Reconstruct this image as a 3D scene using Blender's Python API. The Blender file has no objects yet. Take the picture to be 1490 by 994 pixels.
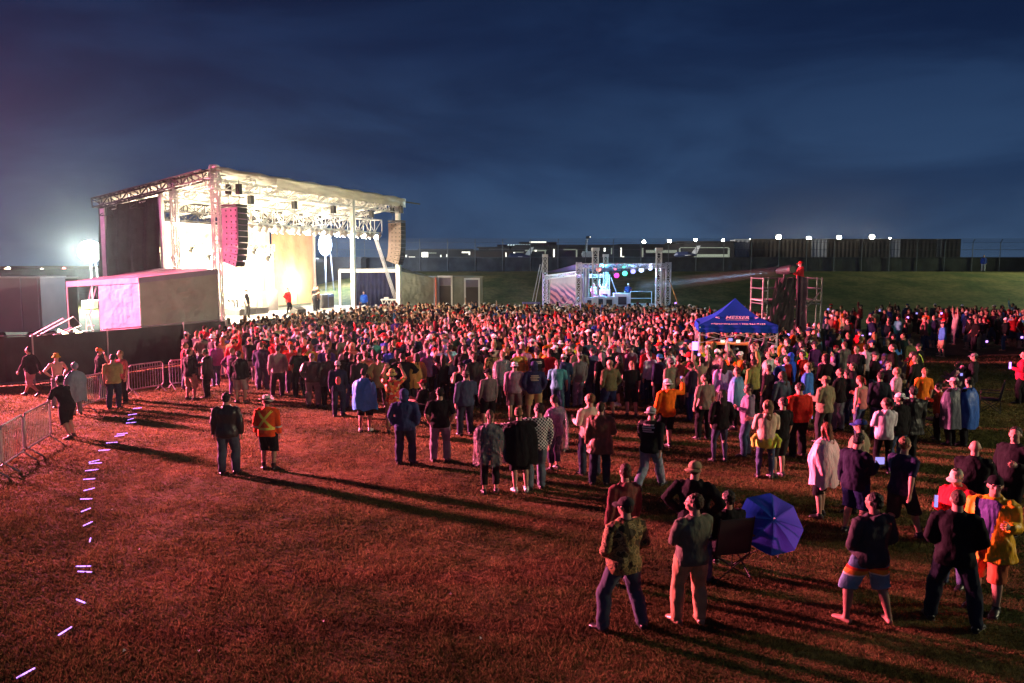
RED_W = 980000
SOD_W = 20000
FLOOD_W = 50000
FLOOD2_W = 8000
STAGE_W = 3600
STAGE_SP = 2500
FSPOT_W = 150000
FENCE_W = 1500
HAZE = 0.00023
EXPO = 0.0
import bpy, bmesh, math, random
import numpy as np
from mathutils import Vector, Matrix, noise
from mathutils.bvhtree import BVHTree
R = math.radians
rng = random.Random(11)
scene = bpy.context.scene
COL = scene.collection
V = Vector

# ---------------------------------------------------------------- camera model (28 mm on full frame, 4.6 m up)
FPX, CX, CY, CAMZ = 1159.0, 745.0, 497.0, 4.6
PITCH = math.atan(112.0 / FPX)

def ray(px, py):
    a, b = (px - CX) / FPX, -(py - CY) / FPX
    c, s = math.cos(PITCH), math.sin(PITCH)
    return V((a, c + s * b, -s + c * b))

def gp(px, py, z=0.0):
    """the point at height z seen at a photo pixel"""
    d = ray(px, py)
    t = (z - CAMZ) / d.z
    return V((d.x * t, d.y * t, z))

def aty(px, py, Y):
    """the point at ground distance Y seen at a photo pixel"""
    d = ray(px, py)
    t = Y / d.y
    return V((d.x * t, Y, CAMZ + d.z * t))

def to_px(p):
    c, s = math.cos(PITCH), math.sin(PITCH)
    z = p[2] - CAMZ
    f = c * p[1] - s * z
    u = s * p[1] + c * z
    return CX + FPX * p[0] / f, CY - FPX * u / f

def sstep(a, b, x):
    t = min(1.0, max(0.0, (x - a) / (b - a)))
    return t * t * (3 - 2 * t)

def ground_z(x, y):
    k = sstep(-34, -12, x)
    return k * (3.85 * sstep(60, 87, y) + 1.35 * sstep(87, 101, y))

# ---------------------------------------------------------------- mesh builder
class MB:
    def __init__(self):
        self.v, self.f = [], []

    def add(self, vs, fs):
        o = len(self.v)
        self.v += [tuple(p) for p in vs]
        self.f += [tuple(i + o for i in q) for q in fs]
        return self

    def box(self, c, s, rot=None):
        h = [x / 2 for x in s]
        vs = []
        for dx, dy, dz in ((-1,-1,-1),(1,-1,-1),(1,1,-1),(-1,1,-1),(-1,-1,1),(1,-1,1),(1,1,1),(-1,1,1)):
            p = V((dx*h[0], dy*h[1], dz*h[2]))
            if rot is not None:
                p = rot @ p
            vs.append(V(c) + p)
        return self.add(vs, [(3,2,1,0),(4,5,6,7),(0,1,5,4),(1,2,6,5),(2,3,7,6),(3,0,4,7)])

    def bar(self, a, b, w, h=None, up=(0,0,1)):
        a, b = V(a), V(b)
        h = w if h is None else h
        d = b - a
        if d.length < 1e-6:
            return self
        d.normalize()
        u = V(up)
        if abs(d.dot(u)) > .98:
            u = V((1,0,0))
        s = d.cross(u).normalized()
        u = s.cross(d).normalized()
        vs = [p + s*i*w/2 + u*j*h/2 for p in (a, b) for i, j in ((-1,-1),(1,-1),(1,1),(-1,1))]
        return self.add(vs, [(0,1,2,3),(7,6,5,4),(0,4,5,1),(1,5,6,2),(2,6,7,3),(3,7,4,0)])

    def tube(self, pts, r, n=8, squash=None, axis=None, cap=True):
        """round (or squashed) tube along points; r a number or one per point"""
        pts = [V(p) for p in pts]
        m = len(pts)
        rs = r if isinstance(r, (list, tuple)) else [r] * m
        dirs = []
        for i in range(m):
            d = pts[min(i+1, m-1)] - pts[max(i-1, 0)]
            dirs.append(d.normalized() if d.length > 1e-9 else V((0,0,1)))
        ref = V(axis) if axis is not None else (V((1,0,0)) if abs(dirs[0].x) < .9 else V((0,1,0)))
        rings = []
        for i in range(m):
            d = dirs[i]
            s = ref - d * ref.dot(d)
            if s.length < 1e-6:
                s = d.orthogonal()
            s.normalize()
            ref = s
            u = d.cross(s)
            k = 1.0 if squash is None else (squash[i] if isinstance(squash, (list, tuple)) else squash)
            rings.append([pts[i] + s*math.cos(2*math.pi*j/n)*rs[i] + u*math.sin(2*math.pi*j/n)*rs[i]*k for j in range(n)])
        return self.loft(rings, cap)

    def loft(self, rings, cap=True):
        n = len(rings[0])
        vs, fs = [], []
        for rg in rings:
            vs += rg
        for i in range(len(rings) - 1):
            for j in range(n):
                k = (j + 1) % n
                fs.append((i*n+j, i*n+k, (i+1)*n+k, (i+1)*n+j))
        if cap:
            fs.append(tuple(reversed(range(n))))
            fs.append(tuple(range((len(rings)-1)*n, len(rings)*n)))
        return self.add(vs, fs)

    def ball(self, c, r, fn=None, nu=14, nv=9):
        rx, ry, rz = r if isinstance(r, (list, tuple)) else (r, r, r)
        vs, fs = [], []
        c = V(c)
        for i in range(1, nv):
            t = math.pi * i / nv
            for j in range(nu):
                a = 2 * math.pi * j / nu
                vs.append(c + V((rx*math.sin(t)*math.cos(a), ry*math.sin(t)*math.sin(a), rz*math.cos(t))))
        top, bot = len(vs), len(vs) + 1
        vs += [c + V((0,0,rz)), c - V((0,0,rz))]
        for i in range(nv - 2):
            for j in range(nu):
                k = (j+1) % nu
                fs.append((i*nu+j, (i+1)*nu+j, (i+1)*nu+k, i*nu+k))
        for j in range(nu):
            k = (j+1) % nu
            fs.append((top, j, k))
            fs.append((bot, (nv-2)*nu+k, (nv-2)*nu+j))
        if fn:
            vs = [fn(p) for p in vs]
        return self.add(vs, fs)

    def mesh(self, name, smooth=False):
        me = bpy.data.meshes.new(name)
        me.from_pydata([tuple(p) for p in self.v], [], self.f)
        me.update()
        if smooth:
            me.polygons.foreach_set('use_smooth', [True] * len(me.polygons))
        return me

    def build(self, name, mat, parent=None, smooth=False):
        o = bpy.data.objects.new(name, self.mesh(name, smooth))
        COL.objects.link(o)
        if mat is not None:
            o.data.materials.append(mat)
        if parent is not None:
            o.parent = parent
            if parent.type == 'EMPTY':
                o.matrix_parent_inverse = Matrix.Translation(-parent.location) if parent.get('_w') else Matrix()
            elif parent.parent is not None and parent.parent.get('_w'):
                o.matrix_parent_inverse = Matrix.Identity(4)
        return o

def tag(o, label=None, cat=None, group=None, kind=None):
    for k, v in (('label', label), ('category', cat), ('group', group), ('kind', kind)):
        if v:
            o[k] = v
    return o

def thing(name, label, cat, loc=(0,0,0), group=None):
    """an Empty at the base of a thing; parts may be given in world coordinates (parent inverse keeps them there)"""
    o = bpy.data.objects.new(name, None)
    o.empty_display_size = .2
    o.location = loc
    COL.objects.link(o)
    o['_w'] = 1
    return tag(o, label, cat, group)

def truss(mb, a, b, w=.3, r=.022, step=None, up=(0,0,1)):
    """square lattice truss from a to b"""
    a, b = V(a), V(b)
    d = (b - a)
    L = d.length
    d.normalize()
    u = V(up)
    if abs(d.dot(u)) > .98:
        u = V((1,0,0))
    s = d.cross(u).normalized()
    u = s.cross(d).normalized()
    cs = [s*i*w/2 + u*j*w/2 for i, j in ((-1,-1),(1,-1),(1,1),(-1,1))]
    for c in cs:
        mb.bar(a+c, b+c, r*2)
    n = max(2, int(round(L / (step or w*1.1))))
    for k in range(n):
        p, q = a + d*L*k/n, a + d*L*(k+1)/n
        for i in range(4):
            c, e = cs[i], cs[(i+1) % 4]
            mb.bar(p+c, q+e, r*1.2) if k % 2 else mb.bar(p+e, q+c, r*1.2)
            mb.bar(p+c, p+e, r*1.2)
    for i in range(4):
        mb.bar(b+cs[i], b+cs[(i+1) % 4], r*1.4)
    return mb

# ---------------------------------------------------------------- materials
def _mat(name):
    m = bpy.data.materials.new(name)
    m.use_nodes = True
    nt = m.node_tree
    nt.nodes.clear()
    out = nt.nodes.new('ShaderNodeOutputMaterial')
    b = nt.nodes.new('ShaderNodeBsdfPrincipled')
    nt.links.new(b.outputs[0], out.inputs[0])
    return m, nt, b, out

def N(nt, kind, **kw):
    n = nt.nodes.new(kind)
    for k, v in kw.items():
        if k.startswith('i_'):
            n.inputs[k[2:].replace('_', ' ')].default_value = v
        else:
            setattr(n, k, v)
    return n

def colour_vary(nt, src, coord, scale, amt, detail=4):
    """src colour multiplied by noise between 1-amt and 1+amt"""
    nz = N(nt, 'ShaderNodeTexNoise', i_Scale=scale, i_Detail=detail)
    nt.links.new(coord, nz.inputs['Vector'])
    mr = N(nt, 'ShaderNodeMapRange')
    mr.inputs['From Min'].default_value = .3
    mr.inputs['From Max'].default_value = .7
    mr.inputs['To Min'].default_value = 1 - amt
    mr.inputs['To Max'].default_value = 1 + amt
    nt.links.new(nz.outputs[0], mr.inputs['Value'])
    mx = N(nt, 'ShaderNodeVectorMath', operation='SCALE')
    if isinstance(src, (tuple, list)):
        mx.inputs[0].default_value = src[:3]
    else:
        nt.links.new(src, mx.inputs[0])
    nt.links.new(mr.outputs[0], mx.inputs['Scale'])
    return mx.outputs[0]

def bump(nt, b, coord, scale, strength, dist=.02, detail=3):
    nz = N(nt, 'ShaderNodeTexNoise', i_Scale=scale, i_Detail=detail)
    nt.links.new(coord, nz.inputs['Vector'])
    bp = N(nt, 'ShaderNodeBump', i_Strength=strength, i_Distance=dist)
    nt.links.new(nz.outputs[0], bp.inputs['Height'])
    nt.links.new(bp.outputs[0], b.inputs['Normal'])

def mat(name, col, rough=.7, metal=0, vary=.15, vscale=3.0, bs=None, bstr=.3, world=True, spec=.4, bdist=.02):
    m, nt, b, out = _mat(name)
    if world:
        co = N(nt, 'ShaderNodeNewGeometry').outputs['Position']
    else:
        co = N(nt, 'ShaderNodeTexCoord').outputs['Object']
    nt.links.new(colour_vary(nt, col, co, vscale, vary), b.inputs['Base Color'])
    b.inputs['Roughness'].default_value = rough
    b.inputs['Metallic'].default_value = metal
    b.inputs['Specular IOR Level'].default_value = spec
    if bs:
        bump(nt, b, co, bs, bstr, bdist)
    return m

def emit(name, col, s):
    m, nt, b, out = _mat(name)
    nt.nodes.remove(b)
    e = N(nt, 'ShaderNodeEmission')
    e.inputs[0].default_value = (*col, 1)
    e.inputs[1].default_value = s
    nt.links.new(e.outputs[0], out.inputs[0])
    return m

def objmat(name, rough=.85, vary=.22, vscale=7, bs=15, bstr=.75, spec=.2, sheen=0, pattern=None, bd=.03):
    """one material for many objects: the colour is the object's own"""
    m, nt, b, out = _mat(name)
    co = N(nt, 'ShaderNodeTexCoord').outputs['Object']
    oc = N(nt, 'ShaderNodeObjectInfo').outputs['Color']
    src = oc
    if pattern:
        src = pattern(nt, co, oc)
    nt.links.new(colour_vary(nt, src, co, vscale, vary), b.inputs['Base Color'])
    b.inputs['Roughness'].default_value = rough
    b.inputs['Specular IOR Level'].default_value = spec
    if sheen:
        b.inputs['Sheen Weight'].default_value = sheen
    if bs:
        mp = N(nt, 'ShaderNodeMapping'); mp.inputs['Scale'].default_value = (1, 1, .38); mp.inputs['Rotation'].default_value = (R(14), R(10), 0)
        nt.links.new(co, mp.inputs[0])
        bump(nt, b, mp.outputs[0], bs, bstr, bd)
    return m

def mixc(nt, fac, a, b):
    mx = N(nt, 'ShaderNodeMix', data_type='RGBA')
    nt.links.new(fac, mx.inputs[0])
    for i, c in ((6, a), (7, b)):
        if isinstance(c, (tuple, list)):
            mx.inputs[i].default_value = (*c[:3], 1)
        else:
            nt.links.new(c, mx.inputs[i])
    return mx.outputs[2]

def pat_plaid(nt, co, oc):
    sp = N(nt, 'ShaderNodeSeparateXYZ')
    nt.links.new(co, sp.inputs[0])
    ch = N(nt, 'ShaderNodeTexChecker', i_Scale=1.0)
    ch.inputs[1].default_value = (1,1,1,1)
    ch.inputs[2].default_value = (0,0,0,1)
    cb = N(nt, 'ShaderNodeCombineXYZ')
    for i, (ax, k) in enumerate((('X', 30), ('Z', 30))):
        mt = N(nt, 'ShaderNodeMath', operation='MULTIPLY')
        mt.inputs[1].default_value = k
        nt.links.new(sp.outputs[ax], mt.inputs[0])
        nt.links.new(mt.outputs[0], cb.inputs[i])
    nt.links.new(cb.outputs[0], ch.inputs['Vector'])
    return mixc(nt, ch.outputs[1], (.02,.02,.03), oc)

def pat_camo(nt, co, oc):
    nz = N(nt, 'ShaderNodeTexNoise', i_Scale=9, i_Detail=3)
    nt.links.new(co, nz.inputs['Vector'])
    rp = N(nt, 'ShaderNodeValToRGB')
    rp.color_ramp.interpolation = 'CONSTANT'
    el = rp.color_ramp.elements
    el[0].color = (.05,.035,.018,1)
    el[1].position = .44
    el[1].color = (.30,.20,.075,1)
    for p, c in ((.52, (.15,.11,.045,1)), (.58, (.36,.27,.12,1)), (.64, (.06,.05,.02,1))):
        e = el.new(p)
        e.color = c
    nt.links.new(nz.outputs[0], rp.inputs[0])
    return rp.outputs[0]

def pat_floral(nt, co, oc):
    vo = N(nt, 'ShaderNodeTexVoronoi', i_Scale=16)
    nt.links.new(co, vo.inputs['Vector'])
    rp = N(nt, 'ShaderNodeValToRGB')
    rp.color_ramp.interpolation = 'CONSTANT'
    el = rp.color_ramp.elements
    el[0].color = (.6,.05,.05,1)
    el[1].position = .35
    el[1].color = (.75,.45,.12,1)
    for p, c in ((.5, (.12,.09,.03,1)), (.65, (.75,.16,.06,1)), (.85, (.7,.6,.4,1))):
        e = el.new(p)
        e.color = c
    sp = N(nt, 'ShaderNodeSeparateColor')
    nt.links.new(vo.outputs['Color'], sp.inputs[0])
    nt.links.new(sp.outputs[0], rp.inputs[0])
    return rp.outputs[0]

def pat_boardshort(nt, co, oc):
    sp = N(nt, 'ShaderNodeSeparateXYZ')
    nt.links.new(co, sp.inputs[0])
    rp = N(nt, 'ShaderNodeValToRGB')
    rp.color_ramp.interpolation = 'CONSTANT'
    el = rp.color_ramp.elements
    el[0].color = (.16,.34,.46,1)
    el[1].position = .655
    el[1].color = (.8,.75,.6,1)
    for p, c in ((.675, (.85,.35,.05,1)), (.74, (.7,.08,.03,1)), (.78, (.10,.2,.3,1))):
        e = el.new(p)
        e.color = c
    nt.links.new(sp.outputs['Z'], rp.inputs[0])
    return rp.outputs[0]

FAB = objmat('fabric', spec=.08)
DENIM = objmat('denim', rough=.9, vary=.3, vscale=11, bs=22, bstr=.5)
LEATHER = objmat('leather', rough=.38, vary=.2, bs=9, bstr=.7, spec=.55)
NYLON = objmat('nylon', rough=.42, vary=.12, bs=13, bstr=.7, spec=.22, bd=.05)
SKIN = objmat('skin', rough=.55, vary=.12, vscale=5, bs=None, spec=.35)
HAIR = objmat('hair', rough=.6, vary=.4, vscale=30, bs=60, bstr=.8, spec=.3)
PLAID = objmat('plaid_fabric', pattern=pat_plaid)
CAMO = objmat('camouflage_fabric', pattern=pat_camo, rough=.75)
FLORAL = objmat('floral_fabric', pattern=pat_floral)
BOARD = objmat('striped_fabric', pattern=pat_boardshort)
def _clear():
    m, nt, b, out = _mat('clear_plastic')
    co = N(nt, 'ShaderNodeTexCoord').outputs['Object']
    b.inputs['Base Color'].default_value = (.5,.5,.54,1)
    b.inputs['Roughness'].default_value = .16
    b.inputs['Specular IOR Level'].default_value = .9
    bump(nt, b, co, 12, 1.0, .10, 4)
    tr = N(nt, 'ShaderNodeBsdfTransparent')
    tr.inputs[0].default_value = (.9,.9,.93,1)
    mx = N(nt, 'ShaderNodeMixShader')
    mx.inputs[0].default_value = .26
    nt.links.new(tr.outputs[0], mx.inputs[1])
    nt.links.new(b.outputs[0], mx.inputs[2])
    nt.links.new(mx.outputs[0], out.inputs[0])
    return m
CLEAR = _clear()
MATS = dict(fab=FAB, denim=DENIM, leather=LEATHER, nylon=NYLON, plaid=PLAID, camo=CAMO, floral=FLORAL, board=BOARD, clear=CLEAR)

STEEL = mat('galvanised_steel', (.55,.56,.58), .35, .85, .12, 4)
ALU = mat('aluminium', (.68,.68,.70), .38, .55, .1, 4)
WHITEP = mat('white_paint', (.74,.74,.73), .5, 0, .08, 1.5)
BLACKP = mat('black_paint', (.02,.02,.022), .5, 0, .3, 5)
BLACKF = mat('black_fabric', (.022,.022,.024), .9, 0, .35, 2.2, 3, .8, bdist=.08)
# ---------------------------------------------------------------- people: bodies, clothes, poses
ARMS = {  # (outward, forward, up) directions of upper arm and forearm, thumb hint, finger curl
    'relaxed': ((.17,-.06,-1), (.06,.16,-1), (0,1,0), .35),
    'relaxed2': ((.24,.02,-1), (.02,.28,-1), (-.2,1,0), .45),
    'pocket': ((.36,-.28,-1), (-.22,.45,-.85), (0,1,.3), .2),
    'fpocket': ((.30,-.05,-1), (-.42,.62,-.55), (0,.3,1), .3),
    'crossed': ((.2,.22,-1), (-1,.42,.14), (0,.3,1), .6),
    'drink': ((.2,.0,-1), (-.12,1,.28), (0,-.2,1), .95),
    'photo': ((.42,.85,.25), (-.42,.12,.95), (-1,0,0), .8),
    'raise': ((.34,.25,.95), (-.08,.15,1), (-1,.2,0), .25),
    'wave': ((.85,.2,-.15), (.25,.3,1), (-1,.2,0), .1),
    'clap': ((.12,.5,-.8), (-.52,.9,.35), (0,-.2,1), .05),
    'phone': ((.1,.2,-1), (-.3,.9,.32), (0,-.3,1), .8),
    'hug': ((.95,.25,-.35), (.75,.5,-.18), (0,.2,1), .35),
    'hips': ((.62,-.25,-.75), (-.62,.28,-.70), (0,1,.2), .4),
    'swingf': ((.12,.42,-1), (.0,.75,-.8), (-.2,.3,1), .5),
    'swingb': ((.16,-.5,-1), (.06,-.12,-1), (0,1,0), .4),
    'rail': ((.25,.65,-.75), (-.05,.9,-.45), (-1,.2,.2), .7),
    'lap': ((.22,.25,-1), (-.3,.95,-.05), (-.3,.2,1), .4),
}
def _pose(r='relaxed', l=None, fr=(.12,0,12), fl=(-.12,0,12), lean=0, twist=0, side=0, yaw=0, pit=0, ph=.93, py=0, hr=0, hl=0):
    return dict(r=r, l=l or r, fr=fr, fl=fl, lean=lean, twist=twist, side=side, yaw=yaw, pit=pit, ph=ph, py=py, hr=hr, hl=hl)
POSES = {
    'stand': _pose(yaw=6, fr=(.13,.02,14), fl=(-.12,-.03,10)),
    'stand2': _pose('relaxed2', 'relaxed', (.10,.05,16), (-.17,-.03,8), side=2, yaw=-18, twist=-6),
    'left': _pose('relaxed', 'relaxed2', (.12,0,10), (-.13,.04,14), yaw=58, twist=10),
    'pockets': _pose('pocket', fr=(.14,0,14), fl=(-.14,.03,14), lean=-2, yaw=12),
    'wide': _pose('fpocket', fr=(.25,-.05,20), fl=(-.22,.09,16), ph=.905, yaw=14, lean=-2),
    'crossed': _pose('crossed', fr=(.13,0,12), fl=(-.14,.05,14), lean=-3, yaw=48, twist=14),
    'drink': _pose('drink', 'relaxed', (.12,.03,10), (-.15,-.02,16), yaw=-8, twist=5),
    'drinkl': _pose('relaxed2', 'drink', (.15,-.03,14), (-.11,.05,8), yaw=24, twist=8),
    'photo': _pose('photo', fr=(.11,0,10), fl=(-.12,.05,10), lean=-5, pit=-6),
    'raise': _pose('raise', 'relaxed2', (.12,0,10), (-.13,.05,10), side=-3, pit=-6),
    'raise2': _pose('raise', 'raise', (.14,0,10), (-.14,.05,10), lean=-3, pit=-8),
    'wave': _pose('wave', 'relaxed2', (.12,.04,10), (-.13,-.03,12), yaw=-8),
    'clap': _pose('clap', fr=(.12,.04,10), fl=(-.14,-.03,12), lean=2, yaw=8),
    'phone': _pose('phone', 'relaxed', (.10,.04,10), (-.14,-.02,10), pit=20, yaw=8),
    'hugl': _pose('relaxed2', 'hug', (.10,.02,8), (-.14,0,12), side=3, yaw=16),
    'hugr': _pose('hug', 'relaxed2', (.13,.02,8), (-.10,0,12), side=-3, yaw=-14),
    'hips': _pose('hips', fr=(.17,0,16), fl=(-.16,.04,14), ph=.92, yaw=-10),
    'walk': _pose('swingb', 'swingf', (.09,.34,4), (-.08,-.34,4), ph=.885, lean=5, twist=7, hl=.09),
    'lean': _pose('rail', fr=(.14,-.10,10), fl=(-.15,-.28,10), lean=24, ph=.90, pit=-14, py=-.12),
    'seat': _pose('lap', fr=(.16,.50,8), fl=(-.16,.46,8), ph=.50, lean=-8, yaw=6),
    'seat2': _pose('phone', 'lap', (.18,.55,8), (-.12,.42,8), ph=.48, lean=-14, yaw=-14),
}

class Rig:
    """joint positions of one pose, and the maps that bend a straight figure into it"""
    def __init__(s, P):
        s.P = P
        s.dz = P['ph'] - .93
        piv = V((0, P['py'], .95 + s.dz))
        rot = Matrix.Rotation(R(P['twist']), 3, 'Z') @ Matrix.Rotation(R(-P['lean']), 3, 'X') @ Matrix.Rotation(R(P['side']), 3, 'Y')
        s.piv, s.rot = piv, rot
        hp = V((0, -.012, 1.50))
        hrot = Matrix.Rotation(R(P['yaw'] - P['twist'] * .5), 3, 'Z') @ Matrix.Rotation(R(-P['pit'] + P['lean'] * .7), 3, 'X')
        s.head = lambda p: s.up(hp + hrot @ (V(p) - hp), 1)
        s.hip, s.knee, s.ank, s.arm, s.foot = {}, {}, {}, {}, {}
        for k, sg in (('r', 1), ('l', -1)):
            fx, fy, fyaw = P['f' + k]
            hip = V((sg*.095, P['py'] * .6, .90 + s.dz))
            ank = V((fx, fy, .085 + P['h' + k]))
            L1, L2 = .415, .41
            d = ank - hip
            D = min(d.length, L1 + L2 - .003)
            d.normalize()
            ank = hip + d * D
            a = (L1*L1 - L2*L2 + D*D) / (2*D)
            h = math.sqrt(max(L1*L1 - a*a, 0))
            fw = V((math.sin(R(sg*fyaw)), math.cos(R(sg*fyaw)), 0))
            if P['ph'] < .7:
                fw = V((0, .3, 1))
            n = fw - d * fw.dot(d)
            n.normalize()
            s.hip[k], s.knee[k], s.ank[k] = hip, hip + d*a + n*h, ank
            s.foot[k] = V((math.sin(R(sg*fyaw)), math.cos(R(sg*fyaw)), -.6 if P['h' + k] > .02 else 0)).normalized()
            u, f, th, cu = ARMS[P[k]]
            q = lambda t: (rot @ V((t[0]*sg, t[1], t[2]))).normalized()
            sh = s.up(V((sg*.192, -.012, 1.415)), 1)
            el = sh + q(u) * .285
            wr = el + q(f) * .25
            s.arm[k] = (sh, el, wr, q(f), q(th), cu, sg)
    def up(s, p, w=None):
        """bend a point of the upright figure (z at standing height)"""
        p = V(p)
        q = p + V((0, s.P['py'] * .8, s.dz))
        if w is None:
            w = sstep(.90, 1.12, p.z)
        if w <= 0:
            return q
        return q.lerp(s.piv + s.rot @ (q - s.piv), w)

TORSO = [(.84,-.005,.150,.108), (.90,-.012,.172,.126), (.96,-.010,.168,.124), (1.03,-.002,.156,.118), (1.10,.004,.154,.116),
         (1.18,.004,.164,.118), (1.27,.002,.178,.122), (1.35,-.004,.186,.118), (1.405,-.012,.172,.100), (1.445,-.016,.118,.078), (1.475,-.016,.070,.062)]

def ering(rig, z, yc, rx, ry, n=20, w=None, pw=1.0):
    out = []
    for j in range(n):
        a = 2*math.pi*j/n
        c, t = math.cos(a), math.sin(a)
        out.append(rig.up((rx*math.copysign(abs(c)**pw, c), yc + ry*math.copysign(abs(t)**pw, t), z), w))
    return out

def lerp_torso(z):
    T = TORSO
    if z <= T[0][0]:
        return T[0][1:]
    for a, b in zip(T, T[1:]):
        if z <= b[0]:
            t = (z - a[0]) / (b[0] - a[0])
            return tuple(a[i] + (b[i]-a[i])*t for i in (1,2,3))
    return T[-1][1:]

def add_head(mb, rig):
    h = rig.head
    mb.ball((0,-.006,1.660), (.074,.094,.096), h)
    mb.ball((0,.030,1.592), (.056,.060,.066), h)         # jaw
    mb.ball((0,.072,1.560), (.026,.022,.020), h, 10, 6)  # chin
    mb.ball((0,.082,1.668), (.050,.014,.010), h, 10, 6)  # brow
    mb.tube([h((0,.080,1.664)), h((0,.096,1.636)), h((0,.108,1.618)), h((0,.086,1.608))], [.009,.012,.016,.010], 8)
    mb.ball((0,.086,1.585), (.024,.012,.009), h, 10, 6)  # mouth
    for s in (1,-1):
        mb.ball((s*.040,.062,1.622), (.022,.022,.022), h, 8, 6)   # cheek
        mb.ball((s*.078,-.010,1.634), (.011,.022,.032), h, 8, 6)  # ear
    mb.tube([rig.up((0,-.022,1.43),1), rig.up((0,-.018,1.49),1), h((0,-.008,1.56)), h((0,-.004,1.60))], [.072,.060,.056,.056], 14)

def add_arm(mb, rig, k, e=0.0, upto=1.0, from_=0.0):
    sh, el, wr, f, th, cu, sg = rig.arm[k]
    pts = [sh - (el-sh).normalized()*.01, sh.lerp(el,.35), sh.lerp(el,.75), el, el.lerp(wr,.25), el.lerp(wr,.6), wr]
    rs = [.056,.052,.046,.042,.044,.037,.029]
    n = len(pts)
    if upto < 1:
        m = max(2, int(round(upto * (n-1))) + 1)
        pts, rs = pts[:m], rs[:m]
    mb.tube(pts, [r + e for r in rs], 12)
    mb.ball(sh + rig.rot @ V((-sg*.03, 0, -.010)), .058 + e*.8)

def add_leg(mb, rig, k, e=0.0, upto=1.0, flare=0.0):
    hip, kn, an = rig.hip[k], rig.knee[k], rig.ank[k]
    bk = V((0,-.012,0))
    pts = [hip + V((0,0,.02)), hip.lerp(kn,.3), hip.lerp(kn,.65), kn, kn.lerp(an,.3)+bk, kn.lerp(an,.6)+bk*.6, kn.lerp(an,.88), an]
    rs = [.098,.088,.072,.058,.059,.049,.038,.037]
    if upto < 1:
        L = upto * (len(pts) - 1)
        m = int(L)
        fr = L - m
        p2, r2 = pts[:m+1], rs[:m+1]
        if fr > .02 and m + 1 < len(pts):
            p2.append(pts[m].lerp(pts[m+1], fr))
            r2.append(rs[m] + (rs[m+1]-rs[m])*fr)
        pts, rs = p2, r2
    m = len(pts)
    mb.tube(pts, [r + e + flare * (i/(m-1))**1.5 for i, r in enumerate(rs)], 14)

def add_foot(mb, rig, k, e=0.0, flat=True):
    an, fw = rig.ank[k], rig.foot[k]
    up = V((0,0,1))
    base = an - up*.085*(1 if fw.z == 0 else 1) 
    hz = V((0,0,.034))
    side = fw.cross(up).normalized()
    c = lambda a, z: base + fw*a + V((0,0,z))
    mb.tube([c(-.068,.036), c(-.03,.042), c(.05,.045), c(.12,.034), c(.168,.026), c(.192,.022)], [.030+e,.037+e,.040+e,.046+e,.041+e,.022+e], 12, squash=[.9,.95,.95,.66,.55,.6], axis=side)
    mb.tube([an + V((0,0,.03)), an - V((0,0,.035)) + fw*.012], [.037+e,.042+e], 10)

def fingers(rig):
    mb = MB()
    for k in 'rl':
        sh, el, wr, d, th, cu, sg = rig.arm[k]
        t = (th - d*th.dot(d)).normalized()
        n = (t.cross(d) if sg > 0 else d.cross(t)).normalized()
        for off, ln, ex in ((.031,.074,0), (.0105,.083,.004), (-.0105,.078,.002), (-.031,.060,-.006)):
            p = wr + d*(.088+ex) + t*off
            pts, a = [p - d*.03, p], cu * .35
            for q in (.45,.32,.25):
                v = d*math.cos(a) + n*math.sin(a)
                p = p + v*ln*q
                pts.append(p)
                a += cu
            mb.tube(pts, [.0088,.0092,.0085,.0078,.0062], 6)
        p = wr + d*.03 + t*.028
        v1 = (d*.75 + t*.62 + n*.25).normalized()
        v2 = (d*.95 + t*.15 + n*.35*(.4+cu)).normalized()
        mb.tube([p - v1*.02, p + v1*.03, p + v1*.045 + v2*.012, p + v1*.045 + v2*.045], [.011,.0105,.0098,.0072], 6)
    return mb

def palms(mb, rig):
    for k in 'rl':
        sh, el, wr, d, th, cu, sg = rig.arm[k]
        t = (th - d*th.dot(d)).normalized()
        mb.tube([wr - d*.03, wr + d*.01, wr + d*.05, wr + d*.092], [.028,.031,.042,.040], 12, squash=[.95,.7,.42,.38], axis=t)

_tmp_n = 0
def fuse(mb, voxel, smooth=3, faces=3000, wr=0.0, wf=5.0, seed=0, zs=.45):
    """one continuous skin over overlapping closed shapes: remesh, smooth, wrinkle, reduce"""
    me = mb.mesh('tmp')
    o = bpy.data.objects.new('tmp', me)
    COL.objects.link(o)
    rm = o.modifiers.new('a', 'REMESH')
    rm.mode = 'VOXEL'
    rm.voxel_size = voxel
    if smooth:
        sm = o.modifiers.new('b', 'SMOOTH')
        sm.iterations = smooth
        sm.factor = .5
    dg = bpy.context.evaluated_depsgraph_get()
    m1 = bpy.data.meshes.new_from_object(o.evaluated_get(dg))
    bpy.data.objects.remove(o)
    bpy.data.meshes.remove(me)
    if wr:
        n = len(m1.vertices)
        co = np.empty(n*3, np.float32); m1.vertices.foreach_get('co', co); co = co.reshape(-1,3)
        no = np.empty(n*3, np.float32); m1.vertex_normals.foreach_get('vector', no); no = no.reshape(-1,3)
        d = np.array([noise.noise(V((p[0]*wf + seed, p[1]*wf, p[2]*wf*zs + .6*math.sin(p[0]*9)))) + .5*noise.noise(V((p[0]*wf*2.3 - seed, p[1]*wf*2.3, p[2]*wf*1.5))) for p in co.tolist()], np.float32)
        co += no * (d * wr)[:,None]
        m1.vertices.foreach_set('co', co.ravel())
        m1.update()
    m1.polygons.foreach_set('use_smooth', [True] * len(m1.polygons))
    return m1

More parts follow.
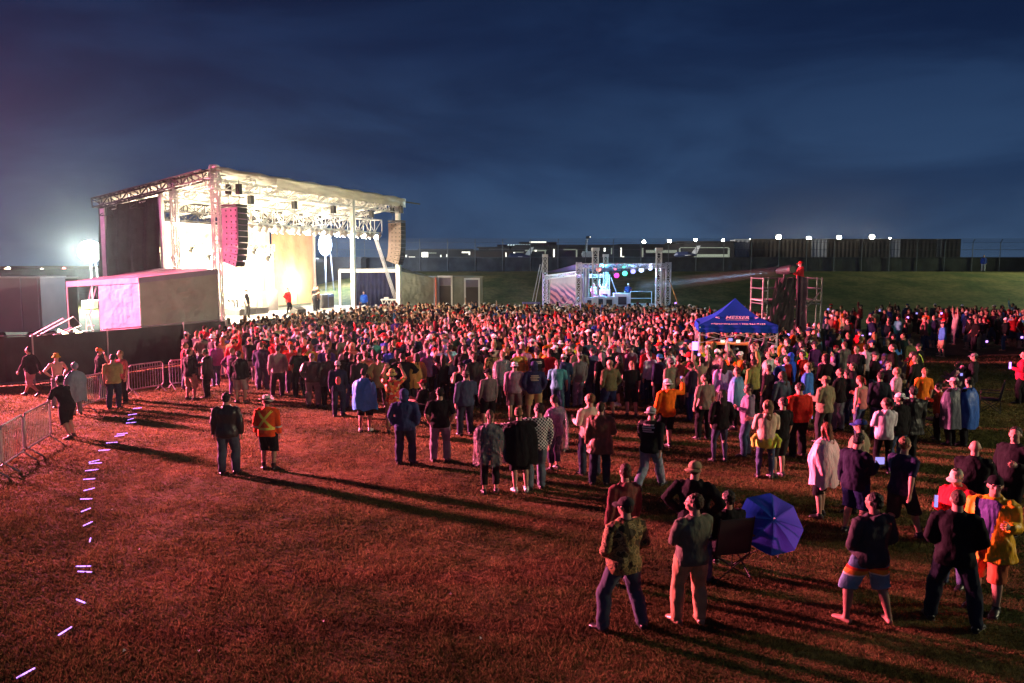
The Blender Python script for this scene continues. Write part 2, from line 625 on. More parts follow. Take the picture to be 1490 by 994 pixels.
def reduce_mesh(m1, faces):
    nf = len(m1.polygons) * 2
    if nf <= faces:
        m2 = m1.copy()
    else:
        o = bpy.data.objects.new('tmp', m1)
        COL.objects.link(o)
        dm = o.modifiers.new('c', 'DECIMATE')
        tri = sum(len(p.vertices) - 2 for p in m1.polygons)
        dm.ratio = min(1.0, faces / max(tri, 1))
        dg = bpy.context.evaluated_depsgraph_get()
        m2 = bpy.data.meshes.new_from_object(o.evaluated_get(dg))
        bpy.data.objects.remove(o)
    m2.polygons.foreach_set('use_smooth', [True] * len(m2.polygons))
    return m2

def join_mb(me, mb):
    """append loose shapes (fingers) to a mesh"""
    bm = bmesh.new()
    bm.from_mesh(me)
    vs = [bm.verts.new(p) for p in mb.v]
    for f in mb.f:
        bm.faces.new([vs[i] for i in f])
    for f in bm.faces:
        f.smooth = True
    bm.to_mesh(me)
    bm.free()
    return me

RIGS = {k: Rig(P) for k, P in POSES.items()}

def torso_rings(rig, e, z0, z1, hemflare=0.0, n=22, extra=None, front=0.0):
    zs = [z0 + (z1 - z0) * i / 9 for i in range(10)]
    out = []
    for z in zs:
        yc, rx, ry = lerp_torso(z)
        k = e * (1 if z < 1.40 else max(.35, 1 - (z-1.40)/.09))
        fl = hemflare * max(0, (1.02 - z) / .25)
        belly = front * math.exp(-((z-1.02)/.14)**2)
        out.append(ering(rig, z, yc + belly*.5, rx + k + fl, ry + k + fl*.8 + belly*.5, n, pw=.9))
    return out

def make_mesh(kind, pose):
    rig = RIGS[pose]
    seat = POSES[pose]['ph'] < .7
    mb = MB()
    sd = (hash_(kind + pose) % 97) * 1.3
    if kind == 'body':
        mb.loft([ering(rig, z, yc, rx*.97, ry*.97, 20) for z, yc, rx, ry in TORSO])
        add_head(mb, rig)
        for k in 'rl':
            add_arm(mb, rig, k)
            add_leg(mb, rig, k)
            add_foot(mb, rig, k)
        palms(mb, rig)
        return join_mb(fuse(mb, .0115, 3, 6500), fingers(rig))
    if kind in ('tee', 'sweater', 'jacket', 'hoodie', 'hooded', 'tank', 'raincoat'):
        e = dict(tee=.022, sweater=.026, jacket=.040, hoodie=.036, hooded=.036, tank=.016, raincoat=.052)[kind]
        z0 = dict(tee=.83, sweater=.83, jacket=.815, hoodie=.82, hooded=.82, tank=.86, raincoat=.70)[kind]
        if seat:
            z0 = .88
        fl = dict(tee=.034, sweater=.022, jacket=.020, hoodie=.012, hooded=.012, tank=.02, raincoat=.06)[kind]
        mb.loft(torso_rings(rig, e, z0, 1.485 if kind != 'tank' else 1.42, fl, front=.03))
        for k in 'rl':
            if kind == 'tank':
                continue
            sh, el, wr, f, th, cu, sg = rig.arm[k]
            add_arm(mb, rig, k, e*.62 + (.004 if kind == 'tee' else 0), .42 if kind == 'tee' else 1.0)
            if kind in ('jacket', 'raincoat', 'hoodie', 'hooded'):
                mb.tube([el.lerp(wr,.80), wr + f*.012], [.042+e*.15,.044], 12)
        if kind in ('jacket', 'raincoat'):
            mb.tube([rig.up((0,-.015,1.44),1), rig.up((0,-.014,1.505),1)], [.086,.074], 16)
        if kind in ('hoodie', 'raincoat'):
            mb.ball((0,-.105,1.435), (.105,.055,.085), lambda p: rig.up(p,1))
            mb.tube([rig.up((-.085,-.03,1.485),1), rig.up((-.05,.055,1.455),1), rig.up((.05,.055,1.455),1), rig.up((.085,-.03,1.485),1)], [.032,.024,.024,.032], 8)
        if kind == 'hooded':
            mb.ball((0,-.030,1.668), (.102,.104,.122), rig.head)
            mb.ball((0,-.045,1.56), (.100,.085,.09), rig.head)
        return fuse(mb, .0145, 2, 3600, .015 if kind in ('jacket','raincoat') else .012, 8.5, sd, .5)
    if kind in ('trousers', 'shorts', 'capris', 'slim'):
        e = dict(trousers=.019, shorts=.030, capris=.017, slim=.008)[kind]
        upto = dict(trousers=1.0, shorts=.48, capris=.78, slim=1.0)[kind]
        fl = dict(trousers=.022, shorts=.022, capris=.012, slim=.0)[kind]
        mb.loft([ering(rig, z, *[lerp_torso(z)[0], lerp_torso(z)[1] + .012, lerp_torso(z)[2] + .012], 20) for z in (.82,.86,.90,.95,1.0,1.03)])
        if not seat:
            mb.ball((0, rig.P['py']*.7, .86 + rig.dz), (.15,.118,.075))
        for k in 'rl':
            add_leg(mb, rig, k, e, upto, fl)
            if kind == 'trousers':
                an, fw = rig.ank[k], rig.foot[k]
                mb.tube([an + V((0,0,.06)), an + fw*.012 - V((0,0,.045))], [.062,.066], 12)
        return fuse(mb, .0145, 2, 3000, .012, 8.5, sd, .7)
    if kind in ('shoer', 'shoel', 'bootr', 'bootl'):
        k = kind[-1]
        add_foot(mb, rig, k, .010)
        an, fw = rig.ank[k], rig.foot[k]
        if kind.startswith('boot'):
            mb.tube([an + V((0,0,.10)), an - V((0,0,.03))], [.050,.050], 12)
        b = an - V((0,0,.085))
        sole = MB()
        me = fuse(mb, .0115, 2, 700)
        sd_ = fw.cross(V((0,0,1))).normalized()
        c = lambda a: b + fw*a + V((0,0,.009))
        sole.tube([c(-.08), c(-.03), c(.05), c(.13), c(.18), c(.205)], [.034,.042,.044,.052,.048,.026], 12, squash=.25, axis=sd_)
        return join_mb(me, sole)
    if kind == 'hair_short':
        mb.ball((0,-.024,1.680), (.081,.092,.094), rig.head)
        mb.ball((0,-.052,1.632), (.071,.060,.070), rig.head)
        return fuse(mb, .0095, 1, 900, .010, 48, sd, 1)
    if kind == 'hair_buzz':
        mb.ball((0,-.020,1.676), (.0775,.090,.090), rig.head)
        mb.ball((0,-.050,1.630), (.068,.056,.062), rig.head)
        return fuse(mb, .0105, 2, 700)
    if kind == 'hair_long':
        mb.ball((0,-.022,1.682), (.084,.095,.096), rig.head)
        h, u = rig.head, rig.up
        mb.tube([h((0,-.045,1.68)), h((0,-.075,1.60)), u((0,-.105,1.50),1), u((0,-.128,1.40),1), u((0,-.132,1.30),1)], [.080,.082,.088,.080,.040], 14, squash=[.9,.7,.5,.4,.35], axis=rig.rot @ V((1,0,0)))
        for s in (1,-1):
            mb.tube([h((s*.066,.0,1.69)), h((s*.078,.0,1.62)), h((s*.082,-.01,1.55)), u((s*.10,.0,1.46),1)], [.026,.026,.026,.018], 8)
        return fuse(mb, .0115, 2, 1500, .010, 22, sd, .3)
    if kind == 'hair_tail':
        mb.ball((0,-.022,1.680), (.081,.092,.094), rig.head)
        mb.ball((0,-.052,1.632), (.070,.058,.066), rig.head)
        h = rig.head
        mb.tube([h((0,-.10,1.69)), h((0,-.135,1.66)), h((0,-.14,1.58)), h((0,-.13,1.48))], [.028,.030,.028,.012], 8)
        return fuse(mb, .0105, 2, 1000, .006, 30, sd, .4)
    if kind in ('cap', 'cap_back', 'beanie'):
        h = rig.head
        rings = []
        for i in range(8):
            t = i / 7
            z = 1.668 + .098 * math.sin(t * math.pi/2 * .98)
            k = math.cos(t * math.pi/2 * .98) ** .75
            rings.append([h((.0875*k*math.cos(a), -.012 + .106*k*math.sin(a), z - .012*math.sin(a)*(1-t))) for a in [2*math.pi*j/18 for j in range(18)]])
        mb.loft(rings)
        sg = -1 if kind == 'cap_back' else 1
        if kind != 'beanie':
            top, bot = [], []
            n = 9
            for row in range(4):
                for j in range(n):
                    a = R(-62 + 124*j/(n-1))
                    rr = .100 + .078*row/3 * math.cos(a*.9)
                    x, y = .95*rr*math.sin(a)*.92, sg*rr*math.cos(a) - .012
                    z = 1.664 - .020*row/3 + .014*math.cos(a*1.4) - (.004 if sg < 0 else 0)
                    top.append(h((x, y, z)))
                    bot.append(h((x, y, z-.006)))
            fs = []
            for r_ in range(3):
                for j in range(n-1):
                    a = r_*n + j
                    fs.append((a, a+1, a+n+1, a+n))
                    fs.append((4*n+a+n, 4*n+a+n+1, 4*n+a+1, 4*n+a))
            for j in range(n-1):
                a = 3*n + j
                fs.append((a, a+1, 4*n+a+1, 4*n+a))
            mb.add(top + bot, fs)
            mb.ball((0,-.012,1.768), (.008,.008,.005), h, 8, 5)
        return mb.mesh(kind, True)
    if kind in ('cowboy', 'sunhat'):
        h = rig.head
        rings = []
        W = .175 if kind == 'cowboy' else .150
        prof = [(W, 0), (W*.85, -.004), (.115, .0), (.094, .008), (.090, .03), (.086,.075), (.070,.112), (.035,.108), (.004,.098)] if kind == 'cowboy' else [(W,-.035), (W*.85,-.02), (.105,0), (.090,.03), (.084,.07), (.065,.092), (.02,.098), (.004,.098)]
        for r_, z in prof:
            rg = []
            for j in range(28):
                a = 2*math.pi*j/28
                cu = (.055*max(0,(r_-.1)/.075)**1.6*abs(math.cos(a))**2 - .02*max(0,(r_-.1)/.075)*abs(math.sin(a))**3) if kind == 'cowboy' else 0
                dent = -.022*math.exp(-((math.cos(a))/.35)**2) * (1 if z > .09 and kind == 'cowboy' else 0)
                rg.append(h((r_*.90*math.cos(a), -.010 + r_*1.08*math.sin(a), 1.672 + z + cu + dent)))
            rings.append(rg)
        under = [[p - V((0,0,.006)) for p in rings[0]], [p - V((0,0,.006)) for p in rings[2]]]
        mb.loft(list(reversed(under)) + rings)
        return mb.mesh(kind, True)
    if kind == 'hat_band':
        h = rig.head
        mb.loft([[h((.0935*.90*math.cos(a), -.010 + .0935*1.08*math.sin(a), z)) for a in [2*math.pi*j/24 for j in range(24)]] for z in (1.684, 1.708)], False)
        return mb.mesh(kind, True)
    if kind in ('poncho', 'poncho_long', 'poncho_hood'):
        hem = .62 if kind == 'poncho' else .46
        prof = [(1.50,.080,.075), (1.47,.13,.105), (1.435,.225,.135), (1.37,.285,.165), (1.28,.322,.19), (1.18,.345,.21), (1.08,.352,.222), (.97,.345,.228), (.86,.335,.23), (.75,.328,.232), (hem,.318,.235)]
        rings = []
        nf = 11
        for i, (z, rx, ry) in enumerate(prof):
            t = i / (len(prof)-1)
            rg = []
            for j in range(48):
                a = 2*math.pi*j/48
                k = 1 + .045*t*math.sin(nf*a + sd + 2.5*math.sin(2*a + z*2)) + .20*t*noise.noise(V((math.cos(a)*1.6+sd, math.sin(a)*1.6, z*2.2))) + .10*noise.noise(V((math.cos(a)*5+z*2, math.sin(a)*5+sd, z*2.5)))
                zz = z + (.09*noise.noise(V((math.cos(a)*1.5, math.sin(a)*1.5+sd, 3))) if i == len(prof)-1 else 0)
                rg.append(rig.up((rx*k*math.cos(a), -.01 + ry*k*math.sin(a), zz), None if z < 1.0 else 1 if z > 1.15 else None))
            rings.append(rg)
        mb.loft(rings, False)
        if kind == 'poncho_hood':
            h = rig.head
            rs = []
            for y, rx, rz, zc in ((.045,.098,.115,1.655), (.0,.104,.118,1.660), (-.06,.100,.112,1.655), (-.10,.075,.085,1.645), (-.125,.02,.03,1.64)):
                rs.append([h((rx*math.cos(a), y, zc + rz*math.sin(a))) for a in [2*math.pi*j/20 for j in range(20)]])
            mb.loft(rs, False)
        else:
            mb.ball((0,-.115,1.43), (.10,.045,.08), lambda p: rig.up(p,1))
        return mb.mesh(kind, True)
    raise ValueError(kind)

def hash_(s):
    h = 7
    for c in s:
        h = (h*31 + ord(c)) % 100003
    return h

MESHES, LOWS = {}, {}
def get_mesh(kind, pose):
    k = (kind, pose)
    if k not in MESHES:
        MESHES[k] = make_mesh(kind, pose)
    return MESHES[k]

LOWF = dict(body=300, tee=110, sweater=150, jacket=150, hoodie=150, hooded=170, tank=90, raincoat=150, trousers=100, shorts=80, hair_short=40, hair_long=60, hair_buzz=40, cap=60, poncho=160)
def low_mesh(kind, pose):
    k = (kind, pose)
    if k not in LOWS:
        m = reduce_mesh(get_mesh(kind, pose), LOWF.get(kind, 100))
        m.calc_loop_triangles()
        co = np.empty(len(m.vertices)*3, np.float32)
        m.vertices.foreach_get('co', co)
        tr = np.empty(len(m.loop_triangles)*3, np.int32)
        m.loop_triangles.foreach_get('vertices', tr)
        LOWS[k] = (co.reshape(-1,3), tr.reshape(-1,3))
        bpy.data.meshes.remove(m)
    return LOWS[k]
# ---------------------------------------------------------------- who stands where
C = dict(
    black=(.012,.012,.014), charcoal=(.035,.035,.038), navy=(.012,.02,.07), denim=(.055,.085,.16), pale_denim=(.20,.25,.32),
    khaki=(.34,.25,.14), grey=(.17,.17,.175), light_grey=(.42,.42,.42), white=(.74,.74,.74), red=(.50,.018,.02), orange=(.80,.13,.012),
    yellow=(.70,.50,.03), olive=(.085,.095,.04), tan=(.36,.26,.14), teal=(.10,.40,.46), blue=(.025,.11,.50), sky_blue=(.10,.36,.72),
    purple=(.13,.06,.28), pink=(.80,.36,.46), brown=(.10,.05,.03), maroon=(.16,.012,.022), green=(.03,.20,.05), lime=(.55,.75,.05), mustard=(.62,.36,.02),
    slate=(.09,.11,.14), lilac=(.40,.32,.50))
NAMES = {k: k.replace('_', ' ') for k in C}
HAIRS = dict(black=(.008,.006,.005), dark=(.02,.012,.008), brown=(.06,.03,.015), fair=(.17,.105,.045), grey=(.13,.125,.12), red=(.16,.045,.014))
SKINS = [(.44,.26,.19), (.40,.23,.16), (.50,.31,.23), (.33,.19,.13), (.24,.13,.08)]
TOPNAME = dict(tee='t_shirt', sweater='sweater', jacket='jacket', hoodie='hoodie', hooded='hoodie', tank='tank_top', raincoat='raincoat')
BOTNAME = dict(trousers='trousers', shorts='shorts', capris='trousers', slim='trousers')
HATNAME = dict(cap='cap', cap_back='cap', beanie='beanie', cowboy='cowboy_hat', sunhat='sun_hat')
STAGE_AT = V((-14.0, 52.0, 0))

def toward(x, y, t=STAGE_AT):
    """turn about Z that makes a figure at (x, y) face a point"""
    return math.atan2(-(t.x - x), t.y - y)

PEOPLE = []
def P(px, py, label, short=None, pose='stand', rot=None, jit=0, top='jacket', tc='black', bot='trousers', bc='denim', sc='black', hair='short', hc='dark',
      hat=None, hatc='black', skin=0, s=1.0, w=1.0, tm=None, bm=None, poncho=None, pc='white', pm='nylon', at=None, z=0.0, shoes='shoe', group='people in the concert crowd', fx=None, pk='denim'):
    p = V(at) if at is not None else gp(px, py, z)
    a = toward(p.x, p.y) if rot is None else R(rot)
    d = dict(x=p.x, y=p.y, z=p.z, rot=a + R(jit), label=label, short=short, pose=pose, top=top, tc=C[tc] if isinstance(tc, str) else tc, bot=bot, bc=C[bc] if isinstance(bc, str) else bc,
             sc=C[sc] if isinstance(sc, str) else sc, hair=hair, hc=HAIRS[hc], hat=hat, hatc=C[hatc] if isinstance(hatc, str) else hatc, skin=SKINS[skin], s=s, w=w, tm=tm, bm=bm,
             poncho=poncho, pc=C[pc] if isinstance(pc, str) else pc, pm=pm, shoes=shoes, group=group, fx=fx, px=px, py=py, bcn=bc, tcn=tc)
    PEOPLE.append(d)
    return d

def pieces(d):
    """(part name, mesh kind, colour, material) of everything a person wears"""
    out = [('body', 'body', d['skin'], SKIN)]
    if d['top']:
        out.append((TOPNAME[d['top']], d['top'], d['tc'], MATS[d['tm']] if d['tm'] else (NYLON if d['top'] == 'raincoat' else FAB)))
    if d['bot']:
        out.append((BOTNAME[d['bot']], d['bot'], d['bc'], MATS[d['bm']] if d['bm'] else (DENIM if d['bcn'] in ('denim', 'pale_denim') else FAB)))
    if d['shoes']:
        for k in 'rl':
            out.append(('boot' if d['shoes'] == 'boot' else 'shoe', d['shoes'] + k, d['sc'], LEATHER))
    if d['hair'] and d['top'] != 'hooded' and d['poncho'] != 'poncho_hood':
        out.append(('hair', 'hair_' + d['hair'], d['hc'], HAIR))
    if d['hat']:
        out.append((HATNAME[d['hat']], d['hat'], d['hatc'], FAB))
        if d['hat'] == 'cowboy':
            out.append(('hat_band', 'hat_band', C['black'], FAB))
    if d['poncho']:
        out.append(('poncho', d['poncho'], d['pc'], MATS[d['pm']] if d['pm'] else FAB))
    return out

def wrap_strip(d, pts, width, off=.006, side=-1):
    """cloth strip laid on the back (side -1) or front (+1) of the top, along (x, z) points"""
    me = get_mesh(d['top'], d['pose'])
    bm = bmesh.new(); bm.from_mesh(me)
    tree = BVHTree.FromBMesh(bm); bm.free()
    def hit(x, z):
        h = tree.ray_cast(V((x, side*1.0, z)), V((0, -side, 0)))
        return h[0] + V((0, side*off, 0)) if h[0] is not None else None
    mb = MB()
    for (x0, z0), (x1, z1) in zip(pts, pts[1:]):
        L = math.hypot(x1-x0, z1-z0)
        nx, nz = -(z1-z0)/L*width/2, (x1-x0)/L*width/2
        n = max(2, int(L/.025))
        row = []
        for i in range(n+1):
            t = i/n
            x, z = x0+(x1-x0)*t, z0+(z1-z0)*t
            a, b = hit(x+nx, z+nz), hit(x-nx, z-nz)
            if a and b:
                row.append((a, b))
        for (a, b), (c, e) in zip(row, row[1:]):
            mb.add([a, b, e, c], [(0,1,2,3)])
    return mb

def make_person(d):
    root = None
    for name, kind, col, m in pieces(d):
        o = bpy.data.objects.new('person' if name == 'body' else name, get_mesh(kind, d['pose']))
        COL.objects.link(o)
        if not o.data.materials:
            o.data.materials.append(m)
        o.material_slots[0].link = 'OBJECT'
        o.material_slots[0].material = m
        o.color = (*col, 1)
        if root is None:
            root = o
            o.location = (d['x'], d['y'], d['z'])
            o.rotation_euler = (0, 0, d['rot'])
            o.scale = (d['s']*d['w'], d['s']*d['w'], d['s'])
            tag(o, d['label'], 'person', d['group'])
        else:
            o.parent = root
    if d['fx']:
        d['fx'](root, d)
    d['ob'] = root
    return root
# ---------------------------------------------------------------- sky
def make_world():
    w = bpy.data.worlds.new('World')
    scene.world = w
    w.use_nodes = True
    nt = w.node_tree
    bg = nt.nodes['Background']
    sky = N(nt, 'ShaderNodeTexSky', sky_type='NISHITA')
    sky.sun_disc = False
    sky.sun_elevation = R(-4.0)
    sky.sun_rotation = R(170)
    sky.altitude = 100
    sky.air_density, sky.dust_density, sky.ozone_density = 1.0, .4, 3.0
    co = N(nt, 'ShaderNodeTexCoord').outputs['Generated']
    mp = N(nt, 'ShaderNodeMapping')
    mp.inputs['Scale'].default_value = (1, 1, 3.2)
    mp.inputs['Rotation'].default_value = (0, R(4), R(25))
    nt.links.new(co, mp.inputs[0])
    nz = N(nt, 'ShaderNodeTexNoise', i_Scale=2.9, i_Detail=7, i_Roughness=.55, i_Distortion=.5)
    nt.links.new(mp.outputs[0], nz.inputs['Vector'])
    rp = N(nt, 'ShaderNodeValToRGB')
    rp.color_ramp.interpolation = 'EASE'
    e = rp.color_ramp.elements
    e[0].position, e[0].color = .34, (.66,.66,.70,1)
    e[1].position, e[1].color = .68, (1.42,1.30,1.18,1)
    nt.links.new(nz.outputs[0], rp.inputs[0])
    # what dusk leaves of the sky: bluer and dimmer higher up
    sp = N(nt, 'ShaderNodeSeparateXYZ')
    nt.links.new(co, sp.inputs[0])
    r2 = N(nt, 'ShaderNodeValToRGB')
    el = r2.color_ramp.elements
    el[0].position, el[0].color = 0.0, (SKY[0])
    el[1].position, el[1].color = .5, (SKY[-1])
    for p_, c_ in ((.10, SKY[1]), (.25, SKY[2])):
        x = el.new(p_); x.color = c_
    nt.links.new(sp.outputs[2], r2.inputs[0])
    m1 = N(nt, 'ShaderNodeVectorMath', operation='MULTIPLY')
    nt.links.new(r2.outputs[0], m1.inputs[0])
    nt.links.new(rp.outputs[0], m1.inputs[1])
    ad = N(nt, 'ShaderNodeVectorMath', operation='MULTIPLY_ADD')
    ad.inputs[1].default_value = (.05,.05,.05)
    nt.links.new(sky.outputs[0], ad.inputs[0])
    nt.links.new(m1.outputs[0], ad.inputs[2])
    nt.links.new(ad.outputs[0], bg.inputs[0])
    bg.inputs[1].default_value = 1.0
SKY = [(.037,.079,.163,1), (.019,.050,.126,1), (.0072,.0218,.071,1), (.003,.009,.035,1)]
make_world()

# ---------------------------------------------------------------- ground and grass
def grass_colour(nt, b, blade=False):
    co = N(nt, 'ShaderNodeNewGeometry').outputs['Position']
    n1 = N(nt, 'ShaderNodeTexNoise', i_Scale=.33, i_Detail=6, i_Roughness=.6)
    n2 = N(nt, 'ShaderNodeTexNoise', i_Scale=2.6, i_Detail=5, i_Roughness=.65)
    for n in (n1, n2):
        nt.links.new(co, n.inputs['Vector'])
    r1 = N(nt, 'ShaderNodeValToRGB')
    e = r1.color_ramp.elements
    e[0].position, e[0].color = .36, (.058,.070,.022,1)
    e[1].position, e[1].color = .66, (.190,.140,.056,1)
    nt.links.new(n1.outputs[0], r1.inputs[0])
    r2 = N(nt, 'ShaderNodeValToRGB')
    e = r2.color_ramp.elements
    e[0].position, e[0].color = .34, (.62,.62,.62,1)
    e[1].position, e[1].color = .68, (1.3,1.3,1.25,1)
    nt.links.new(n2.outputs[0], r2.inputs[0])
    m = N(nt, 'ShaderNodeVectorMath', operation='MULTIPLY')
    nt.links.new(r1.outputs[0], m.inputs[0])
    nt.links.new(r2.outputs[0], m.inputs[1])
    out = m.outputs[0]
    if blade:
        rnd = N(nt, 'ShaderNodeNewGeometry').outputs['Random Per Island']
        mr = N(nt, 'ShaderNodeMapRange')
        mr.inputs['To Min'].default_value, mr.inputs['To Max'].default_value = .55, 1.7
        nt.links.new(rnd, mr.inputs['Value'])
        s = N(nt, 'ShaderNodeVectorMath', operation='SCALE')
        nt.links.new(out, s.inputs[0])
        nt.links.new(mr.outputs[0], s.inputs['Scale'])
        out = s.outputs[0]
    nt.links.new(out, b.inputs['Base Color'])
    return co

def make_ground():
    m, nt, b, out = _mat('turf')
    co = grass_colour(nt, b)
    b.inputs['Roughness'].default_value = .9
    b.inputs['Specular IOR Level'].default_value = .15
    bump(nt, b, co, 9, .6, .03, 6)
    xs = [-1500,-900,-500,-300,-200] + [-150 + 4*i for i in range(76)] + [200,300,500,900,1500]
    ys = [-60,-20] + [i*2 for i in range(0, 60)] + [125,135,150,180,240,340,500,900,1600,2600]
    vs, fs = [], []
    for y in ys:
        for x in xs:
            vs.append((x, y, ground_z(x, y) + (.018*noise.noise(V((x*.21, y*.21, 0))) if 0 < y < 60 else 0)))
    n = len(xs)
    for j in range(len(ys)-1):
        for i in range(n-1):
            fs.append((j*n+i, j*n+i+1, (j+1)*n+i+1, (j+1)*n+i))
    mb = MB(); mb.add(vs, fs)
    o = mb.build('ground', m, smooth=True)
    o['kind'] = 'structure'
    # standing blades and tufts over the near field
    m2, nt, b, out = _mat('grass_blades')
    grass_colour(nt, b, True)
    b.inputs['Roughness'].default_value = .95
    b.inputs['Specular IOR Level'].default_value = .04
    tl = N(nt, 'ShaderNodeBsdfTranslucent'); nt.links.new(b.inputs['Base Color'].links[0].from_socket, tl.inputs[0])
    mx = N(nt, 'ShaderNodeMixShader'); mx.inputs[0].default_value = .45
    nt.links.new(b.outputs[0], mx.inputs[1]); nt.links.new(tl.outputs[0], mx.inputs[2]); nt.links.new(mx.outputs[0], out.inputs[0])
    r = np.random.default_rng(5)
    n = 760000
    u = r.random(n)
    Y = 6.0 * (40.0/6.0) ** (u ** .90)
    X = (r.random(n)*2-1) * (Y*.70 + .8)
    cl = np.array([noise.noise((x*1.1, y*1.1, 3.7)) + .7*noise.noise((x*3.1, y*3.1, 9.1)) for x, y in zip(X[::1].tolist(), Y.tolist())], np.float32)
    keep = r.random(n) < np.clip(.93 + .16*cl, .74, 1)
    X, Y, cl = X[keep], Y[keep], cl[keep]
    n = len(X)
    dist = np.sqrt(X*X + Y*Y)
    h = (.021 + .020*r.random(n)) * (1 + .35*np.clip(cl, -.6, 1)) * (1 + dist*.012)
    wd = (.0045 + .0045*r.random(n)) * (1 + dist*.060)
    a = r.random(n)*2*math.pi
    la, lm = r.random(n)*2*math.pi, h*(.4 + 1.1*r.random(n))
    P0 = np.stack([X - np.cos(a)*wd, Y - np.sin(a)*wd, np.full(n, -.012)], 1)
    P1 = np.stack([X + np.cos(a)*wd, Y + np.sin(a)*wd, np.full(n, -.012)], 1)
    P2 = np.stack([X + np.cos(la)*lm, Y + np.sin(la)*lm, h], 1)
    co = np.stack([P0,P1,P2], 1).reshape(-1,3).astype(np.float32)
    me = bpy.data.meshes.new('grass')
    me.vertices.add(n*3); me.vertices.foreach_set('co', co.ravel())
    me.loops.add(n*3); me.loops.foreach_set('vertex_index', np.arange(n*3, dtype=np.int32))
    me.polygons.add(n); me.polygons.foreach_set('loop_start', np.arange(0, n*3, 3, dtype=np.int32))
    me.update(calc_edges=True)
    me.materials.append(m2)
    g = bpy.data.objects.new('grass', me)
    COL.objects.link(g)
    tag(g, 'short tufty mown grass covering the field', 'grass', kind='stuff')
make_ground()

# ---------------------------------------------------------------- lamps
LAMP_SOURCES = []
def point(loc, col, w, r=.2, name='lamp_light', parent=None):
    l = bpy.data.lights.new(name, 'POINT')
    l.energy, l.color, l.shadow_soft_size = w, col, r
    o = bpy.data.objects.new(name, l)
    o.location = loc
    COL.objects.link(o)
    return o

def spot(loc, to, col, w, ang=60, blend=.6, r=.15, name='lamp_beam'):
    l = bpy.data.lights.new(name, 'SPOT')
    l.energy, l.color, l.shadow_soft_size = w, col, r
    l.spot_size, l.spot_blend = R(ang), blend
    o = bpy.data.objects.new(name, l)
    o.location = loc
    o.rotation_euler = (V(to) - V(loc)).to_track_quat('-Z', 'Y').to_euler()
    COL.objects.link(o)
    return o

GLOW_W = emit('lamp_white', (1,.93,.82), 40)
GLOW_C = emit('lamp_cool', (.75,.85,1), 60)
GLOW_Y = emit('lamp_warm', (1,.78,.45), 25)
GLOW_G = emit('lamp_greenish', (.85,1,.85), 60)
GLOW_P = emit('glow_purple', (.52,.24,1), 3.6)
GLOW_PH = emit('phone_glow', (.42,.36,1), 1.1)
GLOW_PINK = emit('lamp_pink', (1,.25,.5), 60)
PINKISH = (1.0, .155, .265)

def light_tower(base, h, to, label, glow, heads=4, size=.35, group=None, rows=1):
    """trailer mast with a row of floodlight heads aimed at a point"""
    b = V(base)
    t = thing('light_tower', label, 'light tower', b, group)
    mb = MB(); mb.box(b + V((0,0,.55)), (1.2,2.0,.7)); mb.box(b + V((0,0,.95)), (1.0,1.4,.25))
    mb.build('trailer', WHITEP, t)
    for sx in (-.62,.62):
        w = MB(); w.tube([b + V((sx-.08,0,.3)), b + V((sx+.08,0,.3))], .3, 14); w.build('wheel', BLACKP, t)
    mb = MB(); mb.tube([b + V((0,0,.9)), b + V((0,0,h))], .06, 8); mb.build('mast', STEEL, t)
    d = (V(to) - (b + V((0,0,h)))).normalized()
    s = d.cross(V((0,0,1))).normalized()
    u = s.cross(d)
    rot = Matrix((s, d, u)).transposed()
    mb = MB(); mb.bar(b + V((0,0,h)) - s*size*heads*.55, b + V((0,0,h)) + s*size*heads*.55, .07); mb.build('crossbar', STEEL, t)
    for i, j in [(i, j) for j in range(rows) for i in range(heads) if not (rows > 3 and heads > 3 and i in (0, heads-1) and j in (0, rows-1))]:
        c = b + V((0,0,h)) + s*(i-(heads-1)/2)*size*1.1 + u*(.25 + (j-(rows-1)/2)*size) + d*.1
        hd = MB(); hd.box(c, (size,.18,size*.9), rot)
        ho = hd.build('floodlight', BLACKP, t)
        ln = MB(); ln.box(c + d*.095, (size*.9,.012,size*.8), rot)
        ln.build('lens', glow, ho)
    return b + V((0,0,h+.25)) + d*.35

# red flood just left of the frame: its tower stands by the fence
RED_AT = light_tower((-40.0, 37.0, 0), 9.2, (0, 21, 0), 'light tower with red floodlights standing by the screened fence', GLOW_PINK)
spot(RED_AT, (3, 26.5, 0), PINKISH, RED_W, 63, 1.0, 1.1)
spot(RED_AT, (-16.5, 41, 4.5), (1,.24,.66), RED_W*.0040, 40, .5, .35)  # extra pinker aim added to tint the side tent wall
# sodium floods behind and right of the photographer
SOD_AT = light_tower((34, 10, 0), 9.0, (12, 26, 0), 'light tower with warm floodlights at the field edge', GLOW_Y)
spot(SOD_AT, (3, 22, 0), (1,.88,.55), SOD_W, 96, 1.0, .9)
spot(SOD_AT, (-15, 43, 5), (1,.96,.82), SOD_W*1.5, 26, .8, .3)  # extra whiter aim added to light the side tent's grey wall
HIL_AT = light_tower((72, 82, 3.6), 9.0, (30, 76, 1), 'unseen added light tower, greenish, for the grass bank by the far fence', GLOW_G)  # added out of view to brighten the bank and green its grass
spot(HIL_AT, (28, 72, 1), (.80,1,.55), 46000, 60, .8, .3)

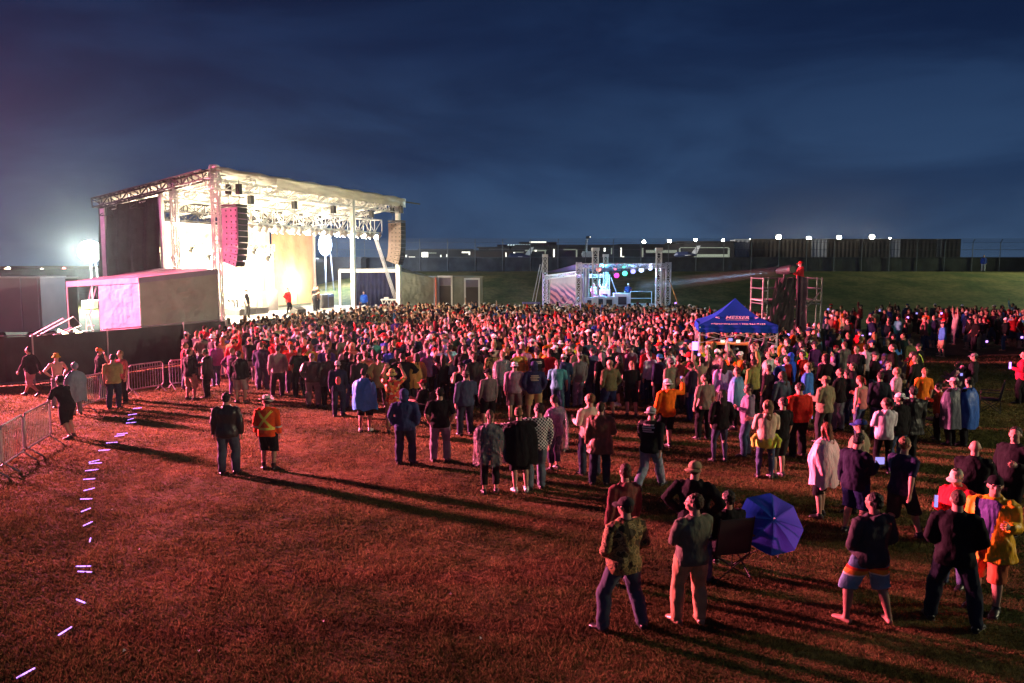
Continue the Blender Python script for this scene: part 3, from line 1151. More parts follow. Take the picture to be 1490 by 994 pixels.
# far floodlights behind the main stage; their round glare is shaped as glowing balls
def flood_glare(c, r, label, glow):
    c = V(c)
    t = thing('flood_glare', label, 'light tower', (c.x, c.y, 0))
    mb = MB(); mb.ball(c, r, None, 28, 16); mb.build('glare_ball', glow, t, True)
    mb = MB(); mb.tube([V((c.x, c.y, 0)), c - V((0,0,r[2]*.9))], .07, 8); mb.build('mast', STEEL, t)
    mb = MB(); mb.tube([V((c.x+.9, c.y, 0)), c + V((.5,0,-r[2]*.8))], .05, 8); mb.build('guy_pole', STEEL, t)
    mb = MB(); mb.box(V((c.x, c.y, .55)), (1.2,2.0,.8)); mb.build('trailer', WHITEP, t)
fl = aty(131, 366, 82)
flood_glare(fl, (1.15,1.15,1.15), 'round white ball shaped as floodlight glare beyond the stage screen', emit('glare_white', (.88,1,.92), 9))
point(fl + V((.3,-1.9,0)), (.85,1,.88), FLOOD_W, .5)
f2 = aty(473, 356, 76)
flood_glare(f2, (.62,.62,1.05), 'tall blue white ball shaped as floodlight glare between the stage columns', emit('glare_blue', (.66,.78,1), 9))
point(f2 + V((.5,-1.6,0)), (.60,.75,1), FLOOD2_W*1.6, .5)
APR_AT = light_tower((9, 96, 5.1), 2.5, (45, 106, 6.5), 'small added light tower hidden behind the far fence to light the containers', GLOW_W, 3, .3)  # added low behind the fence to light the container fronts
spot(APR_AT, (46, 106, 6.6), (1,.97,.9), 17000, 46, .6, .3)
# ---------------------------------------------------------------- the main stage
FL = V((-15.7, 42.7, 0)); FR = V((-8.8, 62.0, 0))
US = (FR - FL).normalized(); SL = (FR - FL).length
VS = V((-US.y, US.x, 0))
def S(u, v, z):
    return FL + US*u + VS*v + V((0,0,z))
SROT = Matrix((US, VS, V((0,0,1)))).transposed()
DZ = 1.35
DEPTH = 7.7
def rz(v):                      # roof height falls to the back
    return 9.45 - 1.3 * v / DEPTH

WHITEF = mat('white_roof_fabric', (.72,.71,.66), .8, 0, .12, .9, 1.2, .5, bdist=.1)
def translucent(m, col, k):
    nt = m.node_tree; b = nt.nodes['Principled BSDF']; out = nt.nodes['Material Output']
    tl = N(nt, 'ShaderNodeBsdfTranslucent'); tl.inputs[0].default_value = (*col, 1)
    mx = N(nt, 'ShaderNodeMixShader'); mx.inputs[0].default_value = k
    nt.links.new(b.outputs[0], mx.inputs[1]); nt.links.new(tl.outputs[0], mx.inputs[2]); nt.links.new(mx.outputs[0], out.inputs[0])
translucent(WHITEF, (.8,.78,.6), .5)
PALEF = mat('pale_drape', (.66,.60,.54), .85, 0, .15, .8, 1.5, .6, bdist=.12)
PEACH = mat('peach_drape', (.62,.36,.22), .85, 0, .15, .7, 1.5, .5, bdist=.12)
GREYF = mat('grey_canvas', (.23,.245,.20), .8, 0, .14, 1.2, 1.1, .9, bdist=.12)
TENTW = mat('white_canvas', (.19,.165,.21), .75, 0, .10, 1.2, 1.3, .9, bdist=.12)
CABI = mat('speaker_grille', (.028,.026,.027), .6, 0, .3, 6)
CABS = mat('speaker_side_pink_lit', (.45,.24,.40), .55, 0, .2, 4)  # the red flood's pink light is put into this side colour
DECKM = mat('stage_deck', (.30,.27,.24), .6, 0, .2, 1)
TRUSSM = mat('truss_aluminium', (.72,.71,.69), .4, .35, .1, 3)
BLUEDARK = mat('dark_blue_curtain', (.02,.022,.05), .85, 0, .3, 2, 3, .8)

def curtain(mb, a, b, z0, z1a, z1b, folds=14, depth=.09, n=70, seed=0.0, sag=0.0, thin=False):
    """hanging cloth between two ground points with irregular vertical folds; two-sided thickness"""
    a, b = V(a), V(b)
    d = (b - a); L = d.length; d.normalize()
    s = V((-d.y, d.x, 0))
    rows = 10
    front, back = [], []
    for i in range(rows + 1):
        w = i / rows
        for j in range(n + 1):
            t = j / n
            zt = z1a + (z1b - z1a) * t - sag * math.sin(t*math.pi*4)**2 * w
            k = depth * (math.sin(t*folds*6.28 + seed + 1.3*math.sin(t*5 + seed)) * (.5 + .5*(1-w)) + 1.2*noise.noise(V((t*L*.5 + seed, w*2.5, seed))) + .8*noise.noise(V((t*L*.9 + w*2.4, w*1.2 - t*2, seed + 5))))
            p = a + d*L*t + s*k + V((0,0,z0 + (zt - z0)*w))
            front.append(p); back.append(p + s*.02)
    m = n + 1
    fs = []
    o = len(front)
    for i in range(rows):
        for j in range(n):
            q = i*m + j
            fs.append((q, q+1, q+m+1, q+m))
            if not thin:
                fs.append((o+q+m, o+q+m+1, o+q+1, o+q))
    mb.add(front if thin else front + back, fs)
    return mb

st = thing('concert_stage', 'large outdoor concert stage with white roof and blazing lights', 'stage', S(0,0,0))
mb = MB(); mb.box(S(SL/2, DEPTH/2, DZ-.12), (SL, DEPTH, .24), SROT); mb.build('deck', DECKM, st)
mb = MB()
curtain(mb, S(0,-.02,0), S(SL,-.02,0), 0, DZ-.24, DZ-.24, 40, .02, 120)
mb.build('skirt', BLACKF, st)
# roof: fabric skin on ribs
mb = MB()
nu_, nv_ = 24, 8
pts = [[S(-.4 + (SL+.8)*i/nu_, -.5 + (DEPTH+.9)*j/nv_, rz(-.5 + (DEPTH+.9)*j/nv_) + .16*math.sin(i*2.1)*.3) for i in range(nu_+1)] for j in range(nv_+1)]
vs = [p for r_ in pts for p in r_] + [p + V((0,0,.14)) for r_ in pts for p in r_]
o = (nu_+1)*(nv_+1); m = nu_+1
fs = []
for j in range(nv_):
    for i in range(nu_):
        q = j*m+i
        fs += [(q, q+m, q+m+1, q+1), (o+q, o+q+1, o+q+m+1, o+q+m)]
mb.add(vs, fs); mb.build('roof', WHITEF, st)
mb = MB()
curtain(mb, S(4.6,-.55,0), S(SL+.3,-.55,0), 8.98, 9.56, 9.62, 9, .05, 90, 2.0, thin=True)
mb.build('fascia', WHITEF, st)
for k in range(9):
    mb = MB(); u = .3 + (SL-.6)*k/8
    truss(mb, S(u,-.3,rz(-.3)-.35), S(u,DEPTH,rz(DEPTH)-.35), .42, .028, .8)
    mb.build('roof_truss', TRUSSM, st)
for v in (.0, 2.7, 5.2, 7.4):
    mb = MB(); truss(mb, S(-.4,v,rz(v)-.62), S(SL+.4,v,rz(v)-.62), .5, .03, .9); mb.build('roof_beam', TRUSSM if v < 3 else BLACKP, st)
# black frame along the left eave
mb = MB(); truss(mb, S(-.45,.2,rz(.2)-.15), S(-.45,DEPTH+.1,rz(DEPTH)-.15), .5, .035, .7); mb.build('roof_beam', BLACKP, st)
for u, v, w_ in ((0,0,.34), (SL,0,.30), (13.8,0,.26), (0,2.75,.28), (0,3.65,.2), (14.6,DEPTH,.28), (SL-.1,DEPTH,.28), (0,DEPTH,.3)):
    mb = MB(); p = S(u,v,0)
    if w_ > .27 and v < 5 and u < 1:
        truss(mb, p, p + V((0,0,rz(v) + (.35 if v == 0 and u == 0 else -.1))), w_, .035, .5)
        mb.box(p + V((0,0,rz(v)+(.22 if v == 0 else -.1))), (.40,.40,.14), SROT)
    else:
        mb.box(p + V((0,0,(rz(v)-.1)/2)), (w_,w_,rz(v)-.1), SROT)
    mb.box(p + V((0,0,.06)), (1.0,1.0,.12), SROT)
    mb.build('column', TRUSSM, st)
mb = MB(); curtain(mb, S(-.05,3.7,0), S(-.05,DEPTH+.35,0), DZ-1.0, rz(3.7)-.5, rz(DEPTH)-.4, 5, .13, 70, 1.0)
mb.build('side_curtain', BLACKF, st)
mb = MB(); curtain(mb, S(0,DEPTH-.25,0), S(14.4,DEPTH-.25,0), DZ, rz(DEPTH)-.9, rz(DEPTH)-.9, 16, .10, 100, 3.0); mb.build('back_drape', PALEF, st)
mb = MB(); curtain(mb, S(14.9,DEPTH-.2,0), S(SL-.4,DEPTH-.2,0), DZ+.2, rz(DEPTH)-1.1, rz(DEPTH)-1.1, 2, .05, 60, 4.0); mb.build('back_drape', PEACH, st)
mb = MB(); curtain(mb, S(SL-.1,DEPTH-.3,0), S(SL-.1,7.7,0), DZ, rz(7)-1.0, rz(6)-1.0, 4, .08, 30, 7.0); mb.build('side_curtain', PALEF, st)
# outrigger arm at the right front corner
mb = MB(); mb.bar(S(SL-.6,-.1,9.45), S(SL+2.0,-.9,9.35), .10); mb.build('outrigger', BLACKP, st)

# hanging front lighting truss with its row of lamps
ft = thing('lighting_truss', 'long silver lighting truss hanging under the stage roof front', 'truss', S(3.6,1,7.3))
mb = MB(); truss(mb, S(3.6,1.0,7.45), S(18.9,1.0,7.45), .95, .035, 1.1); mb.build('frame', TRUSSM, ft)
for u in (4.2, 8.5, 13.0, 18.2):
    mb = MB(); mb.tube([S(u,1,7.9), S(u,1,rz(1)-.4)], .02, 6); mb.build('hoist_chain', BLACKP, ft)
    mb = MB(); mb.box(S(u,1,8.35), (.28,.28,.5), SROT); mb.build('hoist_motor', BLACKP, ft)

def par_can(c, to, name, label, cat, glow, body, r=.16, L=.34, group=None):
    d = (V(to) - V(c)).normalized()
    mb = MB()
    mb.tube([c - d*L*.6, c - d*L*.45, c + d*L*.4], [r*.55, r*.85, r], 12)
    s = d.cross(V((0,0,1))).normalized()
    mb.bar(c + s*r*1.15, c + s*r*1.15 + V((0,0,.3)), .03); mb.bar(c - s*r*1.15, c - s*r*1.15 + V((0,0,.3)), .03)
    mb.bar(c + s*r*1.15 + V((0,0,.3)), c - s*r*1.15 + V((0,0,.3)), .03)
    ob = mb.build(name, body)
    tag(ob, label, cat, group)
    ln = MB(); ln.tube([c + d*L*.40, c + d*L*.43], r*.93, 12)
    ln.build('lens', glow, ob)
    return d
PARB = mat('lamp_housing', (.55,.52,.47), .4, .5, .15, 6)
PARK = mat('lamp_housing_black', (.03,.03,.03), .5, .2, .15, 6)
for k in range(26):
    u = 3.9 + 14.8*k/25
    par_can(S(u,.72,6.72), S(u*.8+2,4.5 if k % 3 else -7,2.5), 'stage_light', 'silver stage lamp slung under the long front lighting truss', 'stage light', GLOW_W, PARB, .19, .42, 'lamps slung under the front lighting truss')
for k in range(9):
    u = 1.2 + 1.55*k
    par_can(S(u,6.75,5.0 + .5*(k%2)), S(u+2,-10,2.0), 'stage_light', 'bright lamp on the rear truss facing the crowd', 'stage light', GLOW_Y, PARK, .24, .4, 'lamps on the rear stage truss')
rt = thing('lighting_truss', 'rear lighting truss across the back of the bright stage', 'truss', S(1,7.5,5))
mb = MB(); truss(mb, S(.4,6.98,5.8), S(14.2,6.98,5.8), .45, .03, .6); mb.build('frame', TRUSSM, rt)
for u in (.6, 7.3, 14.0):
    mb = MB(); truss(mb, S(u,6.98,DZ), S(u,6.98,6.0), .3, .025, .4); mb.build('truss_leg', TRUSSM, rt)

# the lamps' light
for u, v, z, wt in ((1.8,5.2,3.0,1.5), (4.8,5.6,2.8,1.7), (8.2,5.5,3.0,1.5), (3.2,2.6,2.6,.9), (11.6,4.9,2.6,.7), (7,2.6,7.0,.42), (13.5,3.5,7.0,.28), (1.5,3.5,7.2,.25)):
    point(S(u,v,z), (1,.80,.52), STAGE_W*wt, .3)
point(S(17.5,6.6,3.2), (1,.72,.5), STAGE_W*.2, .3)
for u in (5,11,17):
    spot(S(u,.6,6.4), S(u*.8+2,5,1.0), (1,.86,.66), STAGE_W*.8, 85, .6, .25)
for u in (3,8,12.5):
    spot(S(u,6.5,5.4), S(u+6,-22,0), (1,.70,.46), STAGE_SP, 70, .7, .3)

# flown loudspeaker columns
CABD = mat('speaker_side_brown', (.15,.105,.09), .55, 0, .2, 4)  # darker copy of the same cabinet side, without the painted pink light
def line_array(u, v, ztop, n, label, side=None):
    t = thing('line_array', label, 'loudspeakers', S(u,v,ztop))
    z, tilt = ztop, -3.0
    p = S(u,v,ztop)
    for k in range(n):
        tilt += .9 + 1.0*max(0, k-n*.45)
        d = -VS*math.cos(R(tilt)) - V((0,0,1))*math.sin(R(tilt))
        dn = (V((0,0,-1))*math.cos(R(tilt)) + VS*math.sin(R(tilt)))
        rot = Matrix((US, -d, -dn)).transposed()
        h = .305
        c = p + dn*h/2
        mb = MB(); mb.box(c, (.80,1.05,h-.012), rot)
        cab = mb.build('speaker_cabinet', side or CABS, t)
        g = MB(); g.box(c + d*.535, (.77,.02,h-.03), rot); g.build('grille', CABI, cab)
        for q in (-.22, .10, .40):
            rg = MB(); rg.box(c - US*.405 + d*q, (.02,.07,.10), rot); rg.build('rigging_plate', BLACKP, cab)
        p = p + dn*h
    mb = MB(); mb.box(S(u,v,ztop+.12), (.80,1.1,.12), SROT); mb.build('bumper_frame', BLACKP, t)
    for s in (-.35,.35):
        mb = MB(); mb.tube([S(u,v+s,ztop+.15), S(u,v+s,rz(0)-.3)], .018, 6); mb.build('hoist_chain', BLACKP, t)
        mb = MB(); mb.box(S(u,v+s,ztop+1.0), (.24,.24,.55), SROT); mb.build('hoist_motor', BLACKP, t)
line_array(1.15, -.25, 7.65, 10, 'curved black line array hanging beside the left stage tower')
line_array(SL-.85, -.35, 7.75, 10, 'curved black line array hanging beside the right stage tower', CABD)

# backline
GEARW = mat('amp_vinyl', (.05,.05,.055), .6, 0, .2, 5)
GEARB = mat('blue_case', (.06,.10,.24), .5, 0, .2, 4)
def amp(u, v, label, w=.8, h=1.0, m=GEARW, z=DZ, group=None):
    t = thing('amplifier', label, 'amplifier', S(u,v,z), group)
    mb = MB(); mb.box(S(u,v,z+h*.5), (w,.5,h), SROT); mb.build('cabinet', m, t)
    g = MB(); g.box(S(u,v-.26,z+h*.42), (w*.9,.02,h*.75), SROT); g.build('grille', CABI, t)
    g = MB(); g.bar(S(u-.12,v,z+h+.03), S(u+.12,v,z+h+.03), .03); g.build('handle', BLACKP, t)
amp(16.6, 4.4, 'dark amplifier case near the open right end of stage')
amp(17.9, 4.7, 'blue amplifier case at the open right end of stage', m=GEARB)
amp(4.0, 5.8, 'amplifier stack behind the left of the band', 1.2, 1.5)
amp(12.2, 5.8, 'amplifier stack behind the right of the band', 1.2, 1.5)
for u, lb in ((.2, 'black monitor speaker at the left front stage corner'), (.75, 'black monitor speaker second from the left stage corner'), (7.6, 'large black monitor speaker at the middle stage edge')):
    k = 1.5 if u > 5 else 1
    t = thing('monitor_speaker', lb, 'loudspeaker', S(u,.3,DZ))
    mb = MB()
    prof = [(-.22,0), (.22,0), (.22,.16), (.02,.42), (-.22,.30)]
    n = len(prof)
    vs = [S(u + s*.30*k, .35 + a*k, DZ + b*k) for s in (-1,1) for a, b in prof]
    mb.add(vs, [tuple(range(n)), tuple(range(2*n-1, n-1, -1))] + [(i, i+n, (i+1)%n+n, (i+1)%n) for i in range(n)])
    mb.build('cabinet', BLACKP, t)
    g = MB(); a, b = prof[2], prof[3]
    g.add([S(u + s*.27*k, .35 + (p[0]+.012)*k, DZ + (p[1]+.012)*k) for s, p in ((-1,a),(1,a),(1,b),(-1,b))], [(0,1,2,3)]); g.build('grille', CABI, t)
# drum kit
t = thing('drum_kit', 'drum kit with cymbals at the middle of the stage', 'drum kit', S(8.4,5.2,DZ))
DRUM = mat('drum_shell', (.45,.42,.40), .3, .2); BRASS = mat('cymbal_brass', (.65,.45,.14), .3, .9)
mb = MB(); mb.box(S(8.4,5.4,DZ+.2), (3,2.4,.4), SROT); mb.build('riser', BLACKP, t)
for du, dv, z, r_, h, ax in ((0,-.2,.75,.30,.45,'v'), (-.35,-.1,1.2,.17,.22,'z'), (.35,-.1,1.2,.17,.22,'z'), (.75,.3,.8,.23,.45,'z'), (-.7,.3,1.0,.18,.16,'z')):
    c = S(8.4+du,5.2+dv,DZ+.05+z); a = VS if ax == 'v' else V((0,0,1))
    mb = MB(); mb.tube([c - a*h/2, c + a*h/2], r_, 18); mb.build('drum', DRUM, t)
for du, z in ((-.95,1.45), (.95,1.5), (-.5,1.75), (.5,1.75)):
    c = S(8.4+du,5.3,DZ+z)
    mb = MB(); mb.tube([c, c + V((0,0,.02)), c + V((0,0,.04))], [.26,.2,.04], 18); cy = mb.build('cymbal', BRASS, t)
    mb = MB(); mb.tube([c, V((c.x,c.y,DZ+.4))], .014, 6); mb.build('cymbal_stand', STEEL, t)
for u, v in ((5.2,1.6), (9.0,1.3), (12.6,1.7)):
    t = thing('microphone_stand', {5.2:'microphone stand before the left guitarist on stage', 9.0:'microphone stand before the singer at stage centre', 12.6:'microphone stand before the right guitarist on stage'}[u], 'microphone stand', S(u,v,DZ))
    mb = MB(); mb.tube([S(u,v,DZ+.02), S(u,v,DZ+1.45)], .014, 6); mb.tube([S(u,v,DZ), S(u,v,DZ+.03)], .15, 14); mb.build('pole', BLACKP, t)
    mb = MB(); mb.tube([S(u,v,DZ+1.45), S(u,v+.15,DZ+1.55)], [.02,.03], 8); mb.build('microphone', BLACKP, t)

# ---------------------------------------------------------------- side tents of the stage
def quad_wall(pts, th=.03, folds=True, seed=0, amp=1.0):
    """canvas wall through four corner points (bottom a, bottom b, top b, top a) with soft creases"""
    a, b, c, d = [V(p) for p in pts]
    nrm = (b - a).cross(d - a).normalized()
    n, m = 36, 20
    front = []
    for j in range(m+1):
        for i in range(n+1):
            s, t = i/n, j/m
            p = (a*(1-s) + b*s)*(1-t) + (d*(1-s) + c*s)*t
            e = 4*s*(1-s)
            k = (.10*noise.noise(V((s*3 + t*2.4 + seed, t*5 - s*2, seed))) + .05*noise.noise(V((s*9 - t*6, t*8 + s*7, seed)))) * (.3 + .7*e) if folds else 0
            front.append(p + nrm*k*amp)
    back = [p - nrm*th for p in front]
    fs = []
    w, o = n+1, len(front)
    for j in range(m):
        for i in range(n):
            q = j*w+i
            fs += [(q,q+1,q+w+1,q+w), (o+q+w,o+q+w+1,o+q+1,o+q)]
    mb = MB(); mb.add(front+back, fs)
    return mb

t = thing('side_tent', 'pink lit canvas side tent with steps left of the stage', 'tent', (-19,40,0))
A, B, Cc, D = V((-22.3,40.0,3.72)), V((-17.75,38.0,3.95)), V((-14.95,40.6,4.35)), V((-19.3,44.2,4.42))
zb = 1.12
dn = lambda p, z=zb: V((p.x, p.y, z))
quad_wall((A + V((0,0,.0)), B, Cc, D), .05, True, 1).build('tent_roof', TENTW, t)
mb = MB()
for p, q in ((A,B), (B,Cc)):
    d_ = (q - p).normalized(); n_ = V((d_.y,-d_.x,0))
    mb.bar(p + n_*.03 - V((0,0,.10)), q + n_*.03 - V((0,0,.10)), .03, .26)
mb.build('valance', TENTW, t)
A2 = A.lerp(B, .44)
quad_wall((dn(A2), dn(B), B - V((0,0,.2)), A2 - V((0,0,.2))), .02, True, 3, .45).build('wall_panel', TENTW, t)
quad_wall((dn(B), dn(Cc), Cc - V((0,0,.2)), B - V((0,0,.2))), .02, True, 8).build('wall_panel', GREYF, t)
back = A.lerp(D, .97)
quad_wall((dn(D), dn(back), back, D), .02, True, 4).build('wall_panel', GREYF, t)
qd = A2 + V((-.35, 1.2, -.2))
quad_wall((dn(A2), dn(qd), qd, A2 - V((0,0,.2))), .02, True, 5).build('door_flap', TENTW, t)
for p in (A, B, Cc):
    mb = MB(); mb.tube([V((p.x,p.y,0)), p], .035, 8); mb.build('tent_pole', STEEL, t)
mb = MB(); mb.add([V((p.x,p.y,z)) for z in (1.0,1.1) for p in (A,B,Cc,D)], [(3,2,1,0),(4,5,6,7),(0,1,5,4),(1,2,6,5),(2,3,7,6),(3,0,4,7)]); mb.build('platform', DECKM, t)
mb = MB()
for p, q in ((A,B),(B,Cc)):
    mb.add([V((p.x,p.y,0)), V((q.x,q.y,0)), V((q.x,q.y,.98)), V((p.x,p.y,.98))], [(0,1,2,3)])
mb.build('skirt', BLACKF, t)
# stairs up to it
t = thing('stairs', 'pale metal stairs with two handrails before the side tent', 'stairs', (-22.5,37.6,0))
s0, s1 = V((-24.3,37.4,0)), V((-21.2,38.0,1.1))
ax = (s1 - s0); ax.z = 0; ax.normalize(); sd_ = V((-ax.y, ax.x, 0))
rotS = Matrix((ax, sd_, V((0,0,1)))).transposed()
for k in range(5):
    p = s0.lerp(s1, (k+.6)/5)
    mb = MB(); mb.box((p.x,p.y,p.z), (.34,1.3,.05), rotS); mb.build('tread', ALU, t)
for sg in (-.68,.68):
    mb = MB(); mb.bar(s0 + sd_*sg, s1 + sd_*sg, .06, .16)
    mb.build('stringer', ALU, t)
    mb = MB()
    u0, u1 = s0 + sd_*sg + V((0,0,.30)), s1 + sd_*sg + V((0,0,.98))
    m0 = s0.lerp(s1,.55) + sd_*sg
    mb.tube([u0, u1, s1 + sd_*sg + ax*.35 + V((0,0,.55)), s0.lerp(s1,.72) + sd_*sg + V((0,0,.34)), s0 + sd_*sg + V((0,0,-.1)) + ax*.3], .028, 8)
    mb.tube([m0 + V((0,0,.62)), s0.lerp(s1,.86) + sd_*sg + V((0,0,.05))], .028, 8)
    mb.build('handrail', ALU, t)
t = thing('folding_barrier', 'pink lit zigzag folding frame standing in the side tent doorway', 'barrier', (-21,39.4,1.1))
mb = MB()
zz = [aty(134,415,39.3), aty(129,437,39.3), aty(137,444,39.3), aty(130,458,39.3), aty(136,486,39.3)]
mb.tube(zz, .035, 6); mb.tube([aty(140,417,39.5), aty(135,436,39.5), aty(131,455,39.5)], .03, 6)
mb.tube([aty(126,457,39.2), aty(126,489,39.2)], .03, 6); mb.tube([aty(126,474,39.2), aty(137,474,39.2)], .03, 6); mb.tube([aty(126,457,39.2), aty(131,459,39.2)], .03, 6)
mb.build('frame', ALU, t)
for k, (px, py) in enumerate(((94,484),(117,484))):
    tag(par_can_ob := None or MB().box(aty(px,py,38.6), (.55,.3,.16), Matrix.Rotation(R(25),3,'Y')).build('work_light', PARK), ('work light glaring on the left of the tent steps', 'work light glaring on the right of the tent steps')[k], 'work light')
    ln = MB(); ln.box(aty(px,py,38.6) + V((0,-.16,.02)), (.5,.02,.14), Matrix.Rotation(R(25),3,'Y')); ln.build('lens', GLOW_Y, par_can_ob)
point(aty(105,476,38.3), (1,.80,.45), 45, .1)

# tent on the far side of the stage
t = thing('side_tent', 'pale peaked side tent with open dark front right of the stage', 'tent', (-10,64,0))
Y = 64.5
a0, a1, a2, a3 = aty(494,394,Y), aty(578,394,Y), aty(631,404,Y+1.5), aty(577,388,Y+5)
mb = MB(); mb.bar(a0, a1, .28); mb.build('front_beam', WHITEP, t)
for p in (a0, a1):
    mb = MB(); mb.bar((p.x,p.y,0), p, .16); mb.build('tent_pole', WHITEP, t)
quad_wall(((a1.x,a1.y,.3), (a2.x,a2.y,.3), a2, a1), .03, True, 11).build('wall_panel', GREYF, t)
a4 = V((a0.x-.4, a0.y+6, a0.z))
a5 = V((a2.x-.8, a2.y+5, a2.z))
quad_wall((a1, a2, a5, a3), .03, True, 12).build('tent_roof', GREYF, t)
quad_wall((a0, a1, a3, a4), .03, False, 12).build('tent_roof', GREYF, t)
mb = MB(); curtain(mb, (a0.x+.2,a0.y+3.5,0), (a1.x-.1,a1.y+3.5,0), .3, 4.0, 4.0, 12, .08, 60, 5); mb.build('back_curtain', BLUEDARK, t)
mb = MB(); mb.box(((a0.x+a1.x)/2, Y+2, .3), (abs(a1.x-a0.x), 4.5, .6)); mb.build('platform', BLACKP, t)
point(((a0.x+a1.x)/2+.2, Y+1.2, 3.3), (.25,.35,1), 120, .2)
t = thing('folding_table', 'white folding table on crossed legs beside the right stage tower', 'table', aty(566,453,63))
q = aty(566,436,63.2)
mb = MB(); mb.box(q, (1.25,.6,.10)); mb.build('table_top', WHITEP, t)
for s in (-1,1):
    for k in (-.42, 0, .42):
        mb = MB(); mb.bar(q + V((k-s*.2,.1*s,-.06)), q + V((k+s*.2,.1*s,-1.0)), .05); mb.build('leg', ALU, t)
mb = MB(); mb.box(q + V((-.2,0,.12)), (.35,.3,.14)); tag(mb.build('mixing_desk', WHITEP), 'small pale desk box lying on the white folding table', 'box')
# slanted ladder truss under the right array
mb = MB(); truss(mb, aty(545,342,61), aty(575,433,63), .16, .018, .25); tag(mb.build('ladder', ALU), 'slanted metal ladder leaning by the right stage tower', 'ladder')

# ---------------------------------------------------------------- trailers
def box_trailer(name, label, cat, p0, p1, z0, z1, depth, m, doors=(), seams=(), roof=None):
    p0, p1 = V((p0[0],p0[1],0)), V((p1[0],p1[1],0))
    ax = p1 - p0; ax.z = 0; L = ax.length; ax.normalize()
    bk = V((-ax.y, ax.x, 0))
    rot = Matrix((ax, bk, V((0,0,1)))).transposed()
    t = thing(name, label, cat, (p0.x,p0.y,0))
    c = p0 + ax*L/2 + bk*depth/2
    mb = MB(); mb.box((c.x,c.y,(z0+z1)/2), (L,depth,z1-z0), rot); mb.build('body', m, t)
    mb = MB(); mb.box((c.x,c.y,z1+.05), (L+.1,depth+.1,.10), rot); mb.build('roof', roof or WHITEP, t)
    for s in seams:
        q = p0 + ax*s - bk*.02
        mb = MB(); mb.box((q.x,q.y,(z0+z1)/2), (.06,.04,z1-z0), rot); mb.build('corner_post', ALU, t)
    for s, w, h, dm in doors:
        q = p0 + ax*s - bk*.03
        mb = MB()
        for e in (-w/2, w/2):
            r_ = q + ax*e; mb.box((r_.x,r_.y,z0+h/2), (.14,.08,h), rot)
        mb.box((q.x,q.y,z0+h), (w+.14,.08,.16), rot)
        fr = mb.build('door_frame', WHITEP, t)
        mb = MB(); mb.box((q.x+bk.x*.01,q.y+bk.y*.01,z0+h*.36), (w-.14,.04,h*.72), rot); mb.build('door', dm, t)
        mb = MB(); mb.box((q.x+bk.x*.01,q.y+bk.y*.01,z0+h*.845), (w-.14,.04,h*.23), rot); mb.build('door_panel', TENTW, t)
    for s in (.2*L, .8*L):
        q = p0 + ax*s + bk*.3
        mb = MB(); mb.tube([q + V((0,0,.4)) - bk*.12, q + V((0,0,.4)) + bk*.12], .4, 14); mb.build('wheel', BLACKP, t)
    return t
LAV = mat('trailer_paint', (.42,.40,.42), .5, 0, .1, .8, 6, .15)
DARKT = mat('dark_trailer_paint', (.07,.06,.055), .55, 0, .2, .9, 5, .2)
BROWN = mat('brown_corrugated_steel', (.085,.06,.04), .6, .1, .2, 1.1)
p = aty(-30,408,46); q = aty(58,405,46)
box_trailer('trailer', 'large pale lilac box trailer at the left field edge', 'trailer', p, q, .7, q.z, 2.6, LAV, seams=(.04, 2.35, 3.35))
p = aty(60,406,48); q = aty(112,407,50)
box_trailer('trailer', 'dark box trailer between pale trailer and side tent', 'trailer', p, q, .6, p.z, 3, DARKT, seams=(1.0,))
p = aty(632,404,66); q = aty(702,408,67.5)
box_trailer('trailer', 'grey trailer with two white framed dark doorways', 'trailer', p, q, .9, p.z, 3, GREYF, doors=((.9,1.15,2.7,DARKT), (3.25,1.25,2.5,DARKT)), roof=GREYF)
mb = MB(); e_ = aty(634,404,65.8); f_ = aty(637,450,65.8)
mb.bar(e_, (e_.x,e_.y,.2), .28, .1); tag(mb.build('banner', mat('red_banner', (.55,.13,.09), .8)), 'narrow red banner hanging at the grey trailer corner', 'banner')
# ---------------------------------------------------------------- second stage
def tower(p, h, w=.34, cap=False, parent=None, r=.028):
    mb = MB(); truss(mb, p, V(p) + V((0,0,h)), w, r, w*1.15)
    if cap:
        mb.box(V(p) + V((0,0,h+.06)), (w*1.35,w*1.35,.22))
    mb.box(V(p) + V((0,0,.04)), (w*2.4,w*2.4,.06))
    return mb.build('tower', TRUSSM, parent)

Y2 = 60.0
s2 = thing('truss_stage', 'small square truss stage with coloured lamps beyond the crowd', 'stage', (8,62,0))
X = lambda px, Y=Y2: (px - CX) / FPX * Y * .998
ZY = lambda py, Y=Y2: aty(CX, py, Y).z
zt = ZY(384)
g2 = lambda x, y: V((x, y, ground_z(x, y)))
for px, Y, py, w, cp in ((842,Y2,382,.36,0), (866,Y2-.5,364,.40,1), (958,Y2-.5,364,.36,1), (972,Y2,382,.34,0), (793,68,373,.36,1), (881,69,373,.36,1), (797,66,402,.34,0), (884,66.5,400,.30,0)):
    p = V((X(px,Y), Y, 0))
    tower(p, ZY(py,Y), w, cp, s2)
mb = MB(); truss(mb, (X(840),Y2,zt-.15), (X(974),Y2,zt-.15), .34, .032, .4); mb.build('front_truss', TRUSSM, s2)
mb = MB(); truss(mb, (X(795,66.5),66.5,ZY(404,66.5)), (X(842),Y2+.2,ZY(398)), .3, .028, .4); mb.build('side_truss', TRUSSM, s2)
mb = MB(); truss(mb, (X(884,66.5),66.5,ZY(401,66.5)), (X(797,66.3),66.4,ZY(403,66.3)), .25, .025, .4); mb.build('rear_truss', TRUSSM, s2)
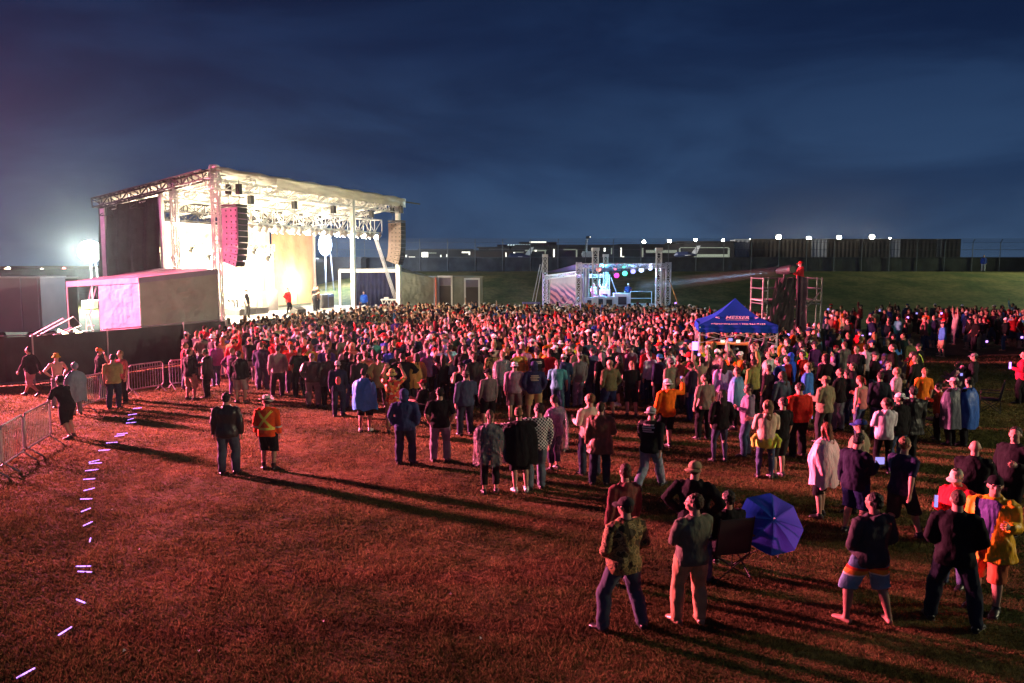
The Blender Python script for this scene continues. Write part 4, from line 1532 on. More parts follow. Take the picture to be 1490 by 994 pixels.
# roof sheet
ROOFB = mat('dark_roof_sheet', (.05,.045,.05), .6, 0, .2, 1)
quad_wall(((X(842),Y2-.1,zt+.06), (X(972),Y2-.1,zt+.06), (X(930,67),67,ZY(394,67)), (X(795,67),67,ZY(396,67))), .05, False).build('roof', ROOFB, s2)
d2 = ZY(447)
mb = MB()
dk = [(X(846),Y2+.1), (X(968),Y2+.1), (X(950,66.3),66.3), (X(797,66.3),66.3)]
mb.add([(x,y,z) for z in (d2-.12,d2) for x,y in dk], [(3,2,1,0),(4,5,6,7),(0,1,5,4),(1,2,6,5),(2,3,7,6),(3,0,4,7)])
mb.build('deck', DECKM, s2)
mb = MB(); mb.add([(x,y,z) for z in (0,d2-.13) for x,y in dk], [(0,1,5,4),(1,2,6,5),(2,3,7,6),(3,0,4,7)]); mb.build('skirt', BLACKF, s2)
def _mural():
    m, nt, b, out = _mat('striped_mural')
    co = N(nt, 'ShaderNodeTexCoord').outputs['Generated']
    wv = N(nt, 'ShaderNodeTexWave', i_Scale=2.2, i_Distortion=5.0, i_Detail=2)
    mp = N(nt, 'ShaderNodeMapping'); mp.inputs['Rotation'].default_value = (0, R(60), 0)
    mp.inputs['Scale'].default_value = (1,1,.8)
    nt.links.new(co, mp.inputs[0]); nt.links.new(mp.outputs[0], wv.inputs['Vector'])
    rp = N(nt, 'ShaderNodeValToRGB'); e = rp.color_ramp.elements
    e[0].position, e[0].color = .3, (.10,.05,.22,1)
    e[1].position, e[1].color = .62, (.62,.28,.48,1)
    nt.links.new(wv.outputs[0], rp.inputs[0])
    sp = N(nt, 'ShaderNodeSeparateXYZ'); nt.links.new(co, sp.inputs[0])
    r2 = N(nt, 'ShaderNodeValToRGB'); e = r2.color_ramp.elements
    e[0].position, e[0].color = .5, (0,0,0,1); e[1].position, e[1].color = .78, (1,1,1,1)
    nt.links.new(sp.outputs[2], r2.inputs[0])
    nt.links.new(mixc(nt, r2.outputs[0], rp.outputs[0], (.42,.38,.48)), b.inputs['Base Color'])
    b.inputs['Roughness'].default_value = .7
    return m
MURAL = _mural()
quad_wall(((X(800,66),66,d2-.2), (X(840),Y2+.6,d2-.2), (X(840),Y2+.6,ZY(401)), (X(800,66),66,ZY(406,66))), .04, True, 2).build('mural', MURAL, s2)
TEALF = mat('pale_blue_drape', (.40,.50,.50), .8, 0, .15, 1.5)
mb = MB(); curtain(mb, (X(849),Y2+.8,0), (X(859),Y2+.8,0), d2, zt-.3, zt-.3, 3, .05, 20, 1); mb.build('drape', TEALF, s2)
mb = MB(); curtain(mb, (X(961),Y2+.3,0), (X(968),Y2+.3,0), .6, zt-.4, zt-.4, 2, .04, 20, 2); mb.build('drape', mat('worn_drape', (.34,.30,.27), .85, 0, .3, 3), s2)
mb = MB()
for z in (.45,1.0):
    mb.tube([(X(918,65),65.2,d2+z), (X(949,65),65.2,d2+z)], .035, 6)
for px in (918,949):
    mb.tube([(X(px,65),65.2,d2), (X(px,65),65.2,d2+1.0)], .035, 6)
mb.build('guard_rail', ALU, s2)
for a_, b_ in (((775,438,64),(786,385,67)), ((779,440,64),(790,380,67)), ((990,452,58),(974,408,60)), ((902,440,66),(889,404,66))):
    mb = MB(); mb.tube([aty(*a_), aty(*b_)], .035, 6); mb.build('guy_strap', ALU if a_[0] < 950 else mat('orange_strap', (.6,.28,.06), .7), s2)
for px, py, c_, k in ((871,391,(1,.25,.22),60), (895,390,(1,.12,.25),25), (897,400,(1,.05,.45),70), (909,397,(.1,1,.55),70), (908,388,(.1,.9,.6),30), (921,394,(.30,.28,1),90), (933,392,(.55,.65,1),90), (946,389,(.55,.65,1),60)):
    p = aty(px, py, 61.5)
    gl = emit('coloured_lamp', c_, 3.0)
    nm = {871:'red', 895:'small red', 897:'magenta', 909:'green', 908:'small teal', 921:'violet blue', 933:'pale blue', 946:'dim pale blue'}[px]
    par_can(p, p + V((-.05,-1,-.35)), 'stage_light', f'{nm} stage lamp glowing under the small truss stage roof', 'stage light', gl, PARK, .21 if 'small' not in nm else .13, .35, 'coloured lamps of the truss stage')
    if 'small' not in nm:
        point(p + V((-.05,-.35,-.15)), c_, k*1.3, .1)
point((X(880), Y2+2.2, zt-.8), (.08,.55,1), 1900, .2)
point((X(930), Y2+3.2, zt-.9), (.25,.55,1), 300, .2)
point((X(845,63), 61.9, d2+.8), (.66,.2,1), 800, .2)
# gear on it
CYAN = mat('pale_gear', (.55,.62,.66), .5, 0, .15, 4)
for k, (px, w, h, Y) in enumerate(((873,.9,.8,61.2), (880,.8,1.25,62.5), (886,.9,.75,61.0), (905,1.3,1.0,61.8), (858,.8,.7,60.8))):
    lb = ('pale speaker cabinet left of the drum riser on truss stage', 'tall cyan lit amplifier at the middle of truss stage', 'pale speaker cabinet below the magenta lamp', 'wide white cabinet in front of the standing player', 'purple lit cabinet beside the pale blue drape')[k]
    t = thing('speaker_cabinet', lb, 'loudspeaker', (X(px,Y),Y,d2))
    mb = MB(); mb.box((X(px,Y),Y,d2+h/2), (w,.6,h)); mb.build('cabinet', CYAN, t)
    mb = MB(); mb.box((X(px,Y),Y-.31,d2+h*.42), (w*.5,.03,h*.62)); mb.build('grille', CABI, t)
t = thing('ramp_table', 'low purple topped work platform left of the truss stage', 'platform', (X(772,58),58,0))
mb = MB(); q = aty(773,441,58); mb.box(q, (1.3,1.2,.1)); mb.build('platform_top', mat('purple_board', (.12,.10,.30), .6), t)
for dx in (-.6,.6):
    mb = MB(); mb.bar(q + V((dx,-.5,0)), (q.x+dx,q.y-.5,0), .06); mb.build('leg', ALU, t)
# stair rails on its left
t = thing('stairs', 'metal stairs with slanted rails at truss stage left', 'stairs', (X(810,60),59,0))
for k, px in enumerate((805, 818, 829)):
    mb = MB(); mb.tube([aty(px,447,59), aty(px+13,433,61)], .03, 6); mb.build('handrail', ALU, t)
for k in range(4):
    p = aty(812+4*k, 452-3*k, 59.2); mb = MB(); mb.box(p, (.9,.3,.05)); mb.build('tread', ALU, t)

# ---------------------------------------------------------------- blue pop-up canopy
BLUEC = mat('blue_canopy_fabric', (.008,.040,.30), .85, 0, .12, 1.5, 2.5, .5, spec=.06)
PINKL = mat('pale_lettering', (.72,.55,.68), .6, 0, .05)
t = thing('canopy_tent', 'blue pop-up canopy with white lettering in the crowd', 'canopy tent', (8.6,31,0))
cn = V((8.85, 31.6, 0)); yaw = R(-10)
cx_ = V((math.cos(yaw), math.sin(yaw), 0)); cy_ = V((-math.sin(yaw), math.cos(yaw), 0))
hw = 1.45
cor = [cn - cx_*hw - cy_*hw, cn + cx_*hw - cy_*hw, cn + cx_*hw + cy_*hw, cn - cx_*hw + cy_*hw]
ez, pz, vz = 2.32, 3.28, 2.02
apex = cn + V((0,0,pz))
for i in range(4):
    a, b = cor[i] + V((0,0,ez)), cor[(i+1)%4] + V((0,0,ez))
    mb = MB(); n = 14; rows = []
    for j in range(n+1):
        s = j/n
        rows.append([(a.lerp(b, k/n)).lerp(apex, s) - V((0,0,.26*math.sin(s*math.pi)*.6 + .05*math.sin(k/n*math.pi)*(1-s))) for k in range(n+1)])
    vs = [p for r_ in rows for p in r_]; w_ = n+1
    mb.add(vs, [(j*w_+k, j*w_+k+1, (j+1)*w_+k+1, (j+1)*w_+k) for j in range(n) for k in range(n)])
    mb.build('roof_panel', BLUEC, t, True)
    mb = MB(); o_ = V(((a+b)/2 - cn).to_2d().to_3d()).normalized()*.01
    curtain(mb, (a.x+o_.x,a.y+o_.y,0), (b.x+o_.x,b.y+o_.y,0), vz, ez, ez, 5, .02, 40, i); mb.build('valance', BLUEC, t)
    lg = MB(); c_ = cor[i].lerp(cn, .02); lg.box((c_.x,c_.y,ez/2), (.05,.05,ez)); lg.build('leg', ALU, t)
    for s in (0,1):
        m_ = MB(); m_.bar(V((a.x,a.y,1.95 if s else 1.6)), V(((a.x+b.x)/2,(a.y+b.y)/2, 1.6 if s else 1.95)), .025); m_.bar(V((b.x,b.y,1.95 if s else 1.6)), V(((a.x+b.x)/2,(a.y+b.y)/2,1.6 if s else 1.95)), .025)
        m_.build('scissor_bar', ALU, t)
def text(body, p, xa, up_, size, m, parent, name='lettering', shear=0.0):
    cu = bpy.data.curves.new(name, 'FONT')
    cu.body = body; cu.size = size; cu.align_x = 'CENTER'; cu.align_y = 'CENTER'; cu.extrude = .003; cu.shear = shear; cu.offset = .001
    o = bpy.data.objects.new(name, cu); COL.objects.link(o)
    xa = V(xa).normalized(); z = xa.cross(V(up_)).normalized(); y = z.cross(xa)
    M_ = Matrix((xa, y, z)).transposed().to_4x4(); M_.translation = V(p)
    cu.materials.append(m)
    dg = bpy.context.evaluated_depsgraph_get()
    me = bpy.data.meshes.new_from_object(o.evaluated_get(dg))
    bpy.data.objects.remove(o)
    me.transform(M_)
    ob = bpy.data.objects.new(name, me); COL.objects.link(ob)
    ob.parent = parent
    if parent.get('_w'):
        ob.matrix_parent_inverse = Matrix.Translation(-parent.location)
    return ob
fa, fb = cor[0] + V((0,0,ez)), cor[1] + V((0,0,ez))
def on_front(u, s):
    return fa.lerp(fb, u).lerp(apex, s) - V((0,0,.26*math.sin(s*math.pi)*.6 + .05*math.sin(u*math.pi)*(1-s)))
def front_text(body, s, size, sh=0.0):
    p = on_front(.5, s); up_ = on_front(.5, s+.08) - on_front(.5, s-.05)
    n_ = cx_.cross(up_).normalized()
    text(body, p + n_*.035, cx_, up_, size, PINKL, t, shear=sh)
front_text('MESSER', .40, .27, .3)
front_text('mfgpainting.com | 306-966-7223', .085, .155)
p = on_front(.5, .30); up_ = on_front(.5, .36) - on_front(.5, .24); n_ = cx_.cross(up_).normalized(); u_ = up_.normalized()
mb = MB(); q = p + n_*.03
mb.bar(q - cx_*.42, q + cx_*.42, .035, .012)
for sg in (-1,1):
    e = on_front(.5,.40) + n_*.035 + cx_*sg*.80
    mb.bar(e, e - cx_*sg*.14 + u_*.06, .03, .012); mb.bar(e, e - cx_*sg*.14 - u_*.06, .03, .012)
mb.build('logo', PINKL, t)
# things under it
SCRN = emit('screen_glow', (1,.9,.75), 1.6)
t2 = thing('folding_table', 'long merchandise table with orange lit top under the blue canopy', 'table', cn + cy_*.3)
mb = MB(); q = cn + cy_*.2 + V((-.1,0,1.45)); mb.box(q, (1.9,.7,.06), Matrix.Rotation(yaw,3,'Z')); mb.build('table_top', mat('orange_board', (.75,.38,.10), .6), t2)
for sx in (-.85,.85):
    mb = MB(); mb.bar(q + cx_*sx, V((q.x,q.y,0)) + cx_*sx, .05); mb.build('leg', ALU, t2)
point(cn + V((-.1,0,2.15)), (1,.55,.18), 26, .08)
for k, (dx, dz) in enumerate(((-.35,.10), (-.05,.16), (.25,.10))):
    tag(MB().box(q + cx_*dx + V((0,-.1,dz)), (.16,.05,.11), Matrix.Rotation(yaw+.3*k,3,'Z')).build('tablet_screen', SCRN if k != 1 else GLOW_PH), ('small lit screen at the left end of the canopy table', 'bluish lit screen standing mid canopy table', 'small lit screen at the right end of the canopy table')[k], 'screen')

# ---------------------------------------------------------------- follow spot scaffold
YS = 36.5
SCAF = mat('scaffold_steel', (.17,.17,.17), .5, .5, .2, 4)
t = thing('scaffold_tower', 'scaffold tower with black drapes carrying the follow spot', 'scaffold', (12.6,YS,0))
xa, xb = (1110-CX)/FPX*YS, (1195-CX)/FPX*YS
zp, zr = 2.95, aty(1150,404,YS).z
for x in (xa, xb):
    for y in (YS, YS+1.8):
        for o_ in ((0,.22) if y == YS else (0,)):
            mb = MB(); mb.tube([(x + (o_ if x == xa else -o_), y, 0), (x + (o_ if x == xa else -o_), y, zr)], .034 if o_ else .042, 8); mb.build('upright', SCAF, t)
for z in (.5, 1.6, zp-.15, zp+.55, zr-.05):
    for y in (YS, YS+1.8):
        mb = MB(); mb.tube([(xa,y,z), (xb,y,z)], .024, 6); mb.build('rail', SCAF, t)
    for x in (xa, xb):
        mb = MB(); mb.tube([(x,YS,z), (x,YS+1.8,z)], .03, 6); mb.build('rail', SCAF, t)
mb = MB()
for k in range(7):
    z = .4 + k*.5; mb.tube([(xa,YS-.02,z), (xa+.22,YS-.02,z)], .02, 6)
mb.build('ladder_rungs', ALU, t)
for a_, b_ in (((xb-.1,YS-.04,zp+.4), (xa+1.35,YS-.04,1.85)), ((xb-.2,YS+1.8,zp), (xa+.2,YS+1.8,.4))):
    mb = MB(); mb.tube([a_, b_], .03, 6); mb.build('brace', SCAF, t)
mb = MB(); mb.tube([(xb-.5,YS-.5,1.6), (xb-1.5,YS-.6,.1)], .03, 6); mb.build('brace', mat('yellow_strap', (.6,.45,.06), .7), t)
mb = MB(); mb.box(((xa+xb)/2, YS+.9, zp), (xb-xa, 1.8, .07)); mb.build('platform', DECKM, t)
DRAPEG = mat('dark_drape', (.045,.042,.045), .85, 0, .3, 2.5)
quad_wall(((xa+.05,YS-.45,1.35), (xa+1.35,YS-.25,1.55), (xa+1.45,YS-.08,zr+.02), (xa+.55,YS-.08,zr-.02)), .02, True, 21, 1.6).build('drape', DRAPEG, t)
mb = MB(); curtain(mb, (xa+1.45,YS-.16,0), (xa+1.95,YS-.10,0), 1.35, zr+.1, zr, 2, .08, 20, 5); mb.build('drape', mat('mauve_drape', (.13,.08,.11), .85, 0, .3, 2), t)
mb = MB(); curtain(mb, (xa+.9,YS+.1,0), (xa+1.9,YS+.1,0), .9, 1.7, 1.8, 3, .14, 30, 8); mb.build('drape', mat('pale_tarp', (.35,.36,.28), .8), t)
fs_ = V((xa+.95, YS+.35, aty(1130,394,YS).z))
ftgt = V((X(905), 61.5, d2+1.3))
fd = (ftgt - fs_).normalized()
t = thing('follow_spot', 'long black follow spot lamp on the scaffold throwing a pale beam', 'spotlight', fs_)
mb = MB(); mb.tube([fs_ - fd*.95, fs_ - fd*.8, fs_ - fd*.15, fs_ + fd*.35], [.16,.21,.19,.14], 16); mb.build('lamp_body', BLACKP, t)
mb = MB(); mb.tube([fs_ + fd*.351, fs_ + fd*.36], .125, 16); mb.build('lens', emit('spot_lens', (.55,.75,1), 6), t)
mb = MB(); mb.tube([fs_ - fd*.3, (fs_.x, fs_.y+.1, zp+.04)], .05, 8)
for a in (0,2.1,4.2):
    mb.tube([(fs_.x,fs_.y+.1,zp+.6), (fs_.x+.4*math.cos(a), fs_.y+.1+.4*math.sin(a), zp+.04)], .025, 6)
mb.build('tripod', BLACKP, t)
spot(fs_ + fd*.42, ftgt, (.42,.66,1), FSPOT_W, 1.7, .5, .05)
sm = bpy.data.materials.new('beam_cone_haze'); sm.use_nodes = True; sm.node_tree.nodes.clear()  # cone volume added along the follow spot so its beam shows
so = sm.node_tree.nodes.new('ShaderNodeOutputMaterial'); sv = sm.node_tree.nodes.new('ShaderNodeVolumePrincipled')
sv.inputs['Color'].default_value = (.9,.92,.95,1); sv.inputs['Density'].default_value = .030; sv.inputs['Anisotropy'].default_value = 0
sm.node_tree.links.new(sv.outputs[0], so.inputs['Volume'])
mb = MB(); mb.tube([fs_ + fd*.5, fs_ + fd*9, fs_ + fd*20], [.22,.34,.52], 12)
tag(mb.build('beam_haze', sm), 'thin haze cone shaped to show the follow spot beam', 'beam_haze', kind='stuff')

# ---------------------------------------------------------------- fences and barriers
SCRIM = mat('dark_scrim', (.030,.033,.034), .85, 0, .35, 1.3, 4, .5)
t = thing('construction_fence', 'dark screened construction fence running to the main stage', 'fence', (-19,29.5,0))
fp = [gp(-260,566), gp(0,563), gp(52,560), gp(160,546), gp(270,531), V((-13.9,38.6,0)), V((-14.9,41.6,0))]
h_ = 1.92
for a, b in zip(fp, fp[1:]):
    L = (b-a).length
    mb = MB(); curtain(mb, a, b, .04, h_-.05, h_-.05, max(2,int(L*.7)), .035, max(12,int(L*5)), a.x); mb.build('scrim_panel', SCRIM, t)
    for zq in (h_, .12):
        mb = MB(); mb.tube([a + V((0,-.03,zq)), b + V((0,-.03,zq))], .025, 6); mb.build('rail', STEEL, t)
for a in fp:
    mb = MB(); mb.tube([a + V((0,-.06,0)), a + V((0,-.06,h_+.05))], .03, 8); mb.build('post', STEEL, t)

BARRM = mat('barrier_steel', (.42,.43,.45), .4, .8, .15, 5)
def barrier(a, b, label, h=1.08):
    a, b = V(a), V(b)
    ax = (b-a); L = ax.length; ax.normalize(); n_ = V((-ax.y,ax.x,0))
    t = thing('crowd_barrier', label, 'barrier', a, 'steel crowd barriers on the field')
    mb = MB(); z0, z1 = .22, h
    e = .05
    p = [a + ax*e + V((0,0,z0+.08)), a + ax*e + V((0,0,z1-.08)), a + ax*(e+.08) + V((0,0,z1)), b - ax*(e+.08) + V((0,0,z1)), b - ax*e + V((0,0,z1-.08)), b - ax*e + V((0,0,z0+.08)), b - ax*(e+.08) + V((0,0,z0)), a + ax*(e+.08) + V((0,0,z0)), a + ax*e + V((0,0,z0+.08))]
    mb.tube(p, .023, 6); mb.build('frame', BARRM, t)
    mb = MB(); n = max(5, int(L/.115))
    for k in range(1, n):
        q = a + ax*(e + (L-2*e)*k/n); mb.tube([q + V((0,0,z0)), q + V((0,0,z1))], .0095, 5, cap=False)
    mb.build('bars', BARRM, t)
    for f in (.12, .88):
        q = a + ax*L*f
        mb = MB(); mb.tube([q - n_*.30 + V((0,0,.015)), q - n_*.24 + V((0,0,.05)), q + V((0,0,z0)), q + n_*.24 + V((0,0,.05)), q + n_*.30 + V((0,0,.015))], .02, 6); mb.build('foot', BARRM, t)
b0 = [gp(-95,735), gp(3,692), gp(37,668), gp(76,643)]
barrier(b0[0], b0[1], 'steel crowd barrier cut by the left photo edge')
barrier(b0[1], b0[2], 'middle steel barrier of the near left row')
barrier(b0[2], b0[3], 'steel barrier beside the man in black shorts')
b1 = [gp(76,640), V((-12.3,22.2,0))]
c0, c1, c2 = gp(116,602), gp(187,577), gp(240,568)
barrier(c0, c1, 'steel barrier behind the olive shirt man')
barrier(c1, c2, 'steel barrier right of the olive shirt man')
barrier(c2 + V((.1,.1,0)), gp(283,563), 'steel barrier ending at the khaki shorts man')
barrier(gp(350,551), gp(408,543), 'steel barrier glimpsed behind the navy jacket man')
barrier(gp(300,556), gp(345,550), 'steel barrier glimpsed behind the purple jacket man')
for k, (x0, x1) in enumerate(((676,708),(709,742),(744,768))):
    barrier(aty(x0,452,60.5).xy.to_3d(), aty(x1,452,60.5).xy.to_3d(), ('far steel barrier beyond the crowd under the dark hill', 'far steel barrier beyond the crowd, middle of three', 'far steel barrier beside the purple topped platform')[k])

# chain link fence on the bank
def _link():
    m, nt, b, out = _mat('chain_link')
    b.inputs['Base Color'].default_value = (.05,.055,.06,1); b.inputs['Roughness'].default_value = .5; b.inputs['Metallic'].default_value = .6
    co = N(nt, 'ShaderNodeTexCoord').outputs['Object']
    facs = []
    for a in (45,-45):
        mp = N(nt, 'ShaderNodeMapping'); mp.inputs['Rotation'].default_value = (0,R(a),0)
        nt.links.new(co, mp.inputs[0])
        wv = N(nt, 'ShaderNodeTexWave', i_Scale=3.0); nt.links.new(mp.outputs[0], wv.inputs['Vector'])
        g = N(nt, 'ShaderNodeMath', operation='GREATER_THAN'); g.inputs[1].default_value = .965
        nt.links.new(wv.outputs[1], g.inputs[0]); facs.append(g.outputs[0])
    mxm = N(nt, 'ShaderNodeMath', operation='MAXIMUM'); nt.links.new(facs[0], mxm.inputs[0]); nt.links.new(facs[1], mxm.inputs[1])
    tr = N(nt, 'ShaderNodeBsdfTransparent'); mx = N(nt, 'ShaderNodeMixShader')
    nt.links.new(mxm.outputs[0], mx.inputs[0]); nt.links.new(tr.outputs[0], mx.inputs[1]); nt.links.new(b.outputs[0], mx.inputs[2]); nt.links.new(mx.outputs[0], out.inputs[0])
    return m
LINK = _link()
YF = 87.0
t = thing('chain_link_fence', 'tall chain link fence with barbed wire and dark screen on the bank', 'fence', (20,YF,ground_z(20,YF)))
x0, x1 = -25.0, 62.0
zg = ground_z(20, YF)
n = 29
mb = MB()
segs = [(x0 + (x1-x0)*k/n) for k in range(n+1)]
for k, x in enumerate(segs):
    pm = MB(); z = zg
    pm.tube([(x,YF,z-.1), (x,YF,z+3.15), (x,YF-.35,z+3.5)], .04, 6); pm.build('post', mat('grey_post', (.09,.095,.10), .6, .3) if k == 0 else bpy.data.materials['grey_post'], t)
for dz_, dy in ((3.15,0), (3.27,-.12), (3.38,-.23), (3.5,-.35)):
    mb.tube([(x0,YF+dy,zg+dz_), (x1,YF+dy,zg+dz_)], .018, 4)
mb.build('barbed_wire', bpy.data.materials['grey_post'], t)
for zq in (2.35, 1.55):
    mb = MB(); mb.tube([(x0,YF,zg+zq),(x1,YF,zg+zq)], .02, 5); mb.build('rail', bpy.data.materials['grey_post'], t)
mb = MB(); mb.add([(x0,YF+.03,zg+1.5),(x1,YF+.03,zg+1.5),(x1,YF+.03,zg+3.15),(x0,YF+.03,zg+3.15)], [(0,1,2,3)]); mb.build('wire_mesh', LINK, t)
mb = MB(); curtain(mb, (x0,YF+.08,0), (x1,YF+.08,0), zg-2.6, zg+1.52, zg+1.52, 40, .03, 160, 2); mb.build('screen', SCRIM, t)

# ---------------------------------------------------------------- beyond the fence: containers, sheds, lamps
YC = 106.0
zc0 = 5.2
PALEC = mat('pale_corrugated_steel', (.46,.46,.47), .5, .1, .1, 1)
def container(px0, px1, m, label, Y=YC, ptop=348, group='shipping containers beyond the fence'):
    xa, xb = (px0-CX)/FPX*Y, (px1-CX)/FPX*Y
    zt_ = aty(CX, ptop, Y).z
    t = thing('shipping_container', label, 'container', ((xa+xb)/2,Y,zc0), group)
    mb = MB()
    n = max(6, int((xb-xa)/.28)*2)
    prof = []
    for k in range(n+1):
        x = xa + .12 + (xb-xa-.24)*k/n
        prof.append((x, Y + (.05 if k % 4 in (1,2) else 0)))
    vs = [(x,y,z) for z in (zc0+.25, zt_-.12) for x,y in prof]
    mb.add(vs, [(k, k+1, n+2+k, n+1+k) for k in range(n)])
    mb.box(((xa+xb)/2, Y+1.3, (zc0+zt_)/2), (xb-xa-.1, 2.35, zt_-zc0-.1))
    mb.build('side_wall', m, t)
    mb = MB()
    for x in (xa+.06, xb-.06):
        mb.box((x,Y,(zc0+zt_)/2), (.14,.16,zt_-zc0))
    for z in (zc0+.14, zt_-.07):
        mb.box(((xa+xb)/2,Y,z), (xb-xa,.15,.16))
    mb.build('corner_frame', m, t)
    return t
GREYC = mat('grey_corrugated_steel', (.20,.20,.19), .5, .1, .15, 1)
DKB = mat('dark_corrugated_steel', (.055,.042,.032), .6, .1, .2, 1.1)
for a, b, m, lb in ((1067,1088,PALEC,'pale container end under the third fence lamp'), (1089,1113,BROWN,'short brown container right of the first pale container'), (1114,1177,BROWN,'long brown container under two bright lamps'),
                    (1178,1200,PALEC,'pale container end between two brown containers'), (1201,1245,BROWN,'brown container left half under the sixth lamp'), (1246,1290,DKB,'darker brown container below the last bright lamp'),
                    (1290,1306,PALEC,'narrow pale container end with a shadow across it'), (1306,1328,DKB,'dark container right of the narrow pale one'), (1329,1358,DKB,'dark container left of the grey container stripe'), (1359,1366,GREYC,'thin grey container end in the dark row'), (1367,1393,DKB,'last dark container of the row beside open sky')):
    container(a, b, m, lb)

LAMPM = emit('pole_lamp', (1,.90,.70), 130)
def pole_lamp(px, py, Y, label, r=.28, w=0, col=(1,.86,.62), gm=None):
    p = aty(px, py, Y)
    z0 = zc0 if px > 560 else 0
    t = thing('lamp_post', label, 'lamp post', (p.x,p.y,z0), 'floodlight poles beyond the fence')
    mb = MB(); mb.tube([(p.x,p.y,z0), (p.x,p.y,p.z)], [.10,.06], 8); mb.build('pole', STEEL, t)
    mb = MB(); mb.box((p.x,p.y+.14,p.z), (r*2.2,.25,r*1.8)); h = mb.build('lamp_head', BLACKP, t)
    mb = MB(); mb.ball((p.x,p.y-.02,p.z), (r,.10,r*.85), None, 12, 7); mb.build('lens', gm or LAMPM, h)
    if w:
        point((p.x,p.y-.5,p.z), col, w, .3)
for px, py, r, lb in ((1012,349,.22,'bright lamp above the hangar roof'), (1052,350,.20,'lamp at the right end of the hangar roof'), (1072,350,.20,'lamp above the first pale container'), (1091,349,.2,'lamp where pale and brown containers meet'),
                      (1133,345,.36,'largest lamp glaring above the long brown container'), (1177,347,.32,'bright lamp above the joint before the second pale container'), (1221,346,.34,'bright lamp left above the brown container pair'), (1269,345,.36,'last bright lamp above the darker brown container'),
                      (974,351,.26,'lamp left of the hangar, taller than its neighbour'), (937,352,.24,'wide dim lamp at the dark shed end')):
    pole_lamp(px, py, 118, lb + ' on its pole', r, FENCE_W if r > .3 else 0)
for k, (px, py) in enumerate(((1112,350),(1155,350),(1202,351),(1246,349),(1295,347))):
    pole_lamp(px, py, 150, ('tiny far lamp between the fourth and fifth big lamps', 'tiny far lamp between the fifth and sixth big lamps', 'tiny far lamp over the second pale container', 'tiny far lamp between the last two big lamps', 'tiny far lamp over the narrow pale container')[k], .16)

SHED = mat('dark_shed_cladding', (.035,.032,.032), .7, 0, .3, .6)
SHEDB = mat('shed_brown_cladding', (.06,.038,.03), .7, 0, .3, .6)
LITW = emit('lit_window', (1,.97,.85), 2.6)
LITD = emit('lit_window_dim', (.85,.95,.75), .35)
LITB = emit('lit_roof_light', (.75,.95,1), 1.2)
def shed(px0, px1, ptop, label, Y=104, m=SHED, depth=8, wins=(), roofover=.25):
    xa, xb = (px0-CX)/FPX*Y, (px1-CX)/FPX*Y
    zt_ = aty(CX, ptop, Y).z
    t = thing('shed', label, 'building', ((xa+xb)/2,Y,zc0))
    mb = MB(); mb.box(((xa+xb)/2,Y+depth/2,(zc0+zt_)/2-.3), (xb-xa,depth,zt_-zc0+.6)); mb.build('wall', m, t)
    mb = MB(); mb.box(((xa+xb)/2,Y+depth/2,zt_+.08), (xb-xa+roofover*2,depth+roofover*2,.16)); mb.build('roof', SHED, t)
    for a, b, c, d, wm in wins:
        p, q = aty(a, b, Y), aty(c, d, Y)
        w = MB(); w.box(((p.x+q.x)/2, Y-.03, (p.z+q.z)/2), (abs(q.x-p.x), .05, abs(q.z-p.z)))
        w.build('window', wm, t)
    return t
shed(583, 612, 366, 'small dark shed with lit slots right of the stage', wins=((583,372,585.5,379,LITW), (590,371,592,376,LITW), (590.5,377.5,592.5,383,LITW), (595,373.5,604,375,LITW)))
shed(612, 686, 364, 'dark shed with one large square lit window', wins=((613.5,367,623,377.5,LITW), (624,367.5,635,369,LITD), (640.5,371,642.2,376,LITW), (649.5,370,651.5,382,LITW), (672,366.3,684,368.2,LITW), (682,366.3,684,371,LITW), (623,377,624,384,LITD)))
shed(686, 746, 366, 'low brown shed with slim lit posts', m=SHEDB, wins=((735.5,367.5,737,374,LITW), (727,379,728.5,381,LITW), (739,377,742,380,LITW)))
shed(697, 741, 361, 'brown and grey flat roofed block behind the low shed', Y=112, m=SHEDB, wins=((711,361.8,740,366,mat('grey_cladding', (.16,.15,.13), .7)),))
shed(745, 800, 359.5, 'dark shed with pale roof band and lit white posts', wins=((747,367,749.5,381,LITW), (764,363.5,795,365.5,LITD), (778,363.5,781,366,LITW), (750,366.5,762,367.5,LITD), (754,372,764,373.2,LITW), (750,379,753,381,LITW), (792.5,364,794,377,LITD)))
shed(801, 900, 358, 'long dark shed above the truss stage with lit posts', wins=((805,362.5,807,380,LITW), (820,362.5,838,364,LITD), (838,363,840,376,LITD), (851.5,362,853,378,LITD), (878.5,361,881,366,LITW), (889,361,890.5,370,LITD), (886,381,888,383,LITW)))
shed(901, 986, 357, 'wide dark shed at the left of the hangar', wins=((903,360.5,904.5,374,LITW), (905.5,373,908,378,LITW), (934,361,936,377,LITD), (940,364,985,368,LITD)))
